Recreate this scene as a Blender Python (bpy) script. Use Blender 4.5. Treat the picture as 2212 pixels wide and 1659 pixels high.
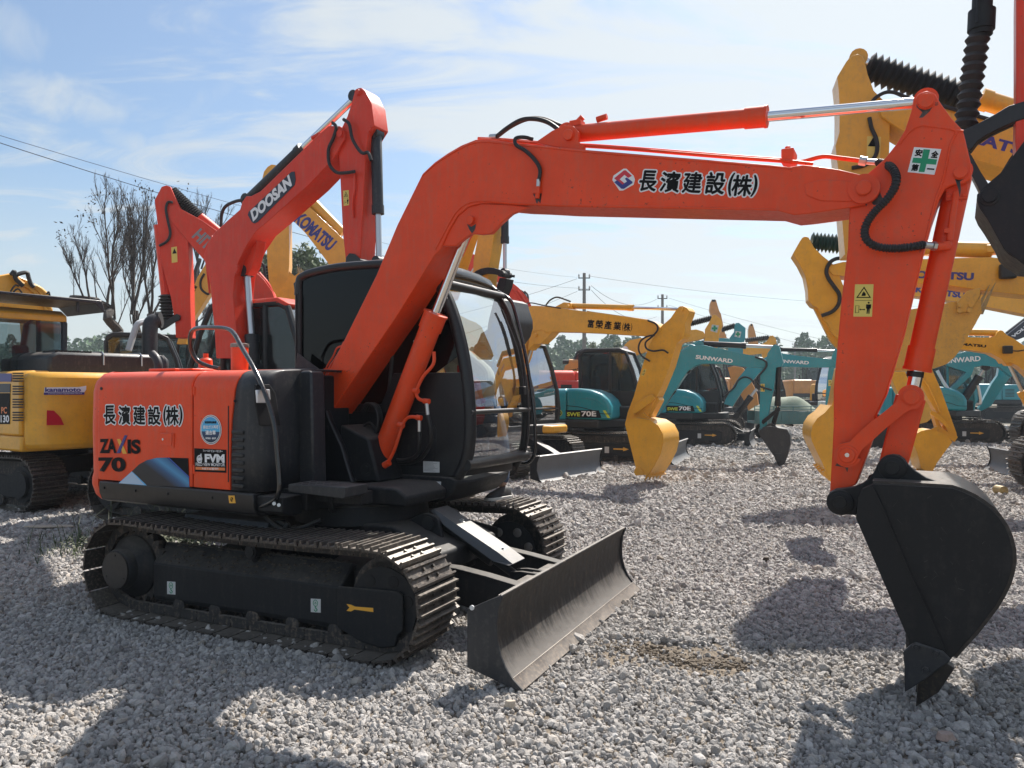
import bpy, math, random
import numpy as np
from math import radians, cos, sin, pi, atan2, sqrt
from mathutils import Vector, Matrix, noise
random.seed(7)
for o in list(bpy.data.objects): bpy.data.objects.remove(o)
SC = bpy.context.scene
COL = SC.collection
# ------------------------------------------------------------ camera, sky, sun
F_, CX, HZ, CH = 1663., 1106., 845., 1.6      # focal length, centre, horizon row (in 2212 px wide survey units), eye height
cd = bpy.data.cameras.new('camera'); cam = bpy.data.objects.new('camera', cd); COL.objects.link(cam)
cam.location = (0, 0, CH); cam.rotation_euler = (pi/2, 0, 0)
cd.sensor_width = 36; cd.lens = 36*F_/2212; cd.shift_y = (HZ-829.5)/2212; cd.clip_end = 3000; cd.clip_start = .05
SC.camera = cam
SUN_EL, SUN_AZ = radians(51), radians(31.5)   # azimuth clockwise from +Y
S = Vector((sin(SUN_AZ)*cos(SUN_EL), cos(SUN_AZ)*cos(SUN_EL), sin(SUN_EL)))
ld = bpy.data.lights.new('sun', 'SUN'); ld.energy = 5.0; ld.angle = radians(.6); ld.color = (1, .95, .885)
lo = bpy.data.objects.new('sun', ld); COL.objects.link(lo); lo.rotation_euler = S.to_track_quat('Z', 'Y').to_euler()
W = bpy.data.worlds.new('World'); SC.world = W; W.use_nodes = True
SC.view_settings.view_transform = 'Standard'; SC.view_settings.look = 'None'
SC.view_settings.exposure = 0.82; SC.view_settings.gamma = 1; SC.view_settings.use_curve_mapping = False
SC.cycles.max_bounces = 6; SC.cycles.transparent_max_bounces = 16
SC.cycles.use_denoising = True

class NT:
    """tiny node-tree helper"""
    def __init__(s, t): s.t = t; s.t.nodes.clear()
    def n(s, ty, ins=None, **kw):
        nd = s.t.nodes.new(ty)
        for k, v in kw.items(): setattr(nd, k, v)
        for k, v in (ins or {}).items():
            if isinstance(v, bpy.types.NodeSocket): s.t.links.new(v, nd.inputs[k])
            else: nd.inputs[k].default_value = v
        return nd
    def math(s, op, a, b=0., c=None, clamp=False):
        nd = s.t.nodes.new('ShaderNodeMath'); nd.operation = op; nd.use_clamp = clamp
        for i, v in enumerate((a, b) if c is None else (a, b, c)):
            if isinstance(v, bpy.types.NodeSocket): s.t.links.new(v, nd.inputs[i])
            else: nd.inputs[i].default_value = v
        return nd.outputs[0]
    def mix(s, f, a, b, blend='MIX'):
        nd = s.t.nodes.new('ShaderNodeMix'); nd.data_type = 'RGBA'; nd.blend_type = blend
        for i, v in ((0, f), (6, a), (7, b)):
            if isinstance(v, bpy.types.NodeSocket): s.t.links.new(v, nd.inputs[i])
            else: nd.inputs[i].default_value = v if i == 0 else (*v, 1)[:4]
        return nd.outputs[2]
    def ramp(s, f, stops):
        nd = s.t.nodes.new('ShaderNodeValToRGB'); s.t.links.new(f, nd.inputs[0]); e = nd.color_ramp.elements
        while len(e) < len(stops): e.new(.5)
        for i, (p, c) in enumerate(stops):
            e[i].position = p; e[i].color = (*c, 1) if isinstance(c, tuple) else (c, c, c, 1)
        return nd.outputs[0]

# sky: physical sky with thin wind-blown cirrus laid over it
g = NT(W.node_tree)
sky = g.n('ShaderNodeTexSky', sky_type='NISHITA', sun_disc=False, sun_elevation=SUN_EL, sun_rotation=SUN_AZ,
          altitude=20, air_density=1.15, dust_density=1.6, ozone_density=1.6)
tc = g.n('ShaderNodeTexCoord')
sp = g.n('ShaderNodeSeparateXYZ', {0: tc.outputs['Generated']})
zz = g.math('ADD', g.math('MAXIMUM', sp.outputs[2], 0.), .16)
cp = g.n('ShaderNodeCombineXYZ', {0: g.math('DIVIDE', sp.outputs[0], zz), 1: g.math('DIVIDE', sp.outputs[1], zz), 2: 0.})
mp = g.n('ShaderNodeMapping', {0: cp.outputs[0], 1: (.4, .9, 0), 2: (0, 0, radians(-28)), 3: (.75, 1.9, 1)})
nz = g.n('ShaderNodeTexNoise', {'Vector': mp.outputs[0], 'Scale': 1.7, 'Detail': 10, 'Roughness': .62, 'Distortion': 1.3})
nb = g.n('ShaderNodeTexNoise', {'Vector': cp.outputs[0], 'Scale': .42, 'Detail': 3, 'Roughness': .5, 'Distortion': .3})
# broad veil is thicker towards the sun's side of the sky
dt = g.n('ShaderNodeVectorMath', {0: tc.outputs['Generated'], 1: tuple(Vector((.62, .74, .30)).normalized())}, operation='DOT_PRODUCT')
side = g.n('ShaderNodeMapRange', {0: dt.outputs['Value'], 1: .55, 2: 1.0, 3: 0., 4: 1.})
a1 = g.math('ADD', g.math('MULTIPLY', nz.outputs[0], 1.0), g.math('MULTIPLY', nb.outputs[0], .55))
a2 = g.math('ADD', a1, g.math('MULTIPLY', side.outputs[0], .16))
cl = g.n('ShaderNodeMapRange', {0: a2, 1: .70, 2: .95, 3: 0.06, 4: .90}, interpolation_type='SMOOTHSTEP')
def wisp(u, v, w, h, rot, amt):
    """a small separate cloud seen in direction (u, v)"""
    d = Vector(((u-CX)/F_, 1, (HZ-v)/F_))
    m = g.n('ShaderNodeMapping', {0: tc.outputs['Generated'], 1: (0, 0, 0)})
    ax = Vector((d.y, -d.x, 0)).normalized(); dn = d.normalized(); up = ax.cross(dn)
    x = g.n('ShaderNodeVectorMath', {0: tc.outputs['Generated'], 1: tuple(ax)}, operation='DOT_PRODUCT').outputs['Value']
    y = g.n('ShaderNodeVectorMath', {0: tc.outputs['Generated'], 1: tuple(up)}, operation='DOT_PRODUCT').outputs['Value']
    z0 = dn.dot(up); y = g.math('SUBTRACT', y, z0)
    c_, s_ = cos(rot), sin(rot)
    x2 = g.math('ADD', g.math('MULTIPLY', x, c_/w), g.math('MULTIPLY', y, s_/w))
    y2 = g.math('ADD', g.math('MULTIPLY', x, -s_/h), g.math('MULTIPLY', y, c_/h))
    r = g.math('ADD', g.math('POWER', g.math('ABSOLUTE', x2), 2.), g.math('POWER', g.math('ABSOLUTE', y2), 2.))
    nn = g.n('ShaderNodeTexNoise', {'Vector': tc.outputs['Generated'], 'Scale': 13., 'Detail': 7, 'Roughness': .6, 'Distortion': 1.2})
    e = g.math('MULTIPLY', g.math('SUBTRACT', nn.outputs[0], .45), 3.2)
    return g.n('ShaderNodeMapRange', {0: g.math('ADD', r, e), 1: 1.25, 2: -.35, 3: 0., 4: amt}, interpolation_type='SMOOTHSTEP').outputs[0]
tot = cl.outputs[0]
for a in ((140, 215, .085, .03, -.12, .75), (285, 312, .05, .021, -.2, .72), (25, 60, .05, .03, -.6, .45), (580, 130, .04, .014, .5, .3),
          (920, 150, .13, .02, -.25, .4), (1650, 75, .3, .06, .1, .5), (450, 215, .09, .016, .75, .22)):
    tot = g.math('MAXIMUM', tot, wisp(*a))
low = g.n('ShaderNodeMapRange', {0: sp.outputs[2], 1: .0, 2: .30, 3: .75, 4: 0.}, interpolation_type='SMOOTHSTEP')
tot = g.math('MAXIMUM', tot, low.outputs[0])
tint = g.mix(1., sky.outputs[0], (.76, .84, .90), 'MULTIPLY')
glow = g.n('ShaderNodeMapRange', {0: dt.outputs['Value'], 1: .5, 2: 1., 3: 4.9, 4: 5.9})
wht = g.n('ShaderNodeVectorMath', {0: (.90, .965, 1.0), 'Scale': glow.outputs[0]}, operation='SCALE')
skc = g.mix(tot, tint, wht.outputs[0])
bg = g.n('ShaderNodeBackground', {0: skc, 1: .092})
g.n('ShaderNodeOutputWorld', {0: bg.outputs[0]})

# ------------------------------------------------------------ materials
MT = {}
def mat(name):
    m = bpy.data.materials.new(name); m.use_nodes = True; MT[name] = m
    return m, NT(m.node_tree)
def out(g, sh, disp=None):
    g.n('ShaderNodeOutputMaterial', {'Surface': sh} if disp is None else {'Surface': sh, 'Displacement': disp})
def paint(name, col, rough=.38, dirt=.18, coat=.25, metal=0., dcol=(.20, .16, .12), nscale=3., bump=.02, spec=.5, chips=0.):
    m, g = mat(name)
    tc = g.n('ShaderNodeTexCoord'); v = tc.outputs['Object']
    n1 = g.n('ShaderNodeTexNoise', {'Vector': v, 'Scale': nscale, 'Detail': 6, 'Roughness': .6})
    n2 = g.n('ShaderNodeTexNoise', {'Vector': v, 'Scale': nscale*9, 'Detail': 8, 'Roughness': .72, 'Distortion': .3})
    n3 = g.n('ShaderNodeTexNoise', {'Vector': g.n('ShaderNodeMapping', {0: v, 3: (9, 9, 1.1)}).outputs[0], 'Scale': nscale, 'Detail': 5, 'Roughness': .6})
    f = g.math('MULTIPLY', g.math('SUBTRACT', n1.outputs[0], .38, clamp=True), 2.2, clamp=True)
    c = g.mix(f, tuple(x*.86 for x in col), tuple(min(1, x*1.10) for x in col))
    st = g.n('ShaderNodeMapRange', {0: g.math('MULTIPLY', n2.outputs[0], g.math('ADD', n3.outputs[0], .5)), 1: .50, 2: .78, 3: 0., 4: dirt*2.2})
    c = g.mix(st.outputs[0], c, dcol)
    if chips:
        vo = g.n('ShaderNodeTexNoise', {'Vector': v, 'Scale': 55., 'Detail': 3, 'Roughness': .5}); k1 = g.n('ShaderNodeMapRange', {0: g.math('MULTIPLY', vo.outputs[0], g.math('ADD', n1.outputs[0], .5)), 1: .74, 2: .78, 3: 0., 4: .8*chips})
        c = g.mix(k1.outputs[0], c, (.05, .03, .025))
        fade = g.n('ShaderNodeMapRange', {0: n3.outputs[0], 1: .45, 2: .8, 3: 0., 4: .14}); c = g.mix(fade.outputs[0], c, (.55, .22, .14))
    gm = g.n('ShaderNodeNewGeometry'); nz_ = g.n('ShaderNodeSeparateXYZ', {0: gm.outputs['Normal']}).outputs[2]
    du_ = g.n('ShaderNodeMapRange', {0: g.math('MULTIPLY', nz_, g.math('ADD', n2.outputs[0], n1.outputs[0])), 1: .45, 2: 1.1, 3: 0., 4: min(.5, .18+dirt*.8)})
    c = g.mix(du_.outputs[0], c, (.36, .32, .27))
    r = g.n('ShaderNodeMapRange', {0: n2.outputs[0], 1: .3, 2: .75, 3: rough*.8, 4: rough*1.35})
    b = g.n('ShaderNodeBump', {'Height': n1.outputs[0], 'Strength': bump*8, 'Distance': .02})
    p = g.n('ShaderNodeBsdfPrincipled', {'Base Color': c, 'Roughness': r.outputs[0], 'Metallic': metal, 'Specular IOR Level': spec, 'Coat Weight': coat, 'Coat Roughness': .12, 'Normal': b.outputs[0]})
    out(g, p.outputs[0]); return m
def plain(name, col, rough=.5, metal=0., spec=.5):
    m, g = mat(name)
    out(g, g.n('ShaderNodeBsdfPrincipled', {'Base Color': (*col, 1), 'Roughness': rough, 'Metallic': metal, 'Specular IOR Level': spec}).outputs[0]); return m
def glassm(name, tint, refl=1., rough=.0, ghost=0.):
    m, g = mat(name)
    fr = g.n('ShaderNodeFresnel', {0: 1.5})
    gl = g.n('ShaderNodeBsdfGlossy', {0: (.95, .97, 1, 1), 1: rough})
    tr = g.n('ShaderNodeBsdfTransparent', {0: (*tint, 1)})
    n = g.n('ShaderNodeTexNoise', {'Vector': g.n('ShaderNodeTexCoord').outputs['Object'], 'Scale': 4., 'Detail': 6, 'Roughness': .65})
    du = g.n('ShaderNodeBsdfDiffuse', {0: (.5, .52, .52, 1)})
    a = g.n('ShaderNodeMixShader', {0: g.math('MULTIPLY', fr.outputs[0], refl, clamp=True), 1: tr.outputs[0], 2: gl.outputs[0]})
    b = g.n('ShaderNodeMixShader', {0: g.math('MULTIPLY', n.outputs[0], ghost), 1: a.outputs[0], 2: du.outputs[0]})
    out(g, b.outputs[0]); return m

paint('orange', (.86, .072, .012), .40, .08, .08, spec=.30, chips=.8)
paint('orange_red', (.74, .046, .014), .40, .08, .08, spec=.30, chips=.8)
paint('yellow', (.82, .40, .022), .38, .12, .25)
paint('yellow_dusty', (.72, .39, .06), .5, .22, .1)

paint('worn_yellow', (.42, .30, .12), .5, .6, 0., metal=.3)
paint('ochre', (.62, .26, .05), .45, .2, .1)
paint('teal', (.006, .27, .33), .34, .12, .3)
paint('red', (.52, .03, .025), .38, .1, .2)
paint('black', (.008, .009, .011), .45, .08, .05, dcol=(.07, .065, .06))
paint('black_matt', (.008, .0095, .012), .6, .14, 0., spec=.35, dcol=(.09, .08, .07))
paint('black_gloss', (.008, .009, .011), .22, .05, .5, dcol=(.05, .05, .05))
paint('charcoal', (.014, .017, .022), .5, .2, .05, dcol=(.11, .10, .09))
paint('grey_steel', (.085, .09, .10), .5, .3, .0, metal=.25, dcol=(.10, .09, .08))
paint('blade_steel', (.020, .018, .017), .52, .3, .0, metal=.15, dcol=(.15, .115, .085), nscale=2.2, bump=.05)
def sunlit_low(name, z0, z1, sun_col):
    """paler band near the cutting edge of a blade: sunlight put into the colour"""
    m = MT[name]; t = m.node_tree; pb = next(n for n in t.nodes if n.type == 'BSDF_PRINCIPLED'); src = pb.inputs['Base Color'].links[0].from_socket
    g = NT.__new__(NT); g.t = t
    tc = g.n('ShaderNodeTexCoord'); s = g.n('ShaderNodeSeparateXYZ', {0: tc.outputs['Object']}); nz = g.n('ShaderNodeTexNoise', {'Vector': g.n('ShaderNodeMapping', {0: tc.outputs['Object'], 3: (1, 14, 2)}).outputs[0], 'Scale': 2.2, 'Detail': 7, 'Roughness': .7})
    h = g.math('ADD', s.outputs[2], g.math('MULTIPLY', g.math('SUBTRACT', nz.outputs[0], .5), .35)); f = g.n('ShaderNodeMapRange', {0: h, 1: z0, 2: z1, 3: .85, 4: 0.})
    t.links.new(g.mix(f.outputs[0], src, sun_col), pb.inputs['Base Color'])
sunlit_low('blade_steel', .09, .22, (.155, .142, .128))  # sun on the blade's lower part, painted in as a paler tone
paint('bucket_black', (.006, .007, .009), .52, .14, .0, dcol=(.06, .055, .05), spec=.35, nscale=2.)
paint('bucket_shell', (.012, .012, .014), .33, .25, .1, dcol=(.12, .10, .085), nscale=4)
paint('edge_dark', (.030, .027, .025), .42, .5, 0., metal=.4, dcol=(.10, .075, .055), nscale=6)
paint('edge_steel', (.11, .095, .085), .5, .6, 0., metal=.3, dcol=(.20, .15, .11), nscale=5)
paint('worn_steel', (.26, .24, .22), .42, .5, 0., metal=.6, dcol=(.14, .09, .055), nscale=6)
paint('track_steel', (.060, .052, .046), .45, .7, 0., metal=.35, dcol=(.16, .13, .105), nscale=5, bump=.08)
paint('track_dirt', (.026, .024, .023), .75, .8, 0., dcol=(.12, .095, .075), nscale=4, bump=.08)
paint('rubber', (.012, .012, .013), .55, .15, 0., dcol=(.06, .06, .06), nscale=8)
plain('navy_dark', (.012, .018, .035), .4)
plain('chrome', (.78, .78, .79), .09, 1.)
plain('rod_grey', (.50, .52, .54), .28, .85)
plain('zinc', (.55, .55, .54), .35, .9)
plain('white_vinyl', (.78, .79, .80), .4)
plain('black_vinyl', (.005, .005, .006), .6, spec=.15)
plain('white_dull', (.55, .56, .56), .5)
plain('grey_print', (.22, .23, .24), .5)
plain('navy_vinyl', (.03, .035, .22), .35)
plain('royal_vinyl', (.02, .08, .38), .35)
plain('sky_vinyl', (.10, .42, .75), .35)
plain('red_vinyl', (.62, .03, .05), .35)
plain('green_vinyl', (.0, .27, .12), .35)
plain('amber_vinyl', (.80, .40, .04), .4)
plain('label_yellow', (.72, .55, .12), .4)
plain('lime_vinyl', (.55, .62, .04), .4)
plain('orange_vinyl', (.75, .20, .05), .4)
plain('seat_red', (.25, .015, .015), .7)
plain('seat_dark', (.03, .03, .033), .8)
plain('dark_inside', (.008, .008, .009), .8)
plain('lamp_glass', (.75, .77, .8), .08, .3)
plain('reflector_red', (.55, .01, .03), .15)
glassm('glass_dark', (.02, .023, .027), .55)
glassm('glass_tint', (.26, .30, .31), .6, ghost=.03)
glassm('glass_clear', (.68, .74, .72), .42, ghost=.06)
glassm('glass_mid', (.58, .64, .66), .7, ghost=.05)

# two-tone gradient decal on the door (light to dark blue)
m, g = mat('blue_gradient')
tc = g.n('ShaderNodeTexCoord'); s_ = g.n('ShaderNodeSeparateXYZ', {0: tc.outputs['Generated']})
fx = g.math('ADD', g.math('MULTIPLY', s_.outputs[0], .75), g.math('MULTIPLY', g.math('SUBTRACT', s_.outputs[2], .5), .55))
c = g.ramp(fx, [(0., (.004, .006, .012)), (.3, (.006, .010, .02)), (.46, (.02, .09, .22)), (.58, (.06, .28, .52)), (.72, (.02, .12, .28)), (.9, (.08, .30, .52))])
out(g, g.n('ShaderNodeBsdfPrincipled', {'Base Color': c, 'Roughness': .3}).outputs[0])
m, g = mat('badge_gradient')
s_ = g.n('ShaderNodeSeparateXYZ', {0: g.n('ShaderNodeTexCoord').outputs['Generated']})
c = g.ramp(s_.outputs[2], [(0., (.008, .02, .05)), (.42, (.01, .05, .14)), (.44, (.10, .48, .78)), (1., (.05, .35, .68))])
out(g, g.n('ShaderNodeBsdfPrincipled', {'Base Color': c, 'Roughness': .3}).outputs[0])

# ------------------------------------------------------------ frames: where each machine stands and how it is turned
CR = {'k1': (0, 540, .3418), 'k2': (0, 1026, .3418), 'k3': (594, 486, .3418), 'k4': (702, 1026, .3418), 'k5': (108, 162, .3418),
      'c1': (1080, 540, .293), 'c2': (1458, 648, .2279), 'c3': (1836, 594, .2605), 'c4': (1728, 0, .3256), 'c5': (1728, 918, .3905),
      'c6': (864, 162, .5127), 'g4': (810, 918, .3173), 'l7': (0, 567, .1709), '': (0, 0, 1.)}
class Fr:
    """local frame of a machine: x forward, y to its left, z up; survey() finds the local point a sight line meets at lateral y"""
    def __init__(s, x, y, deg, k=1.):
        s.x, s.y, s.deg = x, y, deg; h = radians(deg); s.d = (cos(h), sin(h)); s.n = (-sin(h), cos(h)); s.k = k
        s.M = Matrix.Translation((x, y, 0)) @ Matrix.Rotation(h, 4, 'Z')
    def hit(s, k, x, y, lat):
        a, b, c = CR[k]; u = a+c*x; v = b+c*y; rx = (u-CX)/F_; rz = -(v-HZ)/F_
        Y = (lat+s.x*s.n[0]+s.y*s.n[1])/(rx*s.n[0]+s.n[1]); X = rx*Y
        return ((X-s.x)*s.d[0]+(Y-s.y)*s.d[1], CH+rz*Y)
    def T(s, k, pts, lat): return [s.hit(k, x, y, lat) for x, y in pts]
    def P(s, k, x, y, lat): a, z = s.hit(k, x, y, lat); return Vector((a, lat, z))
    def fwd(s, k, x, y, a0):
        """point on the cross plane x = a0"""
        A, b, c = CR[k]; u = A+c*x; v = b+c*y; rx = (u-CX)/F_; rz = -(v-HZ)/F_
        Y = (a0+s.x*s.d[0]+s.y*s.d[1])/(rx*s.d[0]+s.d[1]); X = rx*Y
        return Vector((a0, (X-s.x)*s.n[0]+(Y-s.y)*s.n[1], CH+rz*Y))

# ------------------------------------------------------------ mesh builder
def spline(pts, n=6):
    P = [Vector(p) for p in pts]
    if len(P) < 3: return P
    P = [P[0]*2-P[1]] + P + [P[-1]*2-P[-2]]; r = []
    for i in range(1, len(P)-2):
        for j in range(n):
            t = j/n; a, b, c, d = P[i-1:i+3]
            r.append(.5*((2*b)+(c-a)*t+(2*a-5*b+4*c-d)*t*t+(3*b-a-3*c+d)*t**3))
    r.append(P[-2]); return r
def arc(cx, cy, r, a0, a1, n=6, ry=None):
    return [(cx+r*cos(radians(a0+(a1-a0)*i/n)), cy+(ry or r)*sin(radians(a0+(a1-a0)*i/n))) for i in range(n+1)]
def smooth2(pts, n=3, closed=True):
    """round off a closed 2-d outline a little (Chaikin)"""
    for _ in range(n):
        q = []
        for i in range(len(pts)):
            a, b = pts[i], pts[(i+1) % len(pts)]
            q += [(a[0]*.75+b[0]*.25, a[1]*.75+b[1]*.25), (a[0]*.25+b[0]*.75, a[1]*.25+b[1]*.75)]
        pts = q
    return pts
class B:
    def __init__(s): s.v = []; s.f = []
    def add(s, v, f): k = len(s.v); s.v += [tuple(p) for p in v]; s.f += [tuple(i+k for i in q) for q in f]; return s
    def box(s, x0, x1, y0, y1, z0, z1, M=None):
        v = [(x, y, z) for x in (x0, x1) for y in (y0, y1) for z in (z0, z1)]
        if M is not None: v = [M @ Vector(p) for p in v]
        return s.add(v, [(0, 1, 3, 2), (4, 6, 7, 5), (0, 4, 5, 1), (2, 3, 7, 6), (0, 2, 6, 4), (1, 5, 7, 3)])
    def cyl(s, p0, p1, r0, r1=None, n=16, cap=True):
        p0, p1 = Vector(p0), Vector(p1); r1 = r0 if r1 is None else r1; d = (p1-p0).normalized()
        x = d.orthogonal().normalized(); y = d.cross(x); v = []
        for p, r in ((p0, r0), (p1, r1)): v += [p+(x*cos(2*pi*i/n)+y*sin(2*pi*i/n))*r for i in range(n)]
        f = [(i, (i+1) % n, n+(i+1) % n, n+i) for i in range(n)]
        if cap: f += [tuple(range(n))[::-1], tuple(range(n, 2*n))]
        return s.add(v, f)
    def lathe(s, p0, p1, prof, n=20):
        """prof = [(t along axis in m, radius)]"""
        p0, p1 = Vector(p0), Vector(p1); d = (p1-p0).normalized(); x = d.orthogonal().normalized(); y = d.cross(x); v = []
        for t, r in prof: v += [p0+d*t+(x*cos(2*pi*i/n)+y*sin(2*pi*i/n))*r for i in range(n)]
        f = []
        for j in range(len(prof)-1): f += [(j*n+i, j*n+(i+1) % n, (j+1)*n+(i+1) % n, (j+1)*n+i) for i in range(n)]
        f += [tuple(range(n))[::-1], tuple(range((len(prof)-1)*n, len(prof)*n))]
        return s.add(v, f)
    def tube(s, pts, r, n=8, sm=5, rad=None):
        P = spline(pts, sm) if sm else [Vector(p) for p in pts]; m = len(P); v = []; x = None
        for i, p in enumerate(P):
            d = (P[min(i+1, m-1)]-P[max(i-1, 0)]).normalized()
            x = d.orthogonal().normalized() if x is None else (x-d*x.dot(d)).normalized()
            y = d.cross(x); rr = r if rad is None else rad(i/(m-1))
            v += [p+(x*cos(2*pi*j/n)+y*sin(2*pi*j/n))*rr for j in range(n)]
        f = [(i*n+j, i*n+(j+1) % n, (i+1)*n+(j+1) % n, (i+1)*n+j) for i in range(m-1) for j in range(n)]
        f += [tuple(range(n))[::-1], tuple(range((m-1)*n, m*n))]
        return s.add(v, f)
    def prism(s, pts, y0, y1):
        """outline in (x, z) pushed from y0 to y1"""
        n = len(pts); v = [(a, y0, z) for a, z in pts]+[(a, y1, z) for a, z in pts]
        ar = sum(pts[i][0]*pts[(i+1) % n][1]-pts[(i+1) % n][0]*pts[i][1] for i in range(n))
        f = [tuple(range(n)), tuple(range(n, 2*n))[::-1]]+[(i, n+i, n+(i+1) % n, (i+1) % n) for i in range(n)]
        if (ar > 0) != (y1 > y0): f = [q[::-1] for q in f]
        return s.add(v, f)
    def prismz(s, pts, z0, z1):
        n = len(pts); v = [(a, b, z0) for a, b in pts]+[(a, b, z1) for a, b in pts]
        ar = sum(pts[i][0]*pts[(i+1) % n][1]-pts[(i+1) % n][0]*pts[i][1] for i in range(n))
        f = [tuple(range(n))[::-1], tuple(range(n, 2*n))]+[(i, (i+1) % n, n+(i+1) % n, n+i) for i in range(n)]
        if (ar > 0) != (z1 > z0): f = [q[::-1] for q in f]
        return s.add(v, f)
    def prismx(s, pts, x0, x1):
        """outline in (y, z) pushed from x0 to x1; x0/x1 may be lists, one value per point"""
        n = len(pts); X0 = x0 if isinstance(x0, (list, tuple)) else [x0]*n; X1 = x1 if isinstance(x1, (list, tuple)) else [x1]*n
        v = [(X0[i], p[0], p[1]) for i, p in enumerate(pts)]+[(X1[i], p[0], p[1]) for i, p in enumerate(pts)]
        f = [tuple(range(n))[::-1], tuple(range(n, 2*n))]+[(i, (i+1) % n, n+(i+1) % n, n+i) for i in range(n)]
        ar = sum(pts[i][0]*pts[(i+1) % n][1]-pts[(i+1) % n][0]*pts[i][1] for i in range(n))
        if ar < 0: f = [q[::-1] for q in f]
        return s.add(v, f)
    def strip(s, pts, y0, y1, t):
        """bent plate: open (x, z) line with thickness t, from y0 to y1"""
        n = len(pts); q = []
        for i in range(n):
            a, b = pts[max(i-1, 0)], pts[min(i+1, n-1)]; dx, dz = b[0]-a[0], b[1]-a[1]; l = math.hypot(dx, dz) or 1
            q.append((pts[i][0]-dz/l*t, pts[i][1]+dx/l*t))
        return s.prism(list(pts)+q[::-1], y0, y1)
    def grid(s, rows):
        n = len(rows[0]); m = len(rows)
        return s.add([p for r in rows for p in r], [(i*n+j, i*n+j+1, (i+1)*n+j+1, (i+1)*n+j) for i in range(m-1) for j in range(n-1)])
    def obj(s, name, m, parent=None, M=None, bev=0., ang=38, sm=True, recalc=False):
        me = bpy.data.meshes.new(name); me.from_pydata(s.v, [], s.f); me.validate()
        if recalc:
            import bmesh
            bm = bmesh.new(); bm.from_mesh(me); bmesh.ops.recalc_face_normals(bm, faces=bm.faces); bm.to_mesh(me); bm.free()
        if sm:
            me.polygons.foreach_set('use_smooth', [True]*len(me.polygons)); me.set_sharp_from_angle(angle=radians(ang))
        me.materials.append(MT[m] if isinstance(m, str) else m)
        o = bpy.data.objects.new(name, me); COL.objects.link(o); o.parent = parent
        if M is not None: o.matrix_local = M
        if bev:
            b = o.modifiers.new('edge', 'BEVEL'); b.width = bev; b.segments = 2; b.limit_method = 'ANGLE'; b.angle_limit = radians(40); b.harden_normals = False
        return o
def thing(name, label, cat, fr=None, loc=None, group=None):
    o = bpy.data.objects.new(name, None); COL.objects.link(o); o.empty_display_size = .3
    if fr is not None: o.matrix_world = fr.M
    elif loc is not None: o.location = loc
    o['label'] = label; o['category'] = cat
    if group: o['group'] = group
    return o
def tag(o, label, cat, group=None):
    o['label'] = label; o['category'] = cat
    if group: o['group'] = group
    return o
def copy_tree(o, parent=None):
    c = o.copy(); COL.objects.link(c)
    if parent is not None: c.parent = parent; c.matrix_parent_inverse = Matrix()
    for ch in list(o.children):
        d = copy_tree(ch, c); d.matrix_local = ch.matrix_local
    return c
_tx = {}
def text_mesh(body, off=0., bold=0., shear=0.):
    k = (body, off, bold, shear)
    if k in _tx: return _tx[k]
    cu = bpy.data.curves.new('lettering', 'FONT'); cu.body = body; cu.offset = off+bold; cu.shear = shear; cu.fill_mode = 'FRONT'; cu.resolution_u = 4
    o = bpy.data.objects.new('lettering', cu); COL.objects.link(o)
    bpy.context.view_layer.update()
    me = bpy.data.meshes.new_from_object(o.evaluated_get(bpy.context.evaluated_depsgraph_get()))
    n = len(me.vertices); co = np.zeros(n*3); me.vertices.foreach_get('co', co); co = co.reshape(-1, 3)
    fs = [tuple(p.vertices) for p in me.polygons]
    bpy.data.objects.remove(o); bpy.data.meshes.remove(me)
    _tx[k] = (co, fs, co[:, :2].min(0), co[:, :2].max(0)) if n else None
    return _tx[k]
def letters(fr, body, p0, p1, h, y, m, parent, name='lettering', bold=.012, edge=0., edge_m=None, shear=0., lift=.003, mirror=False):
    """flat lettering on the plane y: baseline p0 -> p1 (local x, z), height h"""
    base = text_mesh(body, 0., bold, shear)
    if base is None: return None
    mn, mx = base[2], base[3]; p0, p1 = Vector(p0), Vector(p1); ex = (p1-p0); w = ex.length; ex = ex.normalized(); ey = Vector((-ex.y, ex.x)); ey = -ey if ey.y < 0 else ey
    r = None; cjk = ord(body[0]) > 0x2fff or (edge and len(body) == 1)
    for mm, off, lf in (((edge_m, edge, lift*.3),) if edge else ())+((m, 0., lift),):
        co = (base[0][:, :2]-mn)/(mx-mn); b = B(); sh = [(0., 0.)]
        if cjk: sh += [(off*1.15*cos(q*.5236), off*1.15*sin(q*.5236)) for q in range(12)]+[(.045*cos(q*1.57), .045*sin(q*1.57)) for q in range(4)] if off else [(.03, 0), (-.03, 0), (0, .03), (0, -.03), (.02, .02), (-.02, -.02)]
        for i, (dx, dz) in enumerate(sh):
            b.add([(p0.x+ex.x*q[0]*w+ey.x*q[1]*h+dx*h, y-lf-i*.00006, p0.y+ex.y*q[0]*w+ey.y*q[1]*h+dz*h) for q in co], base[1])
        r = b.obj(name if mm is m else 'lettering_edge', mm, parent, sm=False)
    return r
def plate(name, pts, y, m, parent, lift=.0015):
    """thin sticker on plane y (outline in local x, z)"""
    return B().prism(pts, y, y-lift).obj(name, m, parent, sm=False)
def quad(p, w, h, ang=0.):
    c, s_ = cos(ang), sin(ang); x, z = p
    return [(x, z), (x+w*c, z+w*s_), (x+w*c-h*s_, z+w*s_+h*c), (x-h*s_, z+h*c)]
def pin(b, p, y0, y1, r, n=18): return b.cyl((p[0], y0, p[1]), (p[0], y1, p[1]), r, n=n)
def lerp(a, b, t): return a+(b-a)*t
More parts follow.
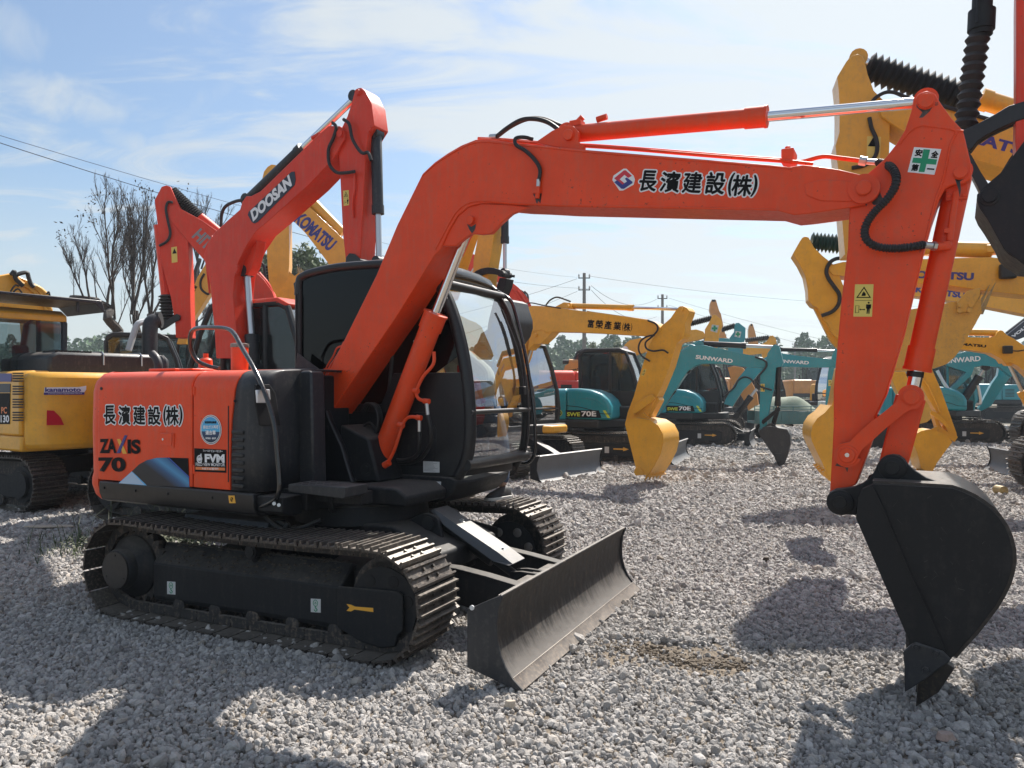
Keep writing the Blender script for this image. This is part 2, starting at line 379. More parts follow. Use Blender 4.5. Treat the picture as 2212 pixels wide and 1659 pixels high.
# ------------------------------------------------------------ ground
def hgt(x, y):
    d = sqrt(x*x+y*y)
    k = min(1, max(0, (d-2)/6))
    h = .018*noise.noise(Vector((x*.45, y*.45, 3.1)))+.010*noise.noise(Vector((x*1.6, y*1.6, 7.)))
    # shallow scraped patch with a ridge in front of the blade
    e = ((x-.88)/.42)**2+((y-4.62)/.36)**2
    h -= .022*math.exp(-e*1.3)-.012*noise.noise(Vector((x*7, y*7, 1.)))*math.exp(-e*.5)
    e2 = (y-5.02+.22*(x-.9)); h += .030*math.exp(-(e2/.06)**2)*math.exp(-((x-1.0)/.55)**2)
    return h-.034
def bare(x, y):
    """share of bare earth at a spot"""
    e = ((x-1.05)/.52)**2+((y-4.66+.12*(x-1.05))/.24)**2
    v = math.exp(-e*1.0)*1.1+.8*noise.noise(Vector((x*3, y*3, 0)))*math.exp(-e*.35)
    return v
m, g = mat('earth')
tc = g.n('ShaderNodeTexCoord'); v = tc.outputs['Object']
n1 = g.n('ShaderNodeTexNoise', {'Vector': v, 'Scale': .35, 'Detail': 6, 'Roughness': .6})
n2 = g.n('ShaderNodeTexNoise', {'Vector': v, 'Scale': 38., 'Detail': 8, 'Roughness': .75})
vo = g.n('ShaderNodeTexVoronoi', {'Vector': v, 'Scale': 21.})
vc = g.n('ShaderNodeSeparateColor', {0: vo.outputs['Color']})
stone = g.ramp(vc.outputs[0], [(0., (.17, .165, .16)), (.45, (.30, .285, .27)), (.8, (.40, .375, .35)), (1., (.52, .50, .48))])
edge = g.n('ShaderNodeMapRange', {0: vo.outputs['Distance'], 1: .25, 2: .62, 3: 1., 4: .22})
stone = g.mix(1., stone, g.n('ShaderNodeCombineColor', {0: edge.outputs[0], 1: edge.outputs[0], 2: edge.outputs[0]}).outputs[0], 'MULTIPLY')
dirt = g.mix(g.n('ShaderNodeMapRange', {0: n2.outputs[0], 1: .32, 2: .66}).outputs[0], (.09, .07, .05), (.30, .25, .195))
ge = g.n('ShaderNodeNewGeometry'); sp_ = g.n('ShaderNodeSeparateXYZ', {0: ge.outputs['Position']})
far = g.n('ShaderNodeMapRange', {0: g.math('POWER', g.math('ADD', g.math('POWER', sp_.outputs[0], 2.), g.math('POWER', sp_.outputs[1], 2.)), .5), 1: 8., 2: 14., 3: 0., 4: 1.})
pt = g.n('ShaderNodeMapRange', {0: n1.outputs[0], 1: .50, 2: .68, 3: .95, 4: .25})
f = g.math('MULTIPLY', far.outputs[0], pt.outputs[0])
grass = g.n('ShaderNodeMapRange', {0: g.n('ShaderNodeTexNoise', {'Vector': v, 'Scale': .09, 'Detail': 5}).outputs[0], 1: .56, 2: .64, 3: 0., 4: .35})
far2 = g.n('ShaderNodeMapRange', {0: sp_.outputs[1], 1: 26., 2: 45., 3: 0., 4: 1.})
c = g.mix(f, dirt, stone)
c = g.mix(far2.outputs[0], c, g.mix(n1.outputs[0], (.22, .19, .15), (.15, .14, .09)))
bp2 = g.n('ShaderNodeBump', {'Height': g.math('ADD', n2.outputs[0], g.math('MULTIPLY', vo.outputs['Distance'], -.6)), 'Strength': .8, 'Distance': .02})
out(g, g.n('ShaderNodeBsdfPrincipled', {'Base Color': c, 'Roughness': .92, 'Normal': bp2.outputs[0], 'Specular IOR Level': .2}).outputs[0])
def axis(c0, near, fine, farv, coarse):
    r = list(np.arange(-near, near+1e-6, fine)); x = near; st = fine
    while x < farv: st *= coarse; x += st; r.append(x); r.insert(0, -x)
    return [c0+q for q in r]
xs = axis(.5, 4.6, .10, 900, 1.35); ys = axis(5.5, 3.6, .10, 900, 1.35)
b = B(); b.grid([[(x, y, hgt(x, y)) for x in xs] for y in ys]); gr = b.obj('ground', 'earth', ang=180); gr['kind'] = 'structure'

# crushed stone: points with size and turn, stones made in geometry nodes
m, g = mat('stone')
oi = g.n('ShaderNodeObjectInfo'); tc = g.n('ShaderNodeTexCoord')
c = g.ramp(oi.outputs['Random'], [(0., (.26, .245, .235)), (.25, (.42, .40, .378)), (.55, (.56, .53, .495)), (.82, (.68, .64, .60)), (.93, (.50, .43, .355)), (1., (.76, .735, .71))])
nn = g.n('ShaderNodeTexNoise', {'Vector': tc.outputs['Object'], 'Scale': 2.2, 'Detail': 6, 'Roughness': .7})
c = g.mix(g.math('MULTIPLY', nn.outputs[0], .6), c, (.22, .20, .18))
bb = g.n('ShaderNodeBump', {'Height': nn.outputs[0], 'Strength': .5, 'Distance': .15})
out(g, g.n('ShaderNodeBsdfPrincipled', {'Base Color': c, 'Roughness': .88, 'Normal': bb.outputs[0], 'Specular IOR Level': .25}).outputs[0])
rs = np.random.RandomState(11)
def scatter(y0, y1, dens, size, wid=.74, pad=1.2):
    n = int((y1-y0)*(wid*(y0+y1)+2*pad)*dens); Y = rs.uniform(y0, y1, n*2); 
    keep = rs.uniform(0, 1, n*2) < (2*(wid*Y+pad))/(2*(wid*y1+pad)); Y = Y[keep][:n]; X = rs.uniform(-1, 1, len(Y))*(wid*Y+pad)
    return X, Y, size*np.exp(rs.normal(0, .33, len(Y)))
segs = [scatter(2.5, 5.5, 3900, .0103, pad=.6), scatter(5.5, 9, 2700, .0120, pad=.6), scatter(9, 14, 1200, .017, pad=.7), scatter(14, 22, 450, .025, pad=.7), scatter(22, 34, 110, .040)]
X = np.concatenate([s[0] for s in segs]); Y = np.concatenate([s[1] for s in segs]); R = np.concatenate([s[2] for s in segs])
keep = []; Z = np.zeros(len(X))
for i in range(len(X)):
    x, y = X[i], Y[i]
    if -.4 < x < 2.2 and 3.7 < y < 5.4:
        bv = bare(x, y)
        if bv > .25 and rs.uniform() < min(.97, (bv-.25)*2.2):
            if rs.uniform() > .40: continue
            R[i] *= rs.uniform(.25, .8); Z[i] -= R[i]*.5
    if y < 9.5: Z[i] = hgt(x, y)
    else: Z[i] = -.034
    Z[i] += R[i]*rs.uniform(-.1, .75); keep.append(i)
X, Y, Z, R = X[keep], Y[keep], Z[keep], R[keep]; N = len(X)
me = bpy.data.meshes.new('gravel'); me.from_pydata(np.stack([X, Y, Z], 1).tolist(), [], [])
at = me.attributes.new('size', 'FLOAT', 'POINT'); at.data.foreach_set('value', R.astype(np.float32))
at = me.attributes.new('turn', 'FLOAT_VECTOR', 'POINT'); at.data.foreach_set('vector', rs.uniform(0, 6.28, (N, 3)).astype(np.float32).ravel())
at = me.attributes.new('pick', 'INT', 'POINT'); at.data.foreach_set('value', rs.randint(0, 7, N).astype(np.int32))
gv = bpy.data.objects.new('gravel', me); COL.objects.link(gv); gv['kind'] = 'stuff'; gv.data.materials.append(MT['stone'])
gt = bpy.data.node_groups.new('stones', 'GeometryNodeTree')
gt.interface.new_socket('Geometry', in_out='INPUT', socket_type='NodeSocketGeometry'); gt.interface.new_socket('Geometry', in_out='OUTPUT', socket_type='NodeSocketGeometry')
g = NT(gt); gi = g.n('NodeGroupInput'); go = g.n('NodeGroupOutput')
join = g.n('GeometryNodeJoinGeometry')
for k in range(7):
    ico = g.n('GeometryNodeMeshIcoSphere', {'Radius': 1., 'Subdivisions': 3 if k % 2 else 2})
    nv = g.n('ShaderNodeTexNoise', {'Scale': .85+.1*k, 'Detail': 1.5, 'W': 3.7*k}, noise_dimensions='4D')
    off = g.n('ShaderNodeVectorMath', {0: g.n('ShaderNodeVectorMath', {0: nv.outputs['Color'], 1: (.5, .5, .5)}, operation='SUBTRACT').outputs[0], 'Scale': 2.1}, operation='SCALE')
    sp2 = g.n('GeometryNodeSetPosition', {'Geometry': ico.outputs[0], 'Offset': off.outputs[0]})
    tf_ = g.n('GeometryNodeTransform', {'Geometry': sp2.outputs[0], 'Scale': (1.2, .95+.05*(k % 3), .66+.06*(k % 3))})
    # knock facets off: merge close points and hull them
    mg = g.n('GeometryNodeMergeByDistance', {'Geometry': tf_.outputs[0], 'Distance': .34})
    hull = g.n('GeometryNodeConvexHull', {0: mg.outputs[0]})
    smn = g.n('GeometryNodeSetMaterial', {'Geometry': hull.outputs[0], 'Material': MT['stone']})
    gi2 = g.n('GeometryNodeGeometryToInstance', {0: smn.outputs[0]})
    gt.links.new(gi2.outputs[0], join.inputs[0])
def attr(nm, ty):
    a = g.n('GeometryNodeInputNamedAttribute', data_type=ty); a.inputs['Name'].default_value = nm
    return a.outputs['Attribute']
rot = g.n('FunctionNodeEulerToRotation', {0: attr('turn', 'FLOAT_VECTOR')})
iop = g.n('GeometryNodeInstanceOnPoints', {'Points': gi.outputs[0], 'Instance': join.outputs[0], 'Pick Instance': True, 'Instance Index': attr('pick', 'INT'), 'Rotation': rot.outputs[0], 'Scale': attr('size', 'FLOAT')})
gt.links.new(iop.outputs[0], go.inputs[0])
mod = gv.modifiers.new('stones', 'NODES'); mod.node_group = gt
print('stones', N)
# ------------------------------------------------------------ main excavator
M = Fr(-1.16, 5.98, -27.5); TF = Fr(-1.16, 5.98, -25.)
ROOT = thing('excavator', 'nearest big orange excavator with black bucket, black cab and white-edged lettering on its boom', 'excavator', M)
LM = M.M.inverted() @ TF.M                     # undercarriage frame inside the machine's frame

def track_path(pts, n, close=True):
    """n evenly spaced (x, z, angle) stations along a closed line"""
    P = [Vector(p) for p in pts]; P.append(P[0]); L = [0]
    for i in range(len(P)-1): L.append(L[-1]+(P[i+1]-P[i]).length)
    r = []
    def at(s):
        s %= L[-1]
        for i in range(len(P)-1):
            if L[i+1] >= s: return P[i]+(P[i+1]-P[i])*((s-L[i])/max(1e-9, L[i+1]-L[i]))
    for i in range(n):
        s = L[-1]*i/n; e = L[-1]/n*.5; a, b = at(s-e), at(s+e); c = (a+b)/2; r.append((c.x, c.y, atan2(b.y-a.y, b.x-a.x)))
    return r
def belt(a0, a1, r, zc=None, sag=.02, rr=None):
    """clockwise-from-top belt line: top goes forward"""
    zc = zc or r+.0; rr = rr or r
    top = [(lerp(a0, a1, t), zc+lerp(rr, r, t)-sag*4*t*(1-t)) for t in [i/12 for i in range(13)]]
    fr = [(a1+r*cos(radians(x)), zc+r*sin(radians(x))) for x in range(80, -90, -12)]
    bot = [(lerp(a1, a0, t), zc-r) for t in [i/10 for i in range(11)]]
    rr_ = [(a0+rr*cos(radians(x)), zc+rr*sin(radians(x))) for x in range(-102, -270, -12)]
    return top+fr+bot+rr_
def shoe(w, p, th=.014, h=.024):
    """steel track shoe with three ribs and four bolts; local x along belt, z outward"""
    b = B(); b.box(-p*.5, p*.46, -w/2, w/2, 0, th)
    for x, hh in ((-p*.40, h), (-p*.02, h*.92), (p*.36, h)): b.add([(x-.011, -w/2, th-.001), (x+.011, -w/2, th-.001), (x+.006, -w/2, th+hh), (x-.006, -w/2, th+hh), (x-.011, w/2, th-.001), (x+.011, w/2, th-.001), (x+.006, w/2, th+hh), (x-.006, w/2, th+hh)],
        [(0, 1, 2, 3), (7, 6, 5, 4), (1, 5, 6, 2), (0, 3, 7, 4), (3, 2, 6, 7)])
    for x in (-p*.21, p*.17):
        for y in (-w*.13, -w*.05, w*.05, w*.13):
            if (x > 0) == (abs(y) > w*.1): continue
        for y in (-w*.12, w*.12): b.cyl((x, y, th), (x, y, th+.014), .011, n=6)
    return b
NSH = 41; PIT = 6.24/NSH
shoe_me = None
def build_track(y0, y1, side):
    global shoe_me
    line = belt(-1.30, .90, .325, .325, .020, .33)
    yc = (y0+y1)/2; w = y1-y0
    fy = y0 if side < 0 else y1
    # link chain under the shoes
    ch = B()
    for (x, z, a) in track_path(line, NSH):
        Mx = Matrix.Translation((x, yc, z)) @ Matrix.Rotation(-a, 4, 'Y')
        for yy in (-.055, .055): ch.box(-PIT*.56, PIT*.44, yy-.014, yy+.014, -.07, -.006, Mx)
        ch.cyl(Mx @ Vector((-PIT*.5, -.07, -.04)), Mx @ Vector((-PIT*.5, .07, -.04)), .018, n=8)
    tr = ch.obj('track', 'track_dirt', ROOT, LM)
    sb = shoe(w, PIT)
    for i, (x, z, a) in enumerate(track_path(line, NSH)):
        if shoe_me is None:
            o = sb.obj('track_shoe', 'track_steel', tr, bev=.0); shoe_me = o.data
        else:
            o = bpy.data.objects.new('track_shoe', shoe_me); COL.objects.link(o); o.parent = tr
        j = random.uniform(-.012, .012)
        o.matrix_local = Matrix.Translation((x, yc, z)) @ Matrix.Rotation(-a+j, 4, 'Y')
    # side frame
    f = B(); s0, s1 = (y0+.135, y1-.10) if side < 0 else (y0+.10, y1-.135)
    T = TF.T
    if side < 0:
        fp = [(s0+.02, .365), (s0+.02, .135), (s0+.035, .10), (s1, .09), (s1, .47), (s0+.14, .50), (s0+.12, .46), (s0+.04, .385)]
        f.prismx(fp, -1.10, .56); tb = True
    else:
        f.prism([(-.98, .13), (-.98, .42), (.58, .44), (.9, .36), (.9, .14)], s0, s1)
    tf = f.obj('track_frame', 'black_matt', ROOT, LM, bev=.010, ang=22)
    b = B(); b.prism([(.55, .12), (.62, .095), (.74, .05), (.88, .035), (.98, .06), (1.0, .13), (1.035, .16), (1.035, .37), (1.0, .392), (.55, .378)], s0+.0, s0+.024); b.obj('guard_plate', 'black_matt', tf, bev=.008) if side < 0 else None
    # sprocket end: final drive drum and toothed ring
    b = B(); b.lathe((-1.34, y0+.045, .315), (-1.34, y1, .315), [(0, .135), (.012, .145), (.06, .15), (.10, .19), (.14, .225), (.30, .23)], 36)
    dr = b.obj('final_drive', 'black_matt', ROOT, LM)
    b = B(); b.cyl((-1.34, y0+.032, .315), (-1.34, y0+.05, .315), .132, n=36)
    for k in range(3):
        q = radians(90+k*120); b.cyl((-1.34+.105*cos(q), y0+.027, .315+.105*sin(q)), (-1.34+.105*cos(q), y0+.035, .315+.105*sin(q)), .01, n=8)
    b.obj('hub_cover', 'black', dr)
    b = B(); n = 21
    pr = [(-1.30+(.275 if k % 2 else .235)*cos(2*pi*k/42), .325+(.275 if k % 2 else .235)*sin(2*pi*k/42)) for k in range(42)]
    b.prism(pr, yc-.02, yc+.02); b.obj('sprocket', 'track_dirt', dr)
    # idler
    b = B()
    for yy in (-.05, .02): b.lathe((.90, yc+yy, .325), (.90, yc+yy+.03, .325), [(0, .24), (.005, .262), (.025, .262), (.03, .24)], 32)
    b.cyl((.90, yc-.05, .325), (.90, yc+.05, .325), .235, n=32)
    idl = b.obj('idler_wheel', 'track_dirt', ROOT, LM)
    # holed plate beside the idler
    b = B(); n = 28; pl = arc(.88, .29, .235, 200, -25, 20)+[(1.08, .15), (.62, .15)]
    yy = s0+.03 if side < 0 else y0+.10
    ring = B(); ring.prism(pl, yy, yy+.012); ring.obj('idler_shield', 'black_matt', idl)
    for hx, hz in ((.78, .43), (.95, .44), (1.05, .33)):
        h = B(); h.lathe((hx, yy-.006, hz), (hx, yy+.001, hz), [(0, .034), (.002, .038), (.006, .038)], 16); h.obj('lightening_hole', 'worn_steel' if side > 0 else 'dark_inside', idl)
    for k in range(5):
        x = -.85+k*.34; b = B(); b.lathe((x, yc-.075, .085), (x, yc+.10, .085), [(0, .02), (.01, .055), (.05, .055), (.055, .045), (.12, .045), (.125, .055), (.165, .055), (.175, .02)], 18)
        b.obj('bottom_roller', 'track_dirt', tf)
    b = B(); b.cyl((-.22, s0+.06, .515), (-.22, yc+.1, .515), .05, n=20); b.cyl((-.22, s0+.05, .515), (-.22, s0+.062, .515), .035, n=20)
    b.cyl((-.22, yc, .50), (-.22, yc+.06, .40), .03); b.obj('carrier_roller', 'black_matt', tf)
    return tf, s0
tfn, s0n = build_track(-1.16, -.71, -1)
tff, _ = build_track(.71, 1.16, 1)
# raised mud on the near frame, hollow cut marks, stickers
b = B()
rr = random.Random(3)
for k in range(520):
    x = rr.uniform(-1.0, .52); y = rr.uniform(s0n+.12, s0n+.20) if k % 3 else s0n+.03+rr.uniform(0, .08); r = rr.uniform(.005, .018)
    c = Vector((x, y, .497-.07*max(0, y-s0n-.13) if y > s0n+.13 else lerp(.365, .49, (y-s0n-.02)/.11))); b.add([c+Vector((r*cos(q)*rr.uniform(.7, 1.2), r*sin(q)*rr.uniform(.7, 1.2), 0)) for q in (0, 1.05, 2.1, 3.15, 4.2, 5.2)]+[c+Vector((0, 0, r*rr.uniform(.3, .7)))], [(i, (i+1) % 6, 6) for i in range(6)])
paint('mud', (.045, .036, .029), .95, .2, 0., spec=.1)
o = b.obj('mud_cake', 'mud', tfn, sm=False); o['kind'] = 'stuff'
def TP(k, x, y, lat=-1.11): return TF.hit(k, x, y, lat)
yS = s0n+.0195
for (x, y, w, h) in ((1057, 752, 52, 80), (1965, 866, 62, 85)):
    p = TP('k2', x, y, yS); q = TP('k2', x+w, y+4, yS); r_ = TP('k2', x, y-h, yS)
    st = plate('hook_sticker', [p, q, (q[0], q[1]+r_[1]-p[1]), r_], yS, 'white_dull', tfn)
    cx, cz, W_, H_ = (p[0]+q[0])/2, p[1], q[0]-p[0], r_[1]-p[1]
    b = B(); b.tube([(cx, yS-.004, cz+H_*.52), (cx, yS-.004, cz+H_*.38), (cx+W_*.17, yS-.004, cz+H_*.26), (cx+W_*.02, yS-.004, cz+H_*.12), (cx-W_*.15, yS-.004, cz+H_*.24)], .0028, 5)
    b.tube([(cx+W_*.22*cos(q_), yS-.004, cz+H_*.72+W_*.26*sin(q_)) for q_ in [i*.7 for i in range(10)]], .002, 5)
    b.tube([(cx-W_*.08, yS-.004, cz+H_*.66), (cx, yS-.004, cz+H_*.80), (cx+W_*.08, yS-.004, cz+H_*.66)], .002, 5, sm=0)
    b.obj('hook_symbol', 'green_vinyl', st)
yS2 = s0n-.0005
plate('arrow_mark', [TP('k4', x, y, yS2) for x, y in ((137, 815), (165, 820), (192, 832), (305, 840), (306, 866), (188, 850), (165, 862), (137, 858), (156, 838))], yS2, 'amber_vinyl', tfn, .002)

# carbody and turntable
b = B()
b.prism([(-.75, .36), (-.75, .60), (-.5, .66), (.55, .66), (.95, .50), (.95, .36)], -.42, .42)
for sgn in (-1, 1):
    for ax in (-.62, .38):
        b.add([(ax, sgn*.40, .60), (ax+.34, sgn*.40, .60), (ax+.40, sgn*.86, .46), (ax-.06, sgn*.86, .46), (ax, sgn*.40, .36), (ax+.34, sgn*.40, .36), (ax+.40, sgn*.86, .30), (ax-.06, sgn*.86, .30)],
              [(0, 1, 2, 3), (4, 7, 6, 5), (0, 4, 5, 1), (2, 6, 7, 3), (1, 5, 6, 2), (0, 3, 7, 4)])
b.obj('carbody', 'black_matt', ROOT, LM, bev=.02, recalc=True)
b = B(); b.lathe((0, 0, .62), (0, 0, .86), [(0, .50), (.02, .52), (.15, .50), (.16, .46), (.24, .46)], 44); b.obj('turntable', 'black_matt', ROOT)

# ---- dozer blade
P_ = lambda k, x, y, s: TF.hit(k, x, y, s)
bp = [(1.875, -.004), (1.815, .045), (1.770, .10), (1.738, .165), (1.720, .24), (1.716, .32), (1.724, .40), (1.742, .455), (1.755, .478)]
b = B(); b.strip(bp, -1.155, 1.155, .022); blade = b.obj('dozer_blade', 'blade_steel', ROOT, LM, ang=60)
b = B(); b.prism([(1.889, -.006), (1.836, .040), (1.826, .053), (1.818, .045), (1.880, -.012)], -1.158, 1.158); b.obj('cutting_edge', 'edge_steel', blade, bev=.003)
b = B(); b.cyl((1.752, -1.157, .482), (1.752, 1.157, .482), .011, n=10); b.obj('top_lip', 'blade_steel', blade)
for y0, y1 in ((-1.17, -1.152), (1.152, 1.17)):
    b = B(); b.prism([(1.55, .07), (1.55, .39), (1.70, .465), (1.762, .493), (1.766, .478), (1.744, .42), (1.732, .33), (1.736, .24), (1.755, .165), (1.786, .10), (1.83, .045), (1.892, -.008), (1.86, -.012)], y0, y1)
    e = b.obj('end_plate', 'charcoal', blade, bev=.004)
    if y0 < 0:
        b = B(); b.cyl((1.583, -1.176, .405), (1.583, -1.168, .405), .014, n=12); b.obj('plate_hole', 'white_dull', e)
b = B()
for sy in (-1, 1):
    pr = [(.75, .40), (.75, .22), (1.30, .13), (1.66, .10), (1.69, .33), (1.5, .33), (1.28, .37), (1.05, .40)]
    b = B(); b.prism(pr, sy*.40, sy*.36); b.prism([(.75, .415), (1.05, .412), (1.28, .382), (1.5, .345), (1.695, .345), (1.695, .335), (1.5, .335), (1.28, .37), (1.05, .40), (.75, .402)], sy*.36-.05, sy*.36+.05)
    b.obj('blade_arm', 'black_matt', blade, bev=.006)
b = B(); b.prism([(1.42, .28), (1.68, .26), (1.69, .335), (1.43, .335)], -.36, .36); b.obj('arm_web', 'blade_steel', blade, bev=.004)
# pivot hump plates and cylinder with folded guard
b = B()
for y in (-.17, .13): b.prism(smooth2([(.1, .47), (.26, .53), (.46, .617), (.59, .70), (.68, .725), (.765, .70), (.79, .64), (.82, .50), (.9, .40), (.9, .25), (.1, .3)], 2), y, y+.04)
hp = b.obj('hump_bracket', 'black_matt', blade, bev=.006)
b = B(); b.cyl((.698, -.182, .651), (.698, .182, .651), .05, n=20); b.obj('pivot_pin', 'black', hp)
b = B(); b.cyl((.70, 0, .65), (1.14, 0, .40), .06, n=20); b.cyl((1.14, 0, .40), (1.36, 0, .275), .03, n=14)
for y in (-.07, .03): b.prism([(1.27, .22), (1.30, .34), (1.38, .35), (1.52, .345), (1.66, .33), (1.66, .28), (1.4, .2)], y, y+.03)
b.obj('blade_cylinder', 'black', blade)
# guard: traced top sheet, bent down on both sides
gl = [P_('k4', x, y, -.135) for x, y in ((678, 212), (760, 330), (1070, 560), (1190, 568))]
gt = [TF.P('k4', 705, 205, -.10), TF.P('k4', 1215, 565, -.10)]
def gd(y, dz=0): return [(.665, y, .735+dz), (.70, y, .745+dz), (1.22, y, .475+dz), (1.335, y, .405+dz)]
b = B()
rows = [[(.77, -.125, .665), (.80, -.125, .635), (1.19, -.125, .415), (1.315, -.125, .395)], gd(-.10), gd(.10), [(.77, .125, .665), (.80, .125, .635), (1.19, .125, .415), (1.315, .125, .395)]]
b.grid(rows); o = b.obj('cylinder_guard', 'grey_steel', blade, sm=False)
md = o.modifiers.new('t', 'SOLIDIFY'); md.thickness = .006; bv = o.modifiers.new('e', 'BEVEL'); bv.width = .006; bv.segments = 2
nrm = Vector((.64, 0, -.34)).cross(Vector((0, 1, 0))).normalized(); nrm = nrm if nrm.z > 0 else -nrm
for t in (.28, .80):
    c = Vector((.70, .0, .746)).lerp(Vector((1.33, .0, .412)), t); b = B(); b.cyl(c-nrm*.002, c+nrm*.006, .022, n=16); b.cyl(c, c+nrm*.016, .013, n=6); b.obj('guard_bolt', 'zinc', o)

# ---- revolving deck: skirt, engine housing, counterweight
NS = -1.0
HT = lambda k, pts, s=NS: M.T(k, pts, s)
prof = [(-1.0, .925)]+[(-1.0+.0, z) for z in (1.15, 1.4, 1.60)]+[(y, z) for y, z in arc(-.87, 1.615, .13, 180, 95, 7)]+[(-.6, 1.758), (-.2, 1.765)]
# inner block
b = B(); b.prismx([(-.965, .92), (-.965, 1.6), (-.87, 1.72), (.93, 1.72), (.965, 1.6), (.965, .92)], -1.74, -.80)
b.prismx([(-.965, .92), (-.965, 1.6), (-.87, 1.72), (.02, 1.72), (.02, .92)], -.80, -.14)
b.obj('engine_housing', 'black_matt', ROOT, bev=.02)
def skin(name, m, fa0, fa1, parent, off=0., pr=prof):
    rows = []
    for (y, z) in pr:
        rows.append([(lerp(fa0(y, z), fa1(y, z), t), y-off, z) for t in (0, .02, .5, .98, 1)])
    top = rows
    b = B(); b.grid(rows)
    o = b.obj(name, m, parent, ang=45); md = o.modifiers.new('t', 'SOLIDIFY'); md.thickness = .022; md.offset = -1
    bv = o.modifiers.new('e', 'BEVEL'); bv.width = .006; bv.segments = 2; bv.limit_method = 'ANGLE'; bv.angle_limit = radians(50)
    return o
d1 = skin('door_panel', 'orange', lambda y, z: -1.742, lambda y, z: -.708+.0*z, ROOT, .004)
DOOR1 = d1
def cut2(y, z): return -.338+.055*max(0, (z-1.15)/.5)**2 if z < 1.7 else -.338+.055*1.3+(y+.87)*.15
d2 = skin('door_panel', 'orange', lambda y, z: -.694, cut2, ROOT, .004)
DOOR2 = d2
# black corner cowl: side part wraps with a big radius into the front-facing part
rows = []
for (y, z) in prof[:-1]:
    inset = (y+1.0); a0 = cut2(y, z)+.012
    pl = [(a0, y), (a0+(-.165-a0)*.5, y), (-.165, y)]+[(-.165+.115*sin(radians(q)), y+.115-.115*cos(radians(q))) for q in range(15, 91, 15)]+[(-.05, y+.3), (-.05, y+.52)]
    rows.append([(p[0]-(.05*max(0, z-1.6)), p[1], z-(.0 if z < 1.6 else .0)) for p in pl])
lt = rows[-1]; rows.append([(a-.10, max(y, -.6), 1.765) for a, y, z in lt])
b = B(); b.grid(rows); cowl = b.obj('corner_cowl', 'charcoal', ROOT, ang=50)
md = cowl.modifiers.new('t', 'SOLIDIFY'); md.thickness = .018
MT['charcoal_b'] = MT['charcoal']
for k in range(8):
    z = 1.325-k*.052; b = B(); b.box(-.315, -.205, -1.012, -.995, z-.017, z+.011); o = b.obj('louvre', 'black', cowl, bev=.007)
# lamp recess on the front-facing part (plane x = -.05)
q = [M.fwd('k1', x, y, -.05) for x, y in ((1612, 850), (1700, 850), (1735, 900), (1770, 1110), (1640, 1110), (1612, 960))]
b = B(); b.add([(p.x+.006, p.y, p.z) for p in q]+[(p.x-.01, p.y, p.z) for p in q], [tuple(range(6)), tuple(range(6, 12))[::-1]]+[(i, (i+1) % 6, 6+(i+1) % 6, 6+i) for i in range(6)])
rc = b.obj('lamp_recess', 'dark_inside', cowl, bev=.003, recalc=True)
q = [M.fwd('k1', x, y, -.04) for x, y in ((1618, 885), (1700, 880), (1705, 940), (1700, 968), (1622, 966))]
b = B(); b.add([(p.x+.008, p.y, p.z) for p in q]+[(p.x-.01, p.y, p.z) for p in q], [tuple(range(5)), tuple(range(5, 10))[::-1]]+[(i, (i+1) % 5, 5+(i+1) % 5, 5+i) for i in range(5)])
b.obj('work_lamp', 'lamp_glass', cowl, bev=.004, recalc=True)
# vent box further in
b = B(); b.prism([(-.06, .93), (-.06, 1.72), (-.04, 1.745), (.04, 1.745), (.058, 1.72), (.078, .93)], -.64, -.50)
vb = b.obj('tank_box', 'charcoal', ROOT, bev=.015)
for k in range(4):
    y0_ = 826+k*28; p0 = M.P('k1', 1826, y0_, -.642); p1 = M.P('k1', 1875, y0_+14, -.642)
    b = B(); b.box(p0.x, p1.x, -.645, -.63, p1.z, p0.z); b.obj('vent_slot', 'dark_inside', vb, bev=.004)
# counterweight: rounded rear corner, foot lip
def cwplan(y): return y
pl = [(-1.765, -.985), (-1.80, -.985)]+[(-1.80-.115*sin(radians(q)), -.87-.115*cos(radians(q))) for q in range(15, 91, 15)]+[(-2.02, -.45), (-2.06, 0), (-2.02, .45)]+[(-1.915, .87)]+[(-1.80-.115*cos(radians(q)), .87+.115*sin(radians(q))) for q in range(15, 91, 15)]+[(-1.765, .985)]
lev = [(.745, .10, .10), (.76, .06, .05), (.80, .022, .02), (.88, -.004, 0), (.93, -.004, 0), (.97, .006, .0), (1.3, .0, .0), (1.6, .006, .0), (1.68, .03, .012), (1.735, .08, .05), (1.752, .14, .12)]
rows = []
for z, ins, i2 in lev:
    r = []
    for (a, y) in pl:
        v = Vector((a+1.5, y)); l = v.length; v2 = v*(1-(ins/l)); r.append((v2.x-1.5 if a < -1.77 else a, v2.y, z))
    rows.append(r)
b = B(); b.grid(rows); n = len(pl); m_ = len(rows)
b.f.append(tuple(range(n))[::-1]); b.f.append(tuple(range((m_-1)*n, m_*n))); b.f.append(tuple([i*n for i in range(m_)]+[i*n+n-1 for i in range(m_)][::-1]))
b.obj('counterweight', 'orange', ROOT, ang=45, recalc=True)
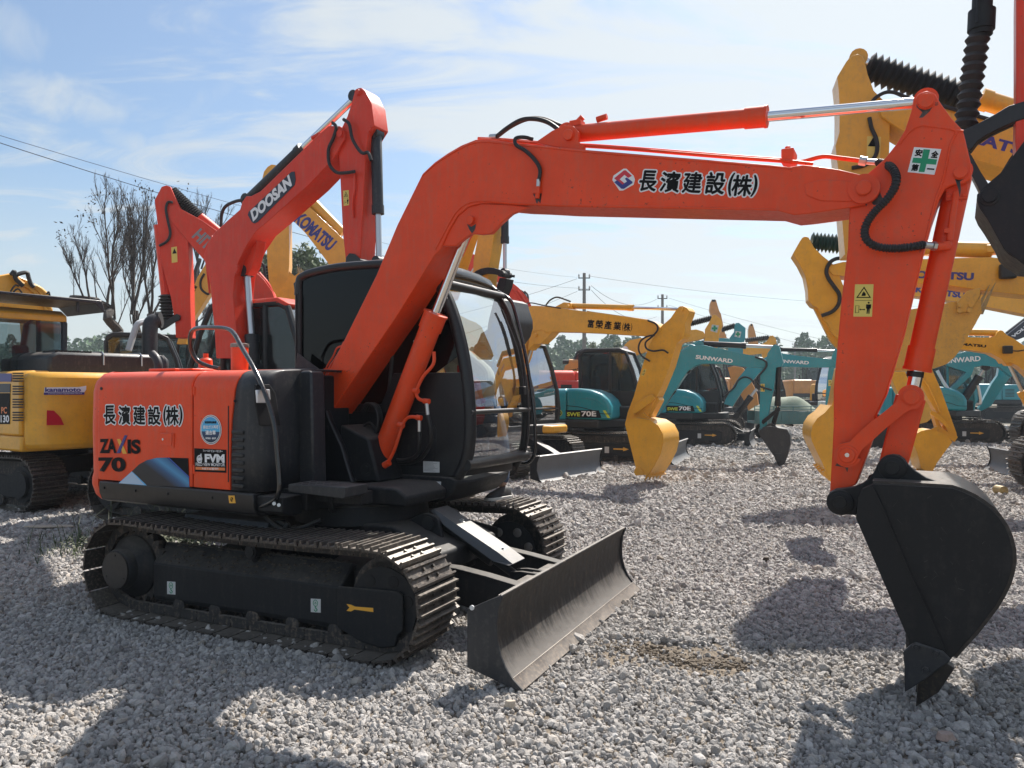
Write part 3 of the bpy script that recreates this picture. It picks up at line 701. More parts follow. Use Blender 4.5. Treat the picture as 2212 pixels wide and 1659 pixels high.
# lower skirt with rounded under-edge
sk = [(-1.004, .915), (-1.012, .905), (-1.012, .83), (-.99, .775), (-.94, .755), (-.3, .75), (.3, .75), (.94, .755), (.99, .775), (1.0, .9), (1.0, .915)]
b = B(); b.prismx(sk, -1.72, -.11); skirt = b.obj('side_skirt', 'black', ROOT, bev=.006)
b = B(); b.prismx([(-.80, .90), (-.98, .90), (-.98, .80), (-.9, .77), (-.80, .77)], -.11, .12); b.prismz([(-.11, -.8), (-.11, .96), (.45, .96), (.62, .7), (.62, .12), (.35, .12), (.25, -.34), (.16, -.8)], .79, .93)
b.obj('deck_frame', 'black_matt', ROOT, bev=.008)
y_ = -1.0125; c = HT('k1', [(1444, 1552), (1482, 1552), (1490, 1600), (1450, 1600)], y_)
st = plate('point_sticker', c, y_, 'amber_vinyl', skirt)
cx, cz = sum(p[0] for p in c)/4, sum(p[1] for p in c)/4
b = B()
for q0 in (0, 180): b.add([(cx, y_-.003, cz)]+[(cx+.011*cos(radians(q0+t)), y_-.003, cz+.014*sin(radians(q0+t))) for t in range(0, 91, 15)], [tuple(range(8))])
b.tube([(cx+.0115*cos(t*.5), y_-.003, cz+.0145*sin(t*.5)) for t in range(14)], .0012, 4, sm=0)
b.obj('centre_mark', 'black_vinyl', st, sm=False)
# things slung under the skirt
b = B(); b.prismx([(-.86, .70), (-.88, .66), (-.86, .655), (-.7, .655), (-.7, .70)], -.95, -.12); b.obj('under_guard', 'charcoal', ROOT, bev=.004)
b = B(); b.tube([(-.2, -.82, .74), (-.12, -.84, .70), (-.03, -.83, .655), (.02, -.82, .70)], .016, 8); b.tube([(-.1, -.8, .7), (.05, -.78, .66), (.2, -.7, .72)], .014, 8); b.obj('drain_hose', 'rubber', ROOT)
# step
st_ = B(); st_.prism([(.12, .935), (.12, .985), (.60, .99), (.60, .925), (.58, .915)], -.93, -.70)
st_ = st_.obj('step', 'charcoal', ROOT, bev=.006)
for i in range(7):
    for j in range(3):
        b = B(); x = .18+i*.06; y = -.90+j*.075; b.lathe((x, y, .985), (x, y, .996), [(0, .020), (.004, .018), (.0045, .009)], 10); b.obj('tread_stud', 'black', st_)
b = B(); b.tube([(.3, -.75, .93), (.3, -.7, .80), (.2, -.6, .78)], .02, 6); b.box(.1, .56, -.72, -.60, .85, .93); b.obj('step_bracket', 'black_matt', ROOT)
# swing bracket for boom foot and boom cylinder base
for y0, y1, nm in ((-.27, -.215, 'foot_plate'), (.195, .24, 'foot_plate')):
    pts = M.T('k3', [(195, 1135), (250, 1125), (300, 1140), (330, 1190), (345, 1240), (420, 1400), (480, 1600), (540, 1700), (180, 1720), (190, 1300)], y0)
    b = B(); b.prism(pts, y0, y1); o = b.obj(nm, 'black', ROOT, bev=.012)
    if y0 < 0:
        p = M.hit('k3', 250, 1280, y0); b = B(); b.prism(quad((p[0]-.08, p[1]-.02), .22, .035), y0-.006, y0); b.obj('stiffener', 'black', o, bev=.003)
        b = B(); pin(b, M.hit('k3', 245, 1275, y0), y0-.02, y0, .012, 8); b.obj('bolt_head', 'black', o)
bp_ = M.hit('k3', 585, 1545, -.15)
for y0, y1 in ((-.19, -.145), (.105, .15)):
    pts = M.T('k3', [(480, 1560), (500, 1510), (560, 1490), (620, 1500), (640, 1540), (640, 1600), (620, 1640), (640, 1760), (480, 1760)], y0)
    b = B(); b.prism(smooth2(pts, 1), y0, y1); o = b.obj('cylinder_lug', 'black', ROOT, bev=.01)
    b = B(); pin(b, M.hit('k3', 585, 1545, y0), y0-.022, y0, .052, 22); pin(b, M.hit('k3', 585, 1545, y0), y0-.03, y0-.02, .03, 22); b.obj('pin_cap', 'black', o)
b = B(); b.prism([(.1, .80), (.1, .93), (.62, .93), (.72, .87), (.70, .80)], -.42, .10); b.prism([(-.05, .93), (-.05, 1.35), (.22, 1.25), (.32, .93)], -.21, .19); b.obj('nose_casting', 'black_matt', ROOT, bev=.02)

# ---- boom
BY0, BY1 = -.17, .15
pts = M.T('k3', [(345, 1200), (300, 1175), (260, 1110), (300, 1010), (450, 702), (640, 318), (772, 0)], BY0)
pts += M.T('c6', [(95, 415), (145, 368), (200, 330), (258, 296), (318, 272), (380, 272), (450, 281), (640, 300), (775, 314), (1560, 378), (1640, 387), (1700, 378), (1760, 385), (1850, 398), (1935, 418), (1985, 440), (2012, 478), (2004, 515), (1965, 545), (1890, 560),
                        (1720, 584), (1660, 590), (1590, 571), (680, 555), (560, 549), (470, 546), (400, 540), (340, 541), (285, 556), (243, 592), (205, 655), (170, 735)], BY0)
pts += M.T('k3', [(1005, 195), (760, 590), (560, 880), (368, 1165)], BY0)
b = B(); b.prism(pts, BY0, BY1); boom = b.obj('boom', 'orange', ROOT, bev=.006, ang=30)
# thin weld flange along the top edge of the near face
fl = M.T('c6', [(95, 425), (145, 378), (200, 341), (258, 308), (318, 284), (380, 283), (450, 291), (640, 308), (775, 323), (1560, 386), (1640, 394)], BY0)
b = B(); b.tube([(a, BY0-.002, z) for a, z in fl], .006, 6, sm=2)
fl = M.T('c6', [(1590, 569), (1100, 556), (680, 549), (560, 543), (470, 540), (400, 533), (330, 531), (275, 546), (232, 585), (195, 650), (150, 735)], BY0)
b.tube([(a, BY0-.002, z) for a, z in fl], .006, 6, sm=2); b.obj('weld_seam', 'orange', boom)
# end boss and access plate
p = M.hit('c6', 1955, 482, BY0)
b = B(); b.lathe((p[0], BY0+.001, p[1]), (p[0], BY0-.03, p[1]), [(0, .082), (.022, .08), (.024, .06)], 32); eb = b.obj('end_boss', 'orange', boom)
b = B(); pin(b, p, BY0-.05, BY0-.02, .041, 24); b.obj('pin_cap', 'orange', boom, bev=.006)
b = B(); b.prism(smooth2(M.T('c6', [(1700, 440), (1985, 450), (2005, 500), (1950, 535), (1715, 530)], BY0), 1), BY0, BY0-.008); b.obj('doubler_plate', 'orange', boom, bev=.004)
# cylinder bracket under the bend
for y0, y1 in ((-.155, -.115), (.095, .135)):
    pts = M.T('c6', [(170, 720), (205, 655), (243, 592), (290, 555), (345, 541), (470, 547), (545, 556), (470, 585), (425, 625), (385, 668), (345, 672), (300, 668), (270, 690), (235, 720)], y0)
    b = B(); b.prism(pts, y0, y1); br = b.obj('cylinder_bracket', 'orange', boom, bev=.006)
    b = B(); pin(b, M.hit('c6', 300, 613, y0), y0-.03, y0, .032, 22); b.obj('pin_cap', 'orange', boom, bev=.005)
# top ears for the arm cylinder
for y0, y1 in ((-.11, -.075), (.055, .09)):
    pts = M.T('c6', [(570, 283), (640, 235), (690, 212), (730, 215), (752, 240), (750, 280), (775, 300), (775, 318), (640, 300)], y0)
    b = B(); b.prism(pts, y0, y1); b.obj('cylinder_ear', 'orange', boom, bev=.004)
b = B(); pin(b, M.hit('c6', 712, 255, -.11), -.135, -.10, .036, 20); b.obj('pin_cap', 'orange', boom, bev=.005)

def cylinder(parent, p0, p1, r, frac, rod, paintm, rodm='chrome', eye=.0, nm='hydraulic_cylinder', gland=True, eye_m=None):
    """barrel from p0, rod to p1; frac = share of the length taken by the barrel"""
    p0, p1 = Vector(p0), Vector(p1); L = (p1-p0).length; bl = L*frac
    b = B(); pr = [(0, r*.7), (.02, r), (bl-.13, r)]
    pr += [(bl-.13, r*1.12), (bl-.015, r*1.12), (bl-.015, r*1.2), (bl, r*1.18)] if gland else [(bl, r)]
    b.lathe(p0, p1, pr, 28)
    y = Vector((0, 1, 0)); e = eye or r*1.15
    b.cyl(p0-y*r*.95, p0+y*r*.95, e, n=22)
    c = b.obj(nm, paintm, parent, ang=40)
    d = (p1-p0).normalized()
    b = B(); b.cyl(p0+d*(bl-.01), p1, rod, n=24); b.obj('piston_rod', rodm, c)
    b = B(); b.cyl(p1-y*r*.9, p1+y*r*.9, e*.95, n=22); b.obj('rod_eye', eye_m or paintm, c)
    return c, d, bl
# arm cylinder
p0 = M.P('c6', 712, 250, -.01); p1 = M.P('c4', 835, 678, -.01)
q = M.P('c6', 1547, 195, -.01); fr_ = (q-p0).length/(p1-p0).length
ac, d, bl = cylinder(ROOT, p0, p1, .056, fr_, .031, 'orange')
b = B(); b.cyl(p0+Vector((.05, 0, .06)), p0+Vector((.10, 0, .10)), .02, n=10); b.box(p0.x+.02, p0.x+.10, -.05, .03, p0.z+.04, p0.z+.075); b.cyl(p0+Vector((.2, 0, .065)), p0+Vector((.27, 0, .075)), .02, n=10); b.obj('hose_fitting', 'orange', ac)
# boom cylinder
p0 = M.P('k3', 645, 1535, -.02); p1 = M.P('c6', 300, 613, -.02); q = M.P('k3', 1042, 570, -.02)
bc, d, bl = cylinder(ROOT, p0, p1, .078, (q-p0).length/(p1-p0).length, .034, 'orange', eye=.065)
b = B(); dn = Vector((0, -1, 0)); sd = d.cross(dn)
def along(t, off=0., lat=-.08): return p0+d*t+sd*off+Vector((0, lat, 0))
LP = [M.P('k3', x, y, -.10) for x, y in ((1005, 800), (1000, 880), (935, 960), (895, 1050), (905, 1095), (950, 1115))]
b.tube(LP, .013, 8); b.cyl(M.P('k3', 875, 1048, -.10), M.P('k3', 905, 1050, -.10), .022, n=10); b.cyl(M.P('k3', 940, 1112, -.10), M.P('k3', 975, 1116, -.10), .02, n=10)
LP = [M.P('k3', x, y, -.12) for x, y in ((715, 1500), (755, 1420), (800, 1280), (830, 1225), (870, 1212), (915, 1222))]
b.tube(LP, .013, 8); b.cyl(M.P('k3', 780, 1262, -.12), M.P('k3', 812, 1268, -.12), .022, n=10); b.cyl(M.P('k3', 895, 1215, -.12), M.P('k3', 925, 1220, -.12), .02, n=10)
b.cyl(M.P('k3', 690, 1520, -.12), M.P('k3', 722, 1500, -.12), .026, n=10)
b.obj('steel_pipe', 'orange', bc)
b = B()
for x0, y0_, x1, y1_ in ((958, 1128, 966, 1200), (912, 1235, 912, 1305)): b.cyl(M.P('k3', x0, y0_, -.11), M.P('k3', x1, y1_, -.11), .014, n=10)
b.obj('hose_fitting', 'zinc', bc)
b = B(); b.tube([M.P('k3', x, y, l) for x, y, l in ((966, 1200, -.11), (985, 1300, -.1), (975, 1400, -.05), (900, 1490, .05), (780, 1500, .08), (700, 1450, .08))], .016, 8)
b.tube([M.P('k3', x, y, l) for x, y, l in ((912, 1305, -.11), (912, 1390, -.1), (890, 1460, -.02), (800, 1490, .06), (720, 1470, .08))], .016, 8); b.obj('hydraulic_hose', 'rubber', bc)
# pipes along the lower left edge of the boom
b = B(); b.tube([M.P('k3', x, y, .12) for x, y in ((235, 1115), (290, 1000), (330, 900), (372, 830), (395, 780), (425, 765), (440, 740))], .012, 8)
b.tube([M.P('k3', x, y, .05) for x, y in ((250, 1108), (310, 990), (345, 905), (385, 845), (430, 770))], .012, 8)
b.box(*[v for v in (M.P('k3', 310, 930, 0).x-.02, M.P('k3', 350, 900, 0).x)], .02, .14, M.P('k3', 330, 930, .0).z, M.P('k3', 330, 905, .0).z); b.obj('steel_pipe', 'orange', boom)
# pipe on top of the boom and its clamp
b = B(); b.tube([M.P('c6', x, y, .10) for x, y in ((330, 268), (450, 274), (640, 290), (800, 297), (1000, 311), (1200, 327), (1400, 343), (1640, 360), (1690, 366), (1780, 344), (1850, 350), (1945, 362))], .013, 8, sm=4)
b.tube([M.P('c6', x, y, -.06) for x, y in ((335, 272), (450, 278), (640, 293), (800, 301), (1000, 315), (1200, 332), (1400, 348), (1640, 365), (1690, 370), (1740, 376))], .011, 8, sm=4)
b.obj('steel_pipe', 'orange', boom)
b = B(); c = M.P('c6', 1645, 360, .05); b.box(c.x-.04, c.x+.03, -.04, .12, c.z-.035, c.z+.05); b.cyl(c+Vector((-.015, 0, .03)), c+Vector((-.015, 0, .085)), .018, n=8); b.obj('pipe_clamp', 'orange', boom, bev=.006)
# hoses at the top of the bend
b = B(); b.tube([M.P('c6', x, y, s) for x, y, s in ((405, 262, -.03), (450, 225, -.03), (510, 190, -.03), (570, 185, -.03), (625, 200, -.02), (672, 232, -.02), (700, 250, .0))], .016, 8)
b.tube([M.P('c6', x, y, s) for x, y, s in ((405, 262, .07), (470, 215, .07), (540, 185, .07), (610, 187, .07), (680, 215, .06), (740, 225, .03))], .016, 8)
b.tube([M.P('c6', x, y, s) for x, y, s in ((560, 270, -.10), (520, 262, -.15), (487, 268, -.18), (490, 295, -.19), (530, 320, -.19), (570, 360, -.19), (590, 400, -.19), (584, 450, -.19))], .013, 8)
b.obj('hydraulic_hose', 'rubber', boom)
b = B(); b.cyl(M.P('c6', 385, 262, -.03), M.P('c6', 408, 260, -.03), .022, n=10); b.cyl(M.P('c6', 380, 262, .07), M.P('c6', 408, 260, .07), .022, n=10); b.cyl(M.P('c6', 584, 440, -.19), M.P('c6', 582, 470, -.19), .014, n=10); b.obj('hose_fitting', 'zinc', boom)
b = B(); b.cyl(M.P('c6', 582, 470, -.185), M.P('c6', 578, 520, -.185), .016, n=10); b.box(M.P('c6', 563, 0, -.18).x, M.P('c6', 592, 0, -.18).x, -.20, -.165, M.P('c6', 575, 500, -.18).z, M.P('c6', 575, 480, -.18).z); b.obj('grease_block', 'orange', boom)

# ---- arm
AY0, AY1 = -.14, .13
pts = M.T('c5', [(310, 332), (165, 382), (177, 180), (186, 0)], AY0)
pts += M.T('c2', [(1503, 850), (1540, 430), (1578, 0)], AY0)
pts += M.T('c4', [(318, 1640), (322, 1500), (330, 1385), (420, 1250), (440, 1160), (560, 1055), (640, 955), (698, 860), (738, 740), (752, 665), (790, 618), (845, 600), (898, 622), (930, 678), (1000, 775), (1080, 862), (1092, 900), (1145, 1125), (1132, 1190), (1085, 1214), (1010, 1226), (962, 1250), (925, 1320), (880, 1450), (822, 1659)], AY0)
pts += M.T('c3', [(520, 190), (450, 480), (372, 740), (300, 990), (212, 1170), (200, 1330)], AY0)
b = B(); b.prism(pts, AY0, AY1); arm = b.obj('arm', 'orange', ROOT, bev=.007, ang=30)
b = B(); fl = M.T('c4', [(660, 960), (700, 905), (745, 860), (800, 835), (860, 838), (1030, 868), (1000, 960), (950, 1190), (900, 1330), (830, 1620)], AY0)
b.tube([(a, AY0-.001, z) for a, z in fl], .007, 6, sm=3)
fl = M.T('c4', [(1030, 868), (1085, 870)], AY0); b.tube([(a, AY0-.001, z) for a, z in fl], .007, 6, sm=0)
b.obj('weld_seam', 'orange', arm)
def capped(k, x, y, y0, r, m='orange', par=arm, rim=1.25, boss=.02):
    p = M.hit(k, x, y, y0); b = B()
    b.lathe((p[0], y0, p[1]), (p[0], y0-boss*1.6, p[1]), [(0, r*rim), (boss*.6, r*rim), (boss*.6, r), (boss*1.6, r), (boss*1.6, r*.2)], 28)
    return b.obj('pin_cap', m, par, bev=.003)
capped('c4', 838, 678, AY0, .037, rim=1.1); capped('c4', 1062, 1150, AY0, .031, rim=1.1)
paint('grease', (.018, .012, .010), .35, .3, .2)
def smear(k, pts, y, par): plate('grease_smear', M.T(k, pts, y), y, 'grease', par, .0012)
smear('c4', [(770, 690), (790, 720), (835, 725), (870, 700), (885, 655), (890, 690), (860, 740), (815, 780), (790, 782), (812, 745), (775, 712)], AY0, arm)
smear('c4', [(1020, 1165), (1045, 1185), (1095, 1180), (1050, 1215), (1030, 1190)], AY0, arm)
smear('c4', [(475, 1345), (515, 1310), (530, 1270), (548, 1320), (520, 1350), (490, 1362)], AY0, arm)
smear('c5', [(205, 150), (215, 125), (245, 115), (222, 170), (240, 205), (290, 200), (270, 225), (262, 262), (250, 235), (195, 225), (212, 200)], AY0, arm)
# ribbed hose in front of the arm
b = B(); HP = spline([M.P('c4', x, y, s) for x, y, s in ((515, 1078, -.03), (570, 1090, -.1), (615, 1120, -.2), (640, 1180, -.24), (625, 1250, -.25), (570, 1330, -.25), (500, 1400, -.25), (450, 1470, -.24), (428, 1540, -.24), (450, 1600, -.24), (520, 1638, -.22), (640, 1648, -.2), (760, 1635, -.18), (830, 1622, -.16))], 14)
b.tube(HP, .021, 10, sm=0, rad=lambda t: .0185); ho = b.obj('hydraulic_hose', 'rubber', arm)
b = B(); L_ = 0; last = 0
for i in range(1, len(HP)-1):
    L_ += (HP[i]-HP[i-1]).length
    if L_-last > .013:
        last = L_; dd = (HP[i+1]-HP[i-1]).normalized(); b.lathe(HP[i]-dd*.0035, HP[i]+dd*.0035, [(0, .019), (.0015, .0235), (.0055, .0235), (.007, .019)], 10)
o = b.obj('hose_spiral', 'charcoal', ho); o['kind'] = 'stuff'
b = B(); b.cyl(M.P('c4', 395, 1065, .0), M.P('c4', 440, 1072, .0), .026, n=8); b.cyl(M.P('c4', 440, 1072, .0), M.P('c4', 515, 1078, -.03), .017, n=10); b.cyl(M.P('c4', 820, 1624, -.16), M.P('c4', 880, 1630, -.15), .019, n=10); b.cyl(M.P('c4', 878, 1630, -.15), M.P('c4', 900, 1634, -.14), .024, n=6); b.obj('hose_fitting', 'zinc', ho)
# bucket cylinder
p0 = M.P('c4', 1062, 1150, 0.); p1 = M.P('c3', 510, 1000, 0.); q = M.P('c3', 560, 795, 0.)
kc, d, bl = cylinder(ROOT, p0, p1, .062, (q-p0).length/(p1-p0).length, .036, 'orange', eye=.058)
b = B(); v0, v1 = M.P('c3', 545, 800, 0.), M.P('c3', 538, 845, 0.); b.cyl(v0, v1, .043, n=20); v2 = v1.lerp(p1, .4); b.obj('rod_seal', 'black', kc)
b = B()
f0 = M.P('c4', 1040, 1262, -.075); b.box(f0.x-.05, f0.x+.05, -.085, -.05, f0.z-.05, f0.z+.045)
for dx in (-.035, .035):
    for dz in (-.03, .03): b.cyl((f0.x+dx, -.095, f0.z+dz), (f0.x+dx, -.083, f0.z+dz), .012, n=8)
b.tube([M.P('c4', x, y, -.10) for x, y in ((1038, 1270, ), (1030, 1330), (1010, 1450), (1000, 1540), (992, 1600))], .017, 8)
b.box(M.P('c4', 955, 1530, -.1).x, M.P('c4', 1005, 1530, -.1).x, -.115, -.07, M.P('c4', 980, 1548, -.1).z, M.P('c4', 980, 1515, -.1).z)
b.cyl(M.P('c4', 905, 1636, -.13), M.P('c4', 1000, 1632, -.10), .022, n=10); b.box(M.P('c4', 948, 1640, -.1).x, M.P('c4', 1003, 1640, -.1).x, -.13, -.07, M.P('c4', 975, 1659, -.1).z, M.P('c4', 975, 1605, -.1).z)
b.obj('cylinder_pipe', 'orange', kc, bev=.003)
# links
for y0, y1 in ((-.20, -.155), (.145, .19)):
    a0 = M.hit('c5', 262, 165, y0); j = M.hit('c3', 505, 1010, y0)
    up = M.T('c3', [(0, 1385), (60, 1320), (180, 1215), (290, 1130), (375, 1060), (408, 1000)], y0)
    lo_ = M.T('c3', [(600, 1060), (560, 1110), (500, 1115), (440, 1155), (300, 1270), (190, 1370), (100, 1450), (60, 1520)], y0)
    b = B(); pts = up+[(j[0]+.064*cos(radians(q)), j[1]+.064*sin(radians(q))) for q in range(165, -40, -20)]+lo_+[(a0[0]+.07*cos(radians(q)), a0[1]+.07*sin(radians(q))) for q in range(-15, -240, -20)]
    b.prism(pts, y0, y1); lk = b.obj('side_link', 'orange', ROOT, bev=.006)
    if y0 < 0:
        capped('c5', 260, 167, y0, .04, 'orange', lk, 1.4, .010); capped('c3', 510, 1010, y0, .040, 'orange', lk, 1.2, .012)
        b = B(); pin(b, a0, y0-.022, y0-.018, .012, 10); b.obj('grease_nipple', 'chrome', lk)
j = M.hit('c3', 505, 1010, 0.); kp = M.hit('c5', 512, 235, 0.)
dv = Vector((kp[0]-j[0], kp[1]-j[1])); nn = Vector((-dv.y, dv.x)).normalized()
b = B(); b.prism([(j[0]+nn.x*.075, j[1]+nn.y*.075), (j[0]-nn.x*.075, j[1]-nn.y*.075), (kp[0]-nn.x*.07, kp[1]-nn.y*.07), (kp[0]+nn.x*.07, kp[1]+nn.y*.07)], -.10, .10); pin(b, j, -.15, .15, .06, 22); b.obj('bucket_link', 'orange', ROOT, bev=.01)

# ---- bucket
KY = .36
ear = [(146, 428), (148, 400), (165, 372), (200, 355), (250, 350), (300, 343), (345, 325), (380, 300), (410, 262), (425, 225), (445, 192), (480, 170), (515, 163), (550, 168), (580, 190), (600, 222), (640, 258), (700, 292), (760, 312), (838, 328), (835, 350), (700, 345), (400, 330), (330, 400), (310, 500), (260, 496), (200, 485), (165, 460)]
bk = None
backc = [(402, 326), (500, 330), (600, 336), (700, 342), (760, 345), (842, 350), (900, 370), (960, 398), (1010, 430), (1060, 468), (1100, 512), (1135, 565), (1160, 620), (1177, 690), (1180, 755), (1168, 820), (1150, 880), (1120, 940), (1085, 1000), (1040, 1060), (970, 1150), (910, 1215), (850, 1282)]
back = M.T('c5', backc, -KY)
b = B(); inn = []
b.strip(back[::-1], -KY+.012, KY-.012, -.016)
bk = b.obj('bucket', 'bucket_shell', ROOT, ang=60)
side = back + M.T('c5', [(800, 1305), (735, 1330), (605, 1232), (598, 1180), (310, 515), (322, 400), (345, 350)], -KY)
for y0, y1 in ((-KY, -KY+.014), (KY-.014, KY)):
    b = B(); b.prism(side, y0, y1); sp_ = b.obj('side_plate', 'bucket_black', bk, bev=.003)
    lt = M.T('c5', [(345, 352), (400, 330), (470, 480), (600, 790), (690, 985), (760, 1140), (805, 1240), (735, 1330), (605, 1232), (598, 1180), (310, 515), (322, 400)], -KY)
    b = B(); yy = (y0-.008, y0) if y0 < 0 else (y1, y1+.008); b.prism(lt, *yy); b.obj('edge_doubler', 'bucket_black', bk, bev=.003)
    # side cutter
    ct = M.T('c5', [(612, 1210), (640, 1196), (790, 1245), (832, 1288), (825, 1300), (690, 1402), (580, 1470), (578, 1330), (570, 1250)], -KY)
    yy = (y0-.026, y0-.006) if y0 < 0 else (y1+.006, y1+.026); b = B(); b.prism(ct, *yy); sc_ = b.obj('side_cutter', 'charcoal', bk, bev=.005)
    if y0 < 0:
        for x, y in ((643, 1228), (753, 1266), (696, 1355)):
            p = M.hit('c5', x, y, yy[0]); b = B(); b.lathe((p[0], yy[0]+.001, p[1]), (p[0], yy[0]-.012, p[1]), [(0, .02), (.012, .016)], 6); pin(b, p, yy[0]-.016, yy[0]-.010, .008, 8); b.obj('cutter_bolt', 'charcoal', sc_)
for y0, y1 in ((-.215, -.155), (.155, .215)):
    b = B(); b.prism(M.T('c5', ear, y0), y0, y1); e_ = b.obj('bucket_ear', 'bucket_black', bk, bev=.006)
    if y0 < 0:
        for x, y in ((222, 428), (512, 235)):
            p = M.hit('c5', x, y, y0); b = B(); b.lathe((p[0], y0+.001, p[1]), (p[0], y0-.05, p[1]), [(0, .070), (.010, .068), (.012, .054), (.02, .054), (.022, .036), (.03, .034)], 30); b.obj('pin_boss', 'bucket_black', e_)
bk0 = bk
# lip and teeth
lp = M.hit('c5', 850, 1282, -KY); tp = M.hit('c5', 640, 1572, -KY)
b = B(); ang_ = atan2(tp[1]-lp[1], tp[0]-lp[0]); cx_, sx_ = cos(ang_), sin(ang_)
def LPt(t, o_): return (lp[0]+cx_*t-sx_*o_, lp[1]+sx_*t+cx_*o_)
b.prism([LPt(-.03, 0), LPt(.13, 0), LPt(.15, -.02), LPt(.13, -.036), LPt(-.03, -.036)], -KY+.014, KY-.014); b.obj('lip_plate', 'bucket_black', bk, bev=.004)
for i in range(4):
    y = -KY+.05+i*(2*KY-.1)/3; w = .038
    b = B(); v = []
    tip = (tp[0], tp[1]); A = LPt(.05, .035); A2 = LPt(.05, -.07); C1 = LPt(.2, .04); C2 = LPt(.2, -.065)
    v = [(A[0], y-w, A[1]), (A[0], y+w, A[1]), (A2[0], y+w, A2[1]), (A2[0], y-w, A2[1]), (C1[0], y-w, C1[1]), (C1[0], y+w, C1[1]), (C2[0], y+w, C2[1]), (C2[0], y-w, C2[1]), (tip[0], y-w*.55, tip[1]), (tip[0]+.01, y+w*.55, tip[1])]
    b.add(v, [(0, 3, 2, 1), (0, 1, 5, 4), (1, 2, 6, 5), (2, 3, 7, 6), (3, 0, 4, 7), (4, 5, 9, 8), (5, 6, 9), (6, 7, 8, 9), (7, 4, 8)]); b.obj('bucket_tooth', 'edge_dark', bk, bev=.004, recalc=True)
# ---- cab
CY0, CY1 = .10, 1.08
cf = M.T('k3', [(1000, 330), (1058, 400), (1105, 500), (1150, 640), (1188, 800), (1218, 1000), (1232, 1200), (1228, 1380), (1205, 1500), (1160, 1590)], CY0)
top = M.T('k3', [(150, 345), (170, 325), (230, 300), (400, 265), (670, 245), (800, 250), (930, 275)], CY0)
rear = [(-.77, .97), (-.77, 1.6), (-.765, 2.46)]
full = [(-.76, .97), (-.765, 2.44)]+top+cf+[(.70, .955)]
# floor tub
b = B(); b.prismz([(-.75, CY0), (-.75, CY1), (.72, CY1), (.80, CY1-.1), (.80, CY0+.1), (.74, CY0)], .93, 1.02)
cab = b.obj('cab', 'black', ROOT, bev=.015)
# nose apron below the cab
pz = lambda k, z: [(-.1, CY0-.02, z), (-.1, CY1-.02, z), (.66-k, CY1-.02, z), (.80-k, CY1-.15, z), (.86-k, CY0+.30, z), (.87-k, CY0+.12, z), (.80-k, CY0-.02, z)]
b = B(); R_ = [pz(.05, .96), pz(0, .93), pz(.03, .86), pz(.12, .785), pz(.2, .765)]; n = 7
b.add([p for r in R_ for p in r], [(i*n+j, i*n+(j+1) % n, (i+1)*n+(j+1) % n, (i+1)*n+j) for i in range(4) for j in range(n)]+[tuple(range(n)), tuple(range(4*n, 5*n))[::-1]])
b.obj('apron', 'black_matt', cab, bev=.012, recalc=True)
# near wall: lower panel, glass, upper band
def zline(fr_line, a):
    for i in range(len(fr_line)-1):
        (a0, z0), (a1, z1) = fr_line[i], fr_line[i+1]
        if (a0-a)*(a1-a) <= 0 and a0 != a1: return lerp(z0, z1, (a-a0)/(a1-a0))
low = [p for p in cf if p[1] < 1.72]
b = B(); b.prism([(-.76, 1.0), (-.76, 1.66), (-.45, 1.50), (.10, 1.50), (.22, 1.74), (low[0][0]-.01, 1.74)]+low+[(.70, .965)], CY0, CY0+.035); b.obj('side_wall', 'black', cab, bev=.008)
b = B(); b.prism([(-.70, 1.03), (-.70, 1.44), (.55, 1.44), (.62, 1.30), (.60, 1.03)], CY0-.006, CY0+.002); b.obj('wall_panel', 'black_matt', cab, bev=.012)
glz = [p for p in cf if p[1] >= 1.68]
b = B(); b.prism([(-.745, 1.60), (-.75, 2.44)]+[(a, z-.02) for a, z in top[1:]]+glz+[(.2, 1.49), (-.45, 1.49)], CY0+.012, CY0+.018); b.obj('side_window', 'glass_dark', cab, sm=False)
def bar(name, pts, r, m='black', par=cab, n=10, sm=3, sq=1.):
    b = B(); b.tube(pts, r, n, sm=sm); return b.obj(name, m, par)
for y in (CY0+.015, CY1-.015):
    bar('cab_pillar', [(a-.025, y+(.02 if y < .5 else 0), z) for a, z in [(.52, 2.535)]+cf], .046 if y < .5 else .036)
    bar('roof_rail', [(a, y, z) for a, z in [(-.765, 2.40)]+top[:1]+top[1:]+[cf[0]]], .035)
    bar('rear_pillar', [(-.75, y, .98), (-.755, y, 1.7), (-.755, y, 2.46)], .035)
for z, r in ((.985, .03), (2.44, .03)): bar('cross_rail', [(-.75, CY0, z), (-.75, CY1, z)], r, sm=0)
bar('window_bar', [(.16, CY0+.02, 1.5), (.20, CY0+.02, 2.0), (.15, CY0+.02, 2.5)], .02)
# roof skin
rows = []
rl = [(-.79, 2.44), (-.80, 2.50)]+[(a, z+.01) for a, z in top[1:]]+[(.56, 2.52), (cf[0][0], cf[0][1])]
for y, dz in ((CY0-.005, 0), (CY0+.05, .035), (CY0+.25, .06), (CY0+.49, .07), (CY1-.25, .06), (CY1-.05, .035), (CY1+.005, 0)):
    rows.append([(a, y, z+dz*(1 if 0 < i < len(rl)-1 else .3)) for i, (a, z) in enumerate(rl)])
b = B(); b.grid(rows); rf = b.obj('cab_roof', 'black_gloss', cab, ang=60); md = rf.modifiers.new('t', 'SOLIDIFY'); md.thickness = .02
p = M.P('k3', 200, 262, CY0+.3)
bar('roof_handle', [(-.66, .32, 2.56), (-.66, .32, 2.61), (-.50, .32, 2.62), (-.50, .32, 2.56)], .01, 'black_matt', rf, sm=0)
b = B(); b.cyl((.30, .55, 2.585), (.30, .55, 2.60), .20, n=28); b.box(.1, .5, .3, .8, 2.56, 2.588); b.obj('roof_hatch', 'black_matt', rf, bev=.005)
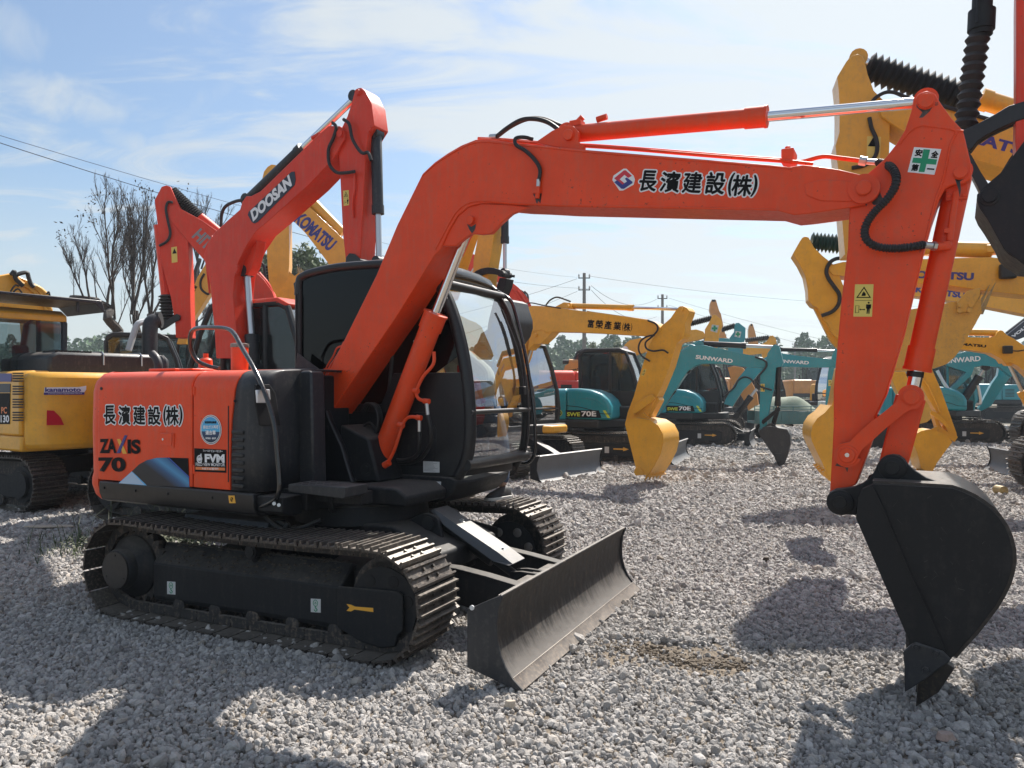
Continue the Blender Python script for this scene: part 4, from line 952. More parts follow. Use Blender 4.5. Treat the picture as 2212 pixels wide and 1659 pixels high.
# front glass: upper and lower pane with a bar between
def gline(y): return [(a+.0, z) for a, z in cf]
zi = 1.42
def pane(nm, za, zb, inset=.09):
    L = [p for p in spline([(a, 0, z) for a, z in cf], 4) if za < p.z < zb]
    rows = [[(p.x+.012-.02*abs(t-.5)*2, lerp(CY0+inset, CY1-inset, t), p.z) for t in (0, .15, .35, .5, .65, .85, 1)] for p in L]
    b = B(); b.grid(rows); o = b.obj(nm, 'glass_clear', cab, ang=80); return o, L
pu, Lu = pane('windscreen', 1.455, 2.40); pl_, Ll = pane('lower_windscreen', 1.055, 1.43)
mid = [p for p in spline([(a, 0, z) for a, z in cf], 4)]
md_ = min(mid, key=lambda p: abs(p.z-1.445))
bar('glazing_bar', [(md_.x+.005, lerp(CY0, CY1, t), 1.445) for t in (0, .5, 1)], .019, 'black', cab)
bar('header_rail', [(Lu[0].x-.005, lerp(CY0, CY1, t), Lu[0].z+.02) for t in (0, .5, 1)], .035, 'black', cab)
bar('sill_rail', [(Ll[-1].x-.0, lerp(CY0, CY1, t), Ll[-1].z-.02) for t in (0, .5, 1)], .045, 'black', cab)
# thick inner surround so that the glass sits in a moulded frame
for y in (CY0+.045, CY1-.045): bar('window_seal', [(p.x+.012, y, p.z) for p in mid if 1.04 < p.z < 2.40], .014, 'rubber', cab, sm=0)
# front panel between near pillar and glass
# wiper
wp = lambda t, dz=0: min(mid, key=lambda p: abs(p.z-t))
bar('wiper', [(wp(z).x+.035, y, z) for z, y in ((1.62, .93), (1.75, .95), (1.95, .93), (2.15, .90), (2.28, .88))], .010, 'rubber', pu)
b = B(); b.box(wp(1.62).x-.0, wp(1.62).x+.05, .91, .96, 1.57, 1.64); b.obj('wiper_motor', 'black_matt', pu, bev=.008)
bar('wiper_arm', [(wp(1.62).x+.04, .955, 1.6), (wp(1.9).x+.045, .985, 1.9), (wp(2.2).x+.04, .965, 2.22)], .008, 'rubber', pu)
# far wall: door with window
# the door stands open, swung back on its rear hinge
DM = Matrix.Translation((-.80, CY1+.01, 0)) @ Matrix.Rotation(radians(112), 4, 'Z') @ Matrix.Translation((.76, -CY1, 0))
b = B(); b.prism([(-.76, 1.0), (-.76, 1.50), (.46, 1.50), (.46, 1.0)], CY1-.03, CY1)
for q_ in (((-.74, 1.5), (-.74, 2.44)), ((-.74, 2.44), (.30, 2.44)), ((.30, 2.44), (.44, 1.5))): b.tube([(q_[0][0], CY1-.015, q_[0][1]), (q_[1][0], CY1-.015, q_[1][1])], .025, 8, sm=0)
dr_ = b.obj('door', 'black', ROOT, DM, bev=.008)
b = B(); b.prism([(-.72, 1.50), (-.72, 2.43), (.29, 2.43), (.43, 1.50)], CY1-.02, CY1-.014); b.obj('door_glass', 'glass_mid', dr_, sm=False)
b = B(); b.box(-.76, -.73, CY0, CY1, .98, 1.62); b.obj('rear_wall', 'black_matt', cab)
b = B(); b.prismx([(CY0+.06, 1.64), (CY0+.06, 2.42), (CY1-.06, 2.42), (CY1-.06, 1.64)], -.75, -.742); b.obj('rear_window', 'glass_mid', cab, sm=False)
# inside
b = B(); b.box(-.40, .05, .35, .82, 1.2, 1.36); b.box(-.48, -.36, .35, .82, 1.33, 2.0); b.box(-.46, -.38, .47, .70, 2.02, 2.22); b.obj('seat', 'seat_dark', cab, bev=.05)
b = B(); b.box(-.35, .2, .16, .32, 1.02, 1.55); b.box(-.35, .2, .86, 1.0, 1.02, 1.5); b.cyl((.12, .24, 1.5), (.15, .24, 1.75), .018); b.cyl((.12, .92, 1.5), (.15, .92, 1.72), .018); b.obj('console', 'seat_dark', cab, bev=.02)
b = B()
for y in (.5, .68): b.tube([(.55, y, 1.02), (.5, y, 1.3), (.40, y, 1.48)], .011, 6)
b.obj('travel_lever', 'dark_inside', cab)
# guard rail and mirror stay on the cab's far front corner
bar('grab_rail', [M.P('k3', x, y, 1.13) for x, y in ((1375, 408), (1430, 435), (1490, 478), (1520, 560), (1555, 700), (1590, 860), (1618, 1040), (1640, 1220), (1645, 1400), (1630, 1470), (1590, 1505), (1535, 1500))], .0165, 'black_gloss', cab)
# narrow aerial by the rear edge
bar('aerial', [M.P('k3', x, y, CY0-.03) for x, y in ((134, 880), (134, 440), (148, 435))], .005, 'black_matt', cab, sm=0)
# stickers low on the side wall
y_ = CY0-.007
c = M.T('k3', [(938, 1563), (1040, 1565), (1040, 1497), (938, 1492)], y_); sk1 = plate('data_sticker', c, y_, 'white_dull', cab)
for k in range(8):
    t0, t1 = .06, random.uniform(.6, .95); f = (k+.7)/9
    a0, z0 = lerp(c[3][0], c[2][0], t0), lerp(c[3][1], c[0][1], f); a1 = lerp(c[3][0], c[2][0], t1)
    plate('print_line', [(a0, z0), (a1, z0), (a1, z0+.003), (a0, z0+.003)], y_-.0015, 'grey_print', sk1, .0008)
yb = CY0-.0215
c = M.T('k3', [(957, 1658), (1048, 1660), (1050, 1622), (957, 1618)], yb); c[0] = (c[0][0], c[0][1]-.02); c[1] = (c[1][0], c[1][1]-.02); sk2 = plate('data_sticker', c, yb, 'white_dull', cab)
for k in range(6):
    f = (k+.7)/7; a0, z0 = lerp(c[3][0], c[2][0], .06), lerp(c[3][1], c[0][1], f); a1 = lerp(c[3][0], c[2][0], random.uniform(.5, .95))
    plate('print_line', [(a0, z0), (a1, z0), (a1, z0+.003), (a0, z0+.003)], yb-.0015, 'grey_print', sk2, .0008)
c = M.T('k3', [(875, 728), (903, 728), (903, 775), (875, 775)], CY0-.001); plate('window_sticker', c, CY0-.001, 'white_dull', cab)
# triangular side guard by the rear of the cab
b = B(); b.prism(M.T('k3', [(140, 808), (300, 930), (200, 1110), (185, 1110), (180, 920), (130, 900)], .02), .02, .035); b.obj('infill_plate', 'charcoal', ROOT, bev=.003)

# ---- handrails, tank cap, exhaust on the deck
ya = -.93
HR = [M.P('k1', x, y, s) for x, y, s in ((1385, 748, -.55), (1320, 735, -.57), (1250, 700, -.60), (1212, 640, -.63), (1200, 570, -.66), (1212, 515, -.68), (1250, 494, -.71), (1330, 490, -.76), (1430, 497, -.80), (1480, 530, -.84), (1530, 620, -.90), (1600, 740, -.98), (1665, 880, -1.02), (1710, 1010, -1.03), (1738, 1130, -1.03), (1752, 1280, -1.03), (1765, 1430, -1.03), (1765, 1520, -1.03), (1740, 1575, -1.0), (1690, 1605, -.98), (1645, 1622, -.97))]
bar('handrail', HR, .0165, 'black_gloss', ROOT, sm=4)
b = B()
for x, y in ((1732, 1603), (1762, 1612)): b.cyl(M.P('k1', x, y, -.99), M.P('k1', x, y, -1.01), .012, n=10)
b.obj('rail_bolt', 'zinc', ROOT)
c = M.P('k1', 1515, 600, -.62)
b = B(); b.lathe((c.x, c.y, 1.72), (c.x, c.y, c.z), [(0, .062), (c.z-1.72-.02, .062)], 22); tk = b.obj('breather_tank', 'orange', ROOT)
b = B(); b.lathe((c.x, c.y, c.z-.02), (c.x, c.y, c.z+.012), [(0, .066), (.008, .068), (.028, .066), (.032, .05)], 22); b.obj('tank_lid', 'worn_steel', tk)
c = M.P('k1', 1300, 730, -.45)
b = B(); b.lathe((c.x, c.y, 1.75), (c.x, c.y, 1.95), [(0, .145), (.012, .145), (.02, .09), (.04, .055), (.10, .05), (.11, .04), (.118, .02), (.15, .02)], 22); fc = b.obj('filler_neck', 'orange', ROOT)
b = B(); b.cyl((c.x, c.y, 1.865), (c.x, c.y, 1.91), .018, n=12); b.obj('filler_cap', 'black', fc)
ex = [M.P('k1', x, y, -.35) for x, y in ((1000, 775), (1000, 720), (985, 680), (962, 655))]
bar('exhaust_pipe', [(ex[0].x, -.35, 1.72)]+ex, .034, 'charcoal', ROOT)

# ---- decals on the doors
YD = -1.006
D = lambda pts: M.T('k1', pts, YD)
# gap groove, lock
c = D([(1000, 1155), (1102, 1160), (1100, 1250), (988, 1243)]); lp_ = plate('lock_recess', c, YD, 'orange', d1, .004)
c = D([(1020, 1158), (1092, 1158), (1090, 1235), (1018, 1232)]); B().prism(c, YD-.004, YD-.010).obj('lock_flap', 'orange', lp_, bev=.003)
p = D([(1040, 1196)])[0]; b = B(); b.cyl((p[0], YD-.009, p[1]), (p[0], YD-.016, p[1]), .009, n=14); b.obj('key_cylinder', 'chrome', lp_)
KJ = '長濵建設㈱'
def jtext(fr, k, pairs, y, par, m='black_vinyl', em='white_vinyl', edge=.085, bold=.0):
    """one glyph per (x0, x1, baseline y0, baseline y1, top y)"""
    for ch, (x0, yb0, x1, yb1, yt) in pairs:
        a = fr.hit(k, x0, yb0, y); b_ = fr.hit(k, x1, yb1, y); t = fr.hit(k, (x0+x1)/2, yt, y)
        letters(fr, ch, a, b_, t[1]-(a[1]+b_[1])/2, y, m, par, bold=bold, edge=edge, edge_m=em, lift=.0025)
jtext(M, 'k1', [('長', (660, 1100, 730, 1100, 985)), ('濱', (752, 1101, 823, 1102, 987)), ('建', (845, 1102, 918, 1103, 988)), ('設', (938, 1103, 1015, 1104, 990)), ('(', (1035, 1106, 1052, 1107, 985)), ('株', (1052, 1104, 1130, 1105, 990)), (')', (1133, 1107, 1152, 1108, 985))], YD, d1)
def word(fr, k, s, x0, y0, x1, y1, yt, y, m, par, bold=.02, shear=0., **kw):
    a = fr.hit(k, x0, y0, y); b_ = fr.hit(k, x1, y1, y); t = fr.hit(k, (x0+x1)/2, yt, y)
    return letters(fr, s, a, b_, t[1]-(a[1]+b_[1])/2, y, m, par, bold=bold, shear=shear, **kw)
word(M, 'k1', 'ZA', 632, 1284, 738, 1284, 1193, YD, 'black_vinyl', d1, .045)
word(M, 'k1', 'IS', 808, 1287, 890, 1290, 1197, YD, 'black_vinyl', d1, .045)
plate('lettering', D([(738, 1284), (760, 1284), (805, 1172), (790, 1170)]), YD, 'navy_vinyl', d1, .003)
plate('lettering', D([(740, 1195), (762, 1195), (803, 1288), (778, 1288)]), YD, 'amber_vinyl', d1, .0025)
word(M, 'k1', '70', 626, 1402, 798, 1404, 1310, YD, 'black_vinyl', d1, .045)
# sweeping blue decal
c = D([(930, 1488), (835, 1398), (880, 1355), (930, 1328), (990, 1314), (1055, 1312), (1195, 1440), (1197, 1500)]); plate('decal_sweep', c, YD, 'blue_gradient', d1, .002)
plate('decal_sweep', D([(748, 1476), (835, 1398), (930, 1488)]), YD, 'sky_vinyl', d1, .002)
plate('decal_sweep', D([(1055, 1312), (1190, 1316), (1195, 1440)]), YD, 'black_vinyl', d1, .0018)
plate('decal_sweep', D([(1060, 1312), (1070, 1312), (1197, 1432), (1195, 1442)]), YD, 'royal_vinyl', d1, .0024)
MT['sky_pale'] = plain('sky_pale', (.42, .55, .70), .4)
plate('decal_sweep', D([(755, 1474), (835, 1402), (915, 1484)]), YD, 'sky_pale', d1, .0026)
# round emission badge
cc = M.hit('k1', 1333, 1136, YD); rx, rz = .0575, .085
rx = abs(M.hit('k1', 1400, 1136, YD)[0]-M.hit('k1', 1266, 1136, YD)[0])/2; rz = abs(M.hit('k1', 1333, 1042, YD)[1]-M.hit('k1', 1333, 1230, YD)[1])/2
el = lambda s, n=40: [(cc[0]+rx*s*cos(2*pi*i/n), cc[1]+rz*s*sin(2*pi*i/n)) for i in range(n)]
bd = plate('round_badge', el(1.), YD, 'white_vinyl', d2, .002)
plate('badge_ring', el(.95), YD-.002, 'black_vinyl', bd, .0005); plate('badge_ring', el(.91), YD-.0025, 'white_vinyl', bd, .0005); plate('badge_face', el(.86), YD-.003, 'badge_gradient', bd, .0005)
for s, x0, x1, y0, y1 in (('特定特殊自動車', 1296, 1368, 1097, 1082), ('排出ガス基準', 1284, 1382, 1130, 1108), ('適合車', 1300, 1364, 1168, 1140), ('基準適合・届出済', 1300, 1366, 1196, 1184)):
    word(M, 'k1', s, x0, y0, x1, y0, y1, YD-.004, 'black_vinyl' if y0 < 1100 else 'white_vinyl', bd, .01, lift=.001)
# FVM sticker
fv = plate('monitor_sticker', D([(1229, 1400), (1430, 1408), (1430, 1263), (1229, 1253)]), YD, 'black_vinyl', d2, .002)
yf = YD-.0025
word(M, 'k1', 'フィールド ビュー モニター', 1283, 1275, 1408, 1280, 1263, yf, 'white_vinyl', fv, .01, lift=.001)
word(M, 'k1', 'FVM', 1295, 1343, 1420, 1346, 1290, yf, 'white_vinyl', fv, .05, lift=.001)
word(M, 'k1', 'FIELD VIEW MONITOR', 1238, 1364, 1422, 1368, 1346, yf, 'white_vinyl', fv, .012, lift=.001)
c = M.T('k1', [(1236, 1388), (1422, 1394), (1422, 1376), (1236, 1370)], yf); plate('sticker_band', c, yf, 'orange_vinyl', fv, .001)
word(M, 'k1', 'NETIS登録', 1278, 1388, 1382, 1391, 1375, yf-.001, 'white_vinyl', fv, .01, lift=.001)
p = M.hit('k1', 1262, 1318, yf); b = B()
b.tube([(p[0]+.022*cos(t), yf-.001, p[1]-.004+.024*sin(t)) for t in [i*.45-.2 for i in range(14)]]+[(p[0]+.014, yf-.001, p[1]+.034)], .005, 6); b.cyl((p[0]-.002, yf, p[1]-.004), (p[0]-.002, yf-.002, p[1]-.004), .013, n=16); b.obj('eye_emblem', 'white_vinyl', fv)
for (x, y) in ((1487, 955), (1480, 1462)):
    p = M.hit('k1', x, y, -1.0); b = B(); b.cyl((p[0], -1.001, p[1]), (p[0], -1.006, p[1]), .009, n=12); b.obj('cowl_clip', 'dark_inside', cowl)

# ---- decals on boom and arm
jtext(M, 'c6', [('長', (1005, 487, 1075, 490, 405)), ('濱', (1093, 491, 1172, 494, 410)), ('建', (1188, 495, 1264, 498, 412)), ('設', (1284, 499, 1362, 502, 412)), ('(', (1378, 508, 1394, 509, 415)), ('株', (1395, 508, 1476, 510, 424)), (')', (1478, 511, 1496, 512, 424))], BY0, boom)
em = plate('emblem', M.T('c6', [(895, 443), (900, 424), (942, 395), (955, 395), (985, 425), (990, 440), (985, 462), (940, 487), (925, 487)], BY0), BY0, 'white_vinyl', boom, .002)
plate('emblem_stroke', M.T('c6', [(903, 436), (944, 402), (952, 402), (978, 425), (962, 434), (946, 421), (926, 440), (948, 458), (939, 464)], BY0), BY0-.002, 'red_vinyl', em, .001)
plate('emblem_stroke', M.T('c6', [(948, 437), (956, 432), (980, 450), (980, 456), (944, 480), (934, 480), (903, 452), (916, 443), (938, 462), (957, 449)], BY0), BY0-.002, 'navy_vinyl', em, .0012)
# green cross safety sign
sg = plate('safety_sign', M.T('c4', [(757, 976), (938, 990), (892, 1160), (714, 1142)], AY0), AY0, 'white_vinyl', arm, .002)
ys = AY0-.002
plate('green_cross', M.T('c4', [(820, 990), (864, 993), (850, 1052), (910, 1058), (902, 1093), (840, 1088), (826, 1142), (787, 1140), (800, 1084), (743, 1079), (752, 1046), (808, 1049)], ys), ys, 'green_vinyl', sg, .001)
for ch, x0, y0, x1, yt in (('安', 760, 1034, 806, 992), ('全', 866, 1045, 912, 1002), ('第', 735, 1132, 780, 1090), ('一', 842, 1124, 890, 1117)):
    word(M, 'c4', ch, x0, y0, x1, y0+4, yt, ys, 'black_vinyl', sg, .025, lift=.001)
def warn(fr, k, q, y, par):
    """yellow keep-clear label: q = corners bl, br, tr, tl"""
    c = fr.T(k, q, y); st = plate('warning_label', c, y, 'label_yellow', par, .0015); y2 = y-.0015
    f = lambda s, t: (lerp(lerp(c[0][0], c[1][0], s), lerp(c[3][0], c[2][0], s), t), lerp(lerp(c[0][1], c[1][1], s), lerp(c[3][1], c[2][1], s), t))
    plate('label_line', [f(.06, .495), f(.94, .495), f(.94, .505), f(.06, .505)], y2, 'black_vinyl', st, .0008)
    plate('warning_triangle', [f(.1, .58), f(.9, .58), f(.5, .93)], y2, 'black_vinyl', st, .0008)
    plate('warning_triangle', [f(.2, .61), f(.8, .61), f(.5, .87)], y2, 'label_yellow', st, .0012)
    plate('warning_symbol', [f(.38, .64), f(.60, .64), f(.62, .70), f(.5, .78), f(.42, .72)], y2, 'black_vinyl', st, .0016)
    b = B()
    b.prism([f(.70, .09), f(.76, .09), f(.78, .25), f(.80, .09), f(.86, .09), f(.86, .25), f(.92, .25), f(.93, .38), f(.66, .38), f(.66, .25), f(.71, .25)], y2, y2-.0008)
    h = f(.79, .43); r = abs(f(.6, .5)[0]-f(.5, .5)[0])*.55; b.cyl((h[0], y2, h[1]), (h[0], y2-.0008, h[1]), r, n=12)
    b.prism([f(.30, .22), f(.38, .19), f(.38, .21), f(.55, .21), f(.55, .19), f(.62, .22), f(.55, .25), f(.55, .23), f(.38, .23), f(.38, .25)], y2, y2-.0008)
    b.obj('keep_clear_symbol', 'black_vinyl', st, sm=False)
    b = B(); b.tube([(p[0], y2, p[1]) for p in (f(.10, .12), f(.28, .12), f(.28, .34), f(.10, .34), f(.10, .12))], .0015, 4, sm=0); b.obj('label_line', 'black_vinyl', st)
    return st
warn(M, 'c3', [(28, 345), (183, 346), (196, 77), (42, 78)], AY0, arm)
# ------------------------------------------------------------ the other machines in the yard
CR.update({'h1': (945, 459, .1465), 'h2': (1134, 702, .1465), 'h3': (1350, 621, .1709), 'h4': (1701, 486, .2309), 'h5': (1944, 675, .1790), 'h6': (0, 945, .1709), 'h7': (297, 567, .1709)})
def base(name, label, fr, k, body, skirt='black', cabm='black', roofm=None, group='excavators parked across the yard', blade=True, detail=2, deck=None, glass='glass_mid', hood='box', cab_y=1, track=True, seat='seat_dark', top=1.66):
    """undercarriage, deck, engine cover, counterweight and cab of a parked machine; k scales a 7-tonne machine; deck = heading of the upper body against the tracks"""
    r = thing(name, label, 'excavator', fr, group=group)
    U = Matrix.Rotation(radians(deck or 0), 4, 'Z')
    if track:
        for sy in (-1, 1):
            yc = sy*.93*k; w = .44*k; line = [(a*k, z*k) for a, z in belt(-1.15, 1.05, .33, .335, .02)]; n = 40
            ch = B(); ch.prism([(a*k, z*k) for a, z in belt(-1.15, 1.05, .285, .335, .02)], yc-.09*k, yc+.09*k); tr = ch.obj('track', 'track_dirt', r, U)
            sh = shoe(w, 6.42*k/n, .014*k, .026*k) if detail > 1 else B().box(-.078*k, .066*k, -w/2, w/2, 0, .03*k)
            b = B()
            for (x, z, a) in track_path(line, n):
                Mx = Matrix.Translation((x, yc, z)) @ Matrix.Rotation(-a, 4, 'Y'); b.add([Mx @ Vector(v) for v in sh.v], sh.f)
            o = b.obj('track_shoes', 'track_steel', tr, sm=False); o['kind'] = 'stuff'
            b = B(); y0, y1 = (yc-.13*k, yc+.1*k) if sy < 0 else (yc-.1*k, yc+.13*k)
            b.prism([(-1.0*k, .14*k), (-1.0*k, .44*k), (.85*k, .46*k), (1.0*k, .40*k), (1.0*k, .18*k), (.9*k, .13*k)], y0, y1); tf_ = b.obj('track_frame', 'black_matt', r, U, bev=.02*k)
            yo = y0-.006 if sy < 0 else y1
            b = B(); b.cyl((-1.15*k, yc-.21*k, .335*k), (-1.15*k, yc+.21*k, .335*k), .17*k, n=20); b.cyl((-1.15*k, yc-.16*k, .335*k), (-1.15*k, yc+.16*k, .335*k), .23*k, n=24); b.obj('final_drive', 'black_matt', r, U)
            b = B(); b.cyl((1.05*k, yc-.12*k, .335*k), (1.05*k, yc+.12*k, .335*k), .25*k, n=24); b.obj('idler_wheel', 'track_dirt', r, U)
            for q in (-.65, -.25, .15, .55):
                b = B(); b.cyl((q*k, yc-.14*k, .11*k), (q*k, yc+.14*k, .11*k), .07*k, n=12); b.obj('bottom_roller', 'track_dirt', tf_)
            if sy < 0 and detail > 1:
                plate('arrow_mark', [(a*k, z*k) for a, z in ((.50, .30), (.72, .30), (.72, .27), (.85, .315), (.72, .36), (.72, .33), (.50, .33))], y0, 'amber_vinyl', tf_, .004)
                plate('hook_sticker', [(a*k, z*k) for a, z in ((.30, .22), (.40, .22), (.40, .36), (.30, .36))], y0, 'white_dull', tf_, .004)
    b = B(); b.box(-.6*k, .7*k, -.75*k, .75*k, .36*k, .6*k); b.cyl((0, 0, .5*k), (0, 0, .86*k), .48*k, n=28); b.obj('carbody', 'black_matt', r, U, bev=.02*k)
    if blade:
        bp2 = [(1.88, .0), (1.80, .06), (1.755, .13), (1.74, .22), (1.745, .32), (1.77, .40), (1.80, .45)]
        b = B(); b.strip([(a*k, z*k) for a, z in bp2], -1.12*k, 1.12*k, .03*k); bl = b.obj('dozer_blade', 'blade_grey', r, U)
        for sy in (-1.13, 1.11):
            b = B(); b.prism([(a*k, z*k) for a, z in ((1.62, .05), (1.62, .38), (1.82, .47), (1.765, .34), (1.755, .2), (1.81, .05), (1.88, 0))], sy*k, (sy+.02)*k); b.obj('end_plate', 'black_matt', bl)
        for sy in (-.42, .36):
            b = B(); b.prism([(a*k, z*k) for a, z in ((.6, .3), (.6, .48), (1.4, .36), (1.73, .36), (1.73, .12), (1.3, .14))], sy*k, (sy+.06)*k); b.obj('blade_arm', 'black_matt', bl)
        b = B(); b.cyl((.75*k, 0, .62*k), (1.5*k, 0, .32*k), .06*k, n=14); b.prism([(a*k, z*k) for a, z in ((.8, .72), (1.3, .50), (1.5, .40), (1.5, .36), (.8, .60))], -.1*k, .1*k); b.obj('blade_cylinder', 'charcoal', bl)
    # deck
    b = B(); b.prismz([(x*k, y*k) for x, y in ((-1.55, -1.04), (.15, -1.04), (.35, -.5), (.9, -.15), (1.0, .1), (1.0, 1.04), (-1.55, 1.04))], .76*k, .95*k); b.obj('deck_skirt', skirt, r, bev=.03*k)
    # engine cover: rounded hood, side door, rear weight
    def dome(x0, x1, y0, y1, z0, z1, rd, nm, m, bev=.0):
        b = B(); p = [(y0, z0), (y0, z1-rd)]+[(y0+rd-rd*cos(radians(q)), z1-rd+rd*sin(radians(q))) for q in (22, 45, 67, 90)]+[(y1-rd+rd*sin(radians(q)), z1-rd+rd*cos(radians(q))) for q in (0, 22, 45, 67, 90)]+[(y1, z0)]
        b.prismx(p, x0, x1); return b.obj(nm, m, r, bev=bev)
    h = dome(-1.5*k, -.62*k, -1.03*k, 1.03*k, .952*k, top*k, .16*k, 'engine_cover', body, .03*k)
    if hood == 'curved':     # long side cover sweeping down to the front
        ln = [(-.615, 1.66), (-.35, 1.665), (-.05, 1.63), (.2, 1.54), (.36, 1.40), (.43, 1.26), (.44, .955), (-.615, .955)]
        b = B(); b.prism([(a*k, z*k) for a, z in ln], -1.03*k, .02*k); sc = b.obj('side_cover', body, r, bev=.07*k, ang=50)
        for j in range(2):
            b = B(); b.tube([(a*k, -1.032*k, z*k) for a, z in ((-.3+.15*j, 1.44+.02*j), (0+.1*j, 1.40+.0*j), (.15+.1*j, 1.30), (.22+.08*j, 1.22))], .012*k, 6); b.obj('crease', body, sc)
        for q in range(7):
            b = B(); b.box(-1.15*k, -.82*k, -1.036*k, -1.025*k, (1.15+q*.055)*k, (1.172+q*.055)*k); b.obj('vent_slot', 'dark_inside', h)
        b = B(); b.tube([(a*k, -1.033*k, z*k) for a, z in ((-.6, 1.27), (-.3, 1.24), (0, 1.17), (.2, 1.10), (.43, 1.09))], .008*k, 5); b.obj('panel_gap', 'dark_inside', sc)
    else:
        b = B(); b.prism([(a*k, z*k) for a, z in ((-.61, .955), (-.61, 1.62), (.05, 1.62), (.12, 1.50), (.14, .955))], -1.03*k, -.1*k); sc = b.obj('side_cover', body, r, bev=.04*k)
        for q in range(6):
            b = B(); b.box(-.5*k, -.15*k, -1.036*k, -1.025*k, (1.1+q*.06)*k, (1.125+q*.06)*k); b.obj('vent_slot', 'dark_inside', sc)
    pl = [(-1.50, -1.02), (-1.62, -.98), (-1.74, -.80), (-1.82, -.4), (-1.84, 0), (-1.82, .4), (-1.74, .80), (-1.62, .98), (-1.50, 1.02)]
    b = B(); b.prismz([(x*k, y*k) for x, y in pl], .78*k, (top-.02)*k); b.obj('counterweight', body, r, bev=.08*k, ang=50)
    b = B(); b.tube([(-1.1*k, -.4*k, 1.6*k), (-1.1*k, -.4*k, 1.85*k), (-1.16*k, -.4*k, 1.92*k)], .035*k, 8); b.obj('exhaust_pipe', 'charcoal', r)
    # cab
    y0, y1 = .08*k, 1.03*k
    pr = [(-.62, .955), (-.64, 2.45), (-.52, 2.57), (.35, 2.57), (.50, 2.50), (.66, 2.10), (.80, 1.60), (.84, 1.25), (.80, .955)]; pr = [(a*k, z*k) for a, z in pr]
    c = B(); c.prismz([(-.62*k, y0), (.8*k, y0), (.8*k, y1), (-.62*k, y1)], .96*k, 1.04*k); cb = c.obj('cab', cabm, r)
    for yy in (y0+.03*k, y1-.03*k):
        b = B(); b.tube([(a, yy, z) for a, z in pr], .042*k, 8, sm=0); b.tube([(.12*k, yy, .98*k), (.12*k, yy, 2.55*k)], .035*k, 8, sm=0); b.obj('cab_frame', cabm, cb)
        zs = 1.60 if yy < .5*k else 1.45
        b = B(); b.prism([(-.6*k, .97*k), (-.62*k, zs*k), (.78*k, zs*k), (.8*k, 1.2*k), (.78*k, .97*k)], yy-.015*k, yy+.015*k); b.obj('side_panel', cabm, cb)
        b = B(); b.prism([(-.6*k, zs*k), (-.62*k, 2.44*k), (-.5*k, 2.52*k), (.35*k, 2.52*k), (.48*k, 2.46*k), (.64*k, 2.08*k), (.76*k, zs*k)], yy-.005*k, yy+.003*k); b.obj('side_window', glass, cb, sm=False)
    b = B(); b.prism([(-.66*k, 2.46*k), (-.64*k, 2.56*k), (-.5*k, 2.63*k), (.35*k, 2.63*k), (.54*k, 2.54*k), (.5*k, 2.50*k), (.3*k, 2.555*k), (-.5*k, 2.555*k)], y0-.01*k, y1+.01*k); b.obj('cab_roof', roofm or cabm, cb, bev=.025*k)
    b = B(); b.grid([[(.80*k, y, 1.02*k), (.82*k, y, 1.25*k), (.79*k, y, 1.60*k), (.65*k, y, 2.10*k), (.50*k, y, 2.48*k)] for y in (y0+.05*k, y1-.05*k)]); b.obj('windscreen', 'glass_clear' if detail > 1 else glass, cb)
    b = B(); b.box(-.645*k, -.62*k, y0, y1, .96*k, 1.62*k); b.obj('rear_wall', cabm, cb)
    b = B(); b.box(-.642*k, -.636*k, y0+.04*k, y1-.04*k, 1.62*k, 2.46*k); b.obj('rear_window', glass, cb, sm=False)
    b = B(); b.tube([(.83*k, y0, 1.25*k), (.83*k, y1, 1.25*k)], .02*k, 6, sm=0); b.obj('glazing_bar', cabm, cb)
    b = B(); b.box(-.35*k, .08*k, .33*k, .78*k, 1.25*k, 1.40*k); b.box(-.42*k, -.30*k, .33*k, .78*k, 1.35*k, 1.95*k); b.box(-.4*k, -.33*k, .45*k, .66*k, 1.97*k, 2.14*k); b.obj('seat', seat, cb, bev=.04*k)
    b = B(); b.box(-.3*k, .2*k, .14*k, .28*k, 1.0*k, 1.5*k); b.box(.5*k, .62*k, .2*k, .36*k, 1.0*k, 1.6*k); b.obj('console', 'seat_dark', cb)
    b = B(); b.box(.2*k, .75*k, -.22*k, .22*k, .8*k, 1.25*k); b.obj('boom_foot_casting', 'black_matt', r, bev=.04*k)
    return r
paint('blade_grey', (.14, .15, .165), .45, .4, 0., metal=.4, dcol=(.16, .14, .12))
def slab(r, fr, name, key, pts, y0, y1, m, bev=.008, par=None):
    yn = (max if cos(radians(fr.deg)) < 0 else min)(y0, y1); b = B(); b.prism(fr.T(key, pts, yn), y0, y1); return b.obj(name, m, par or r, bev=bev, ang=32)
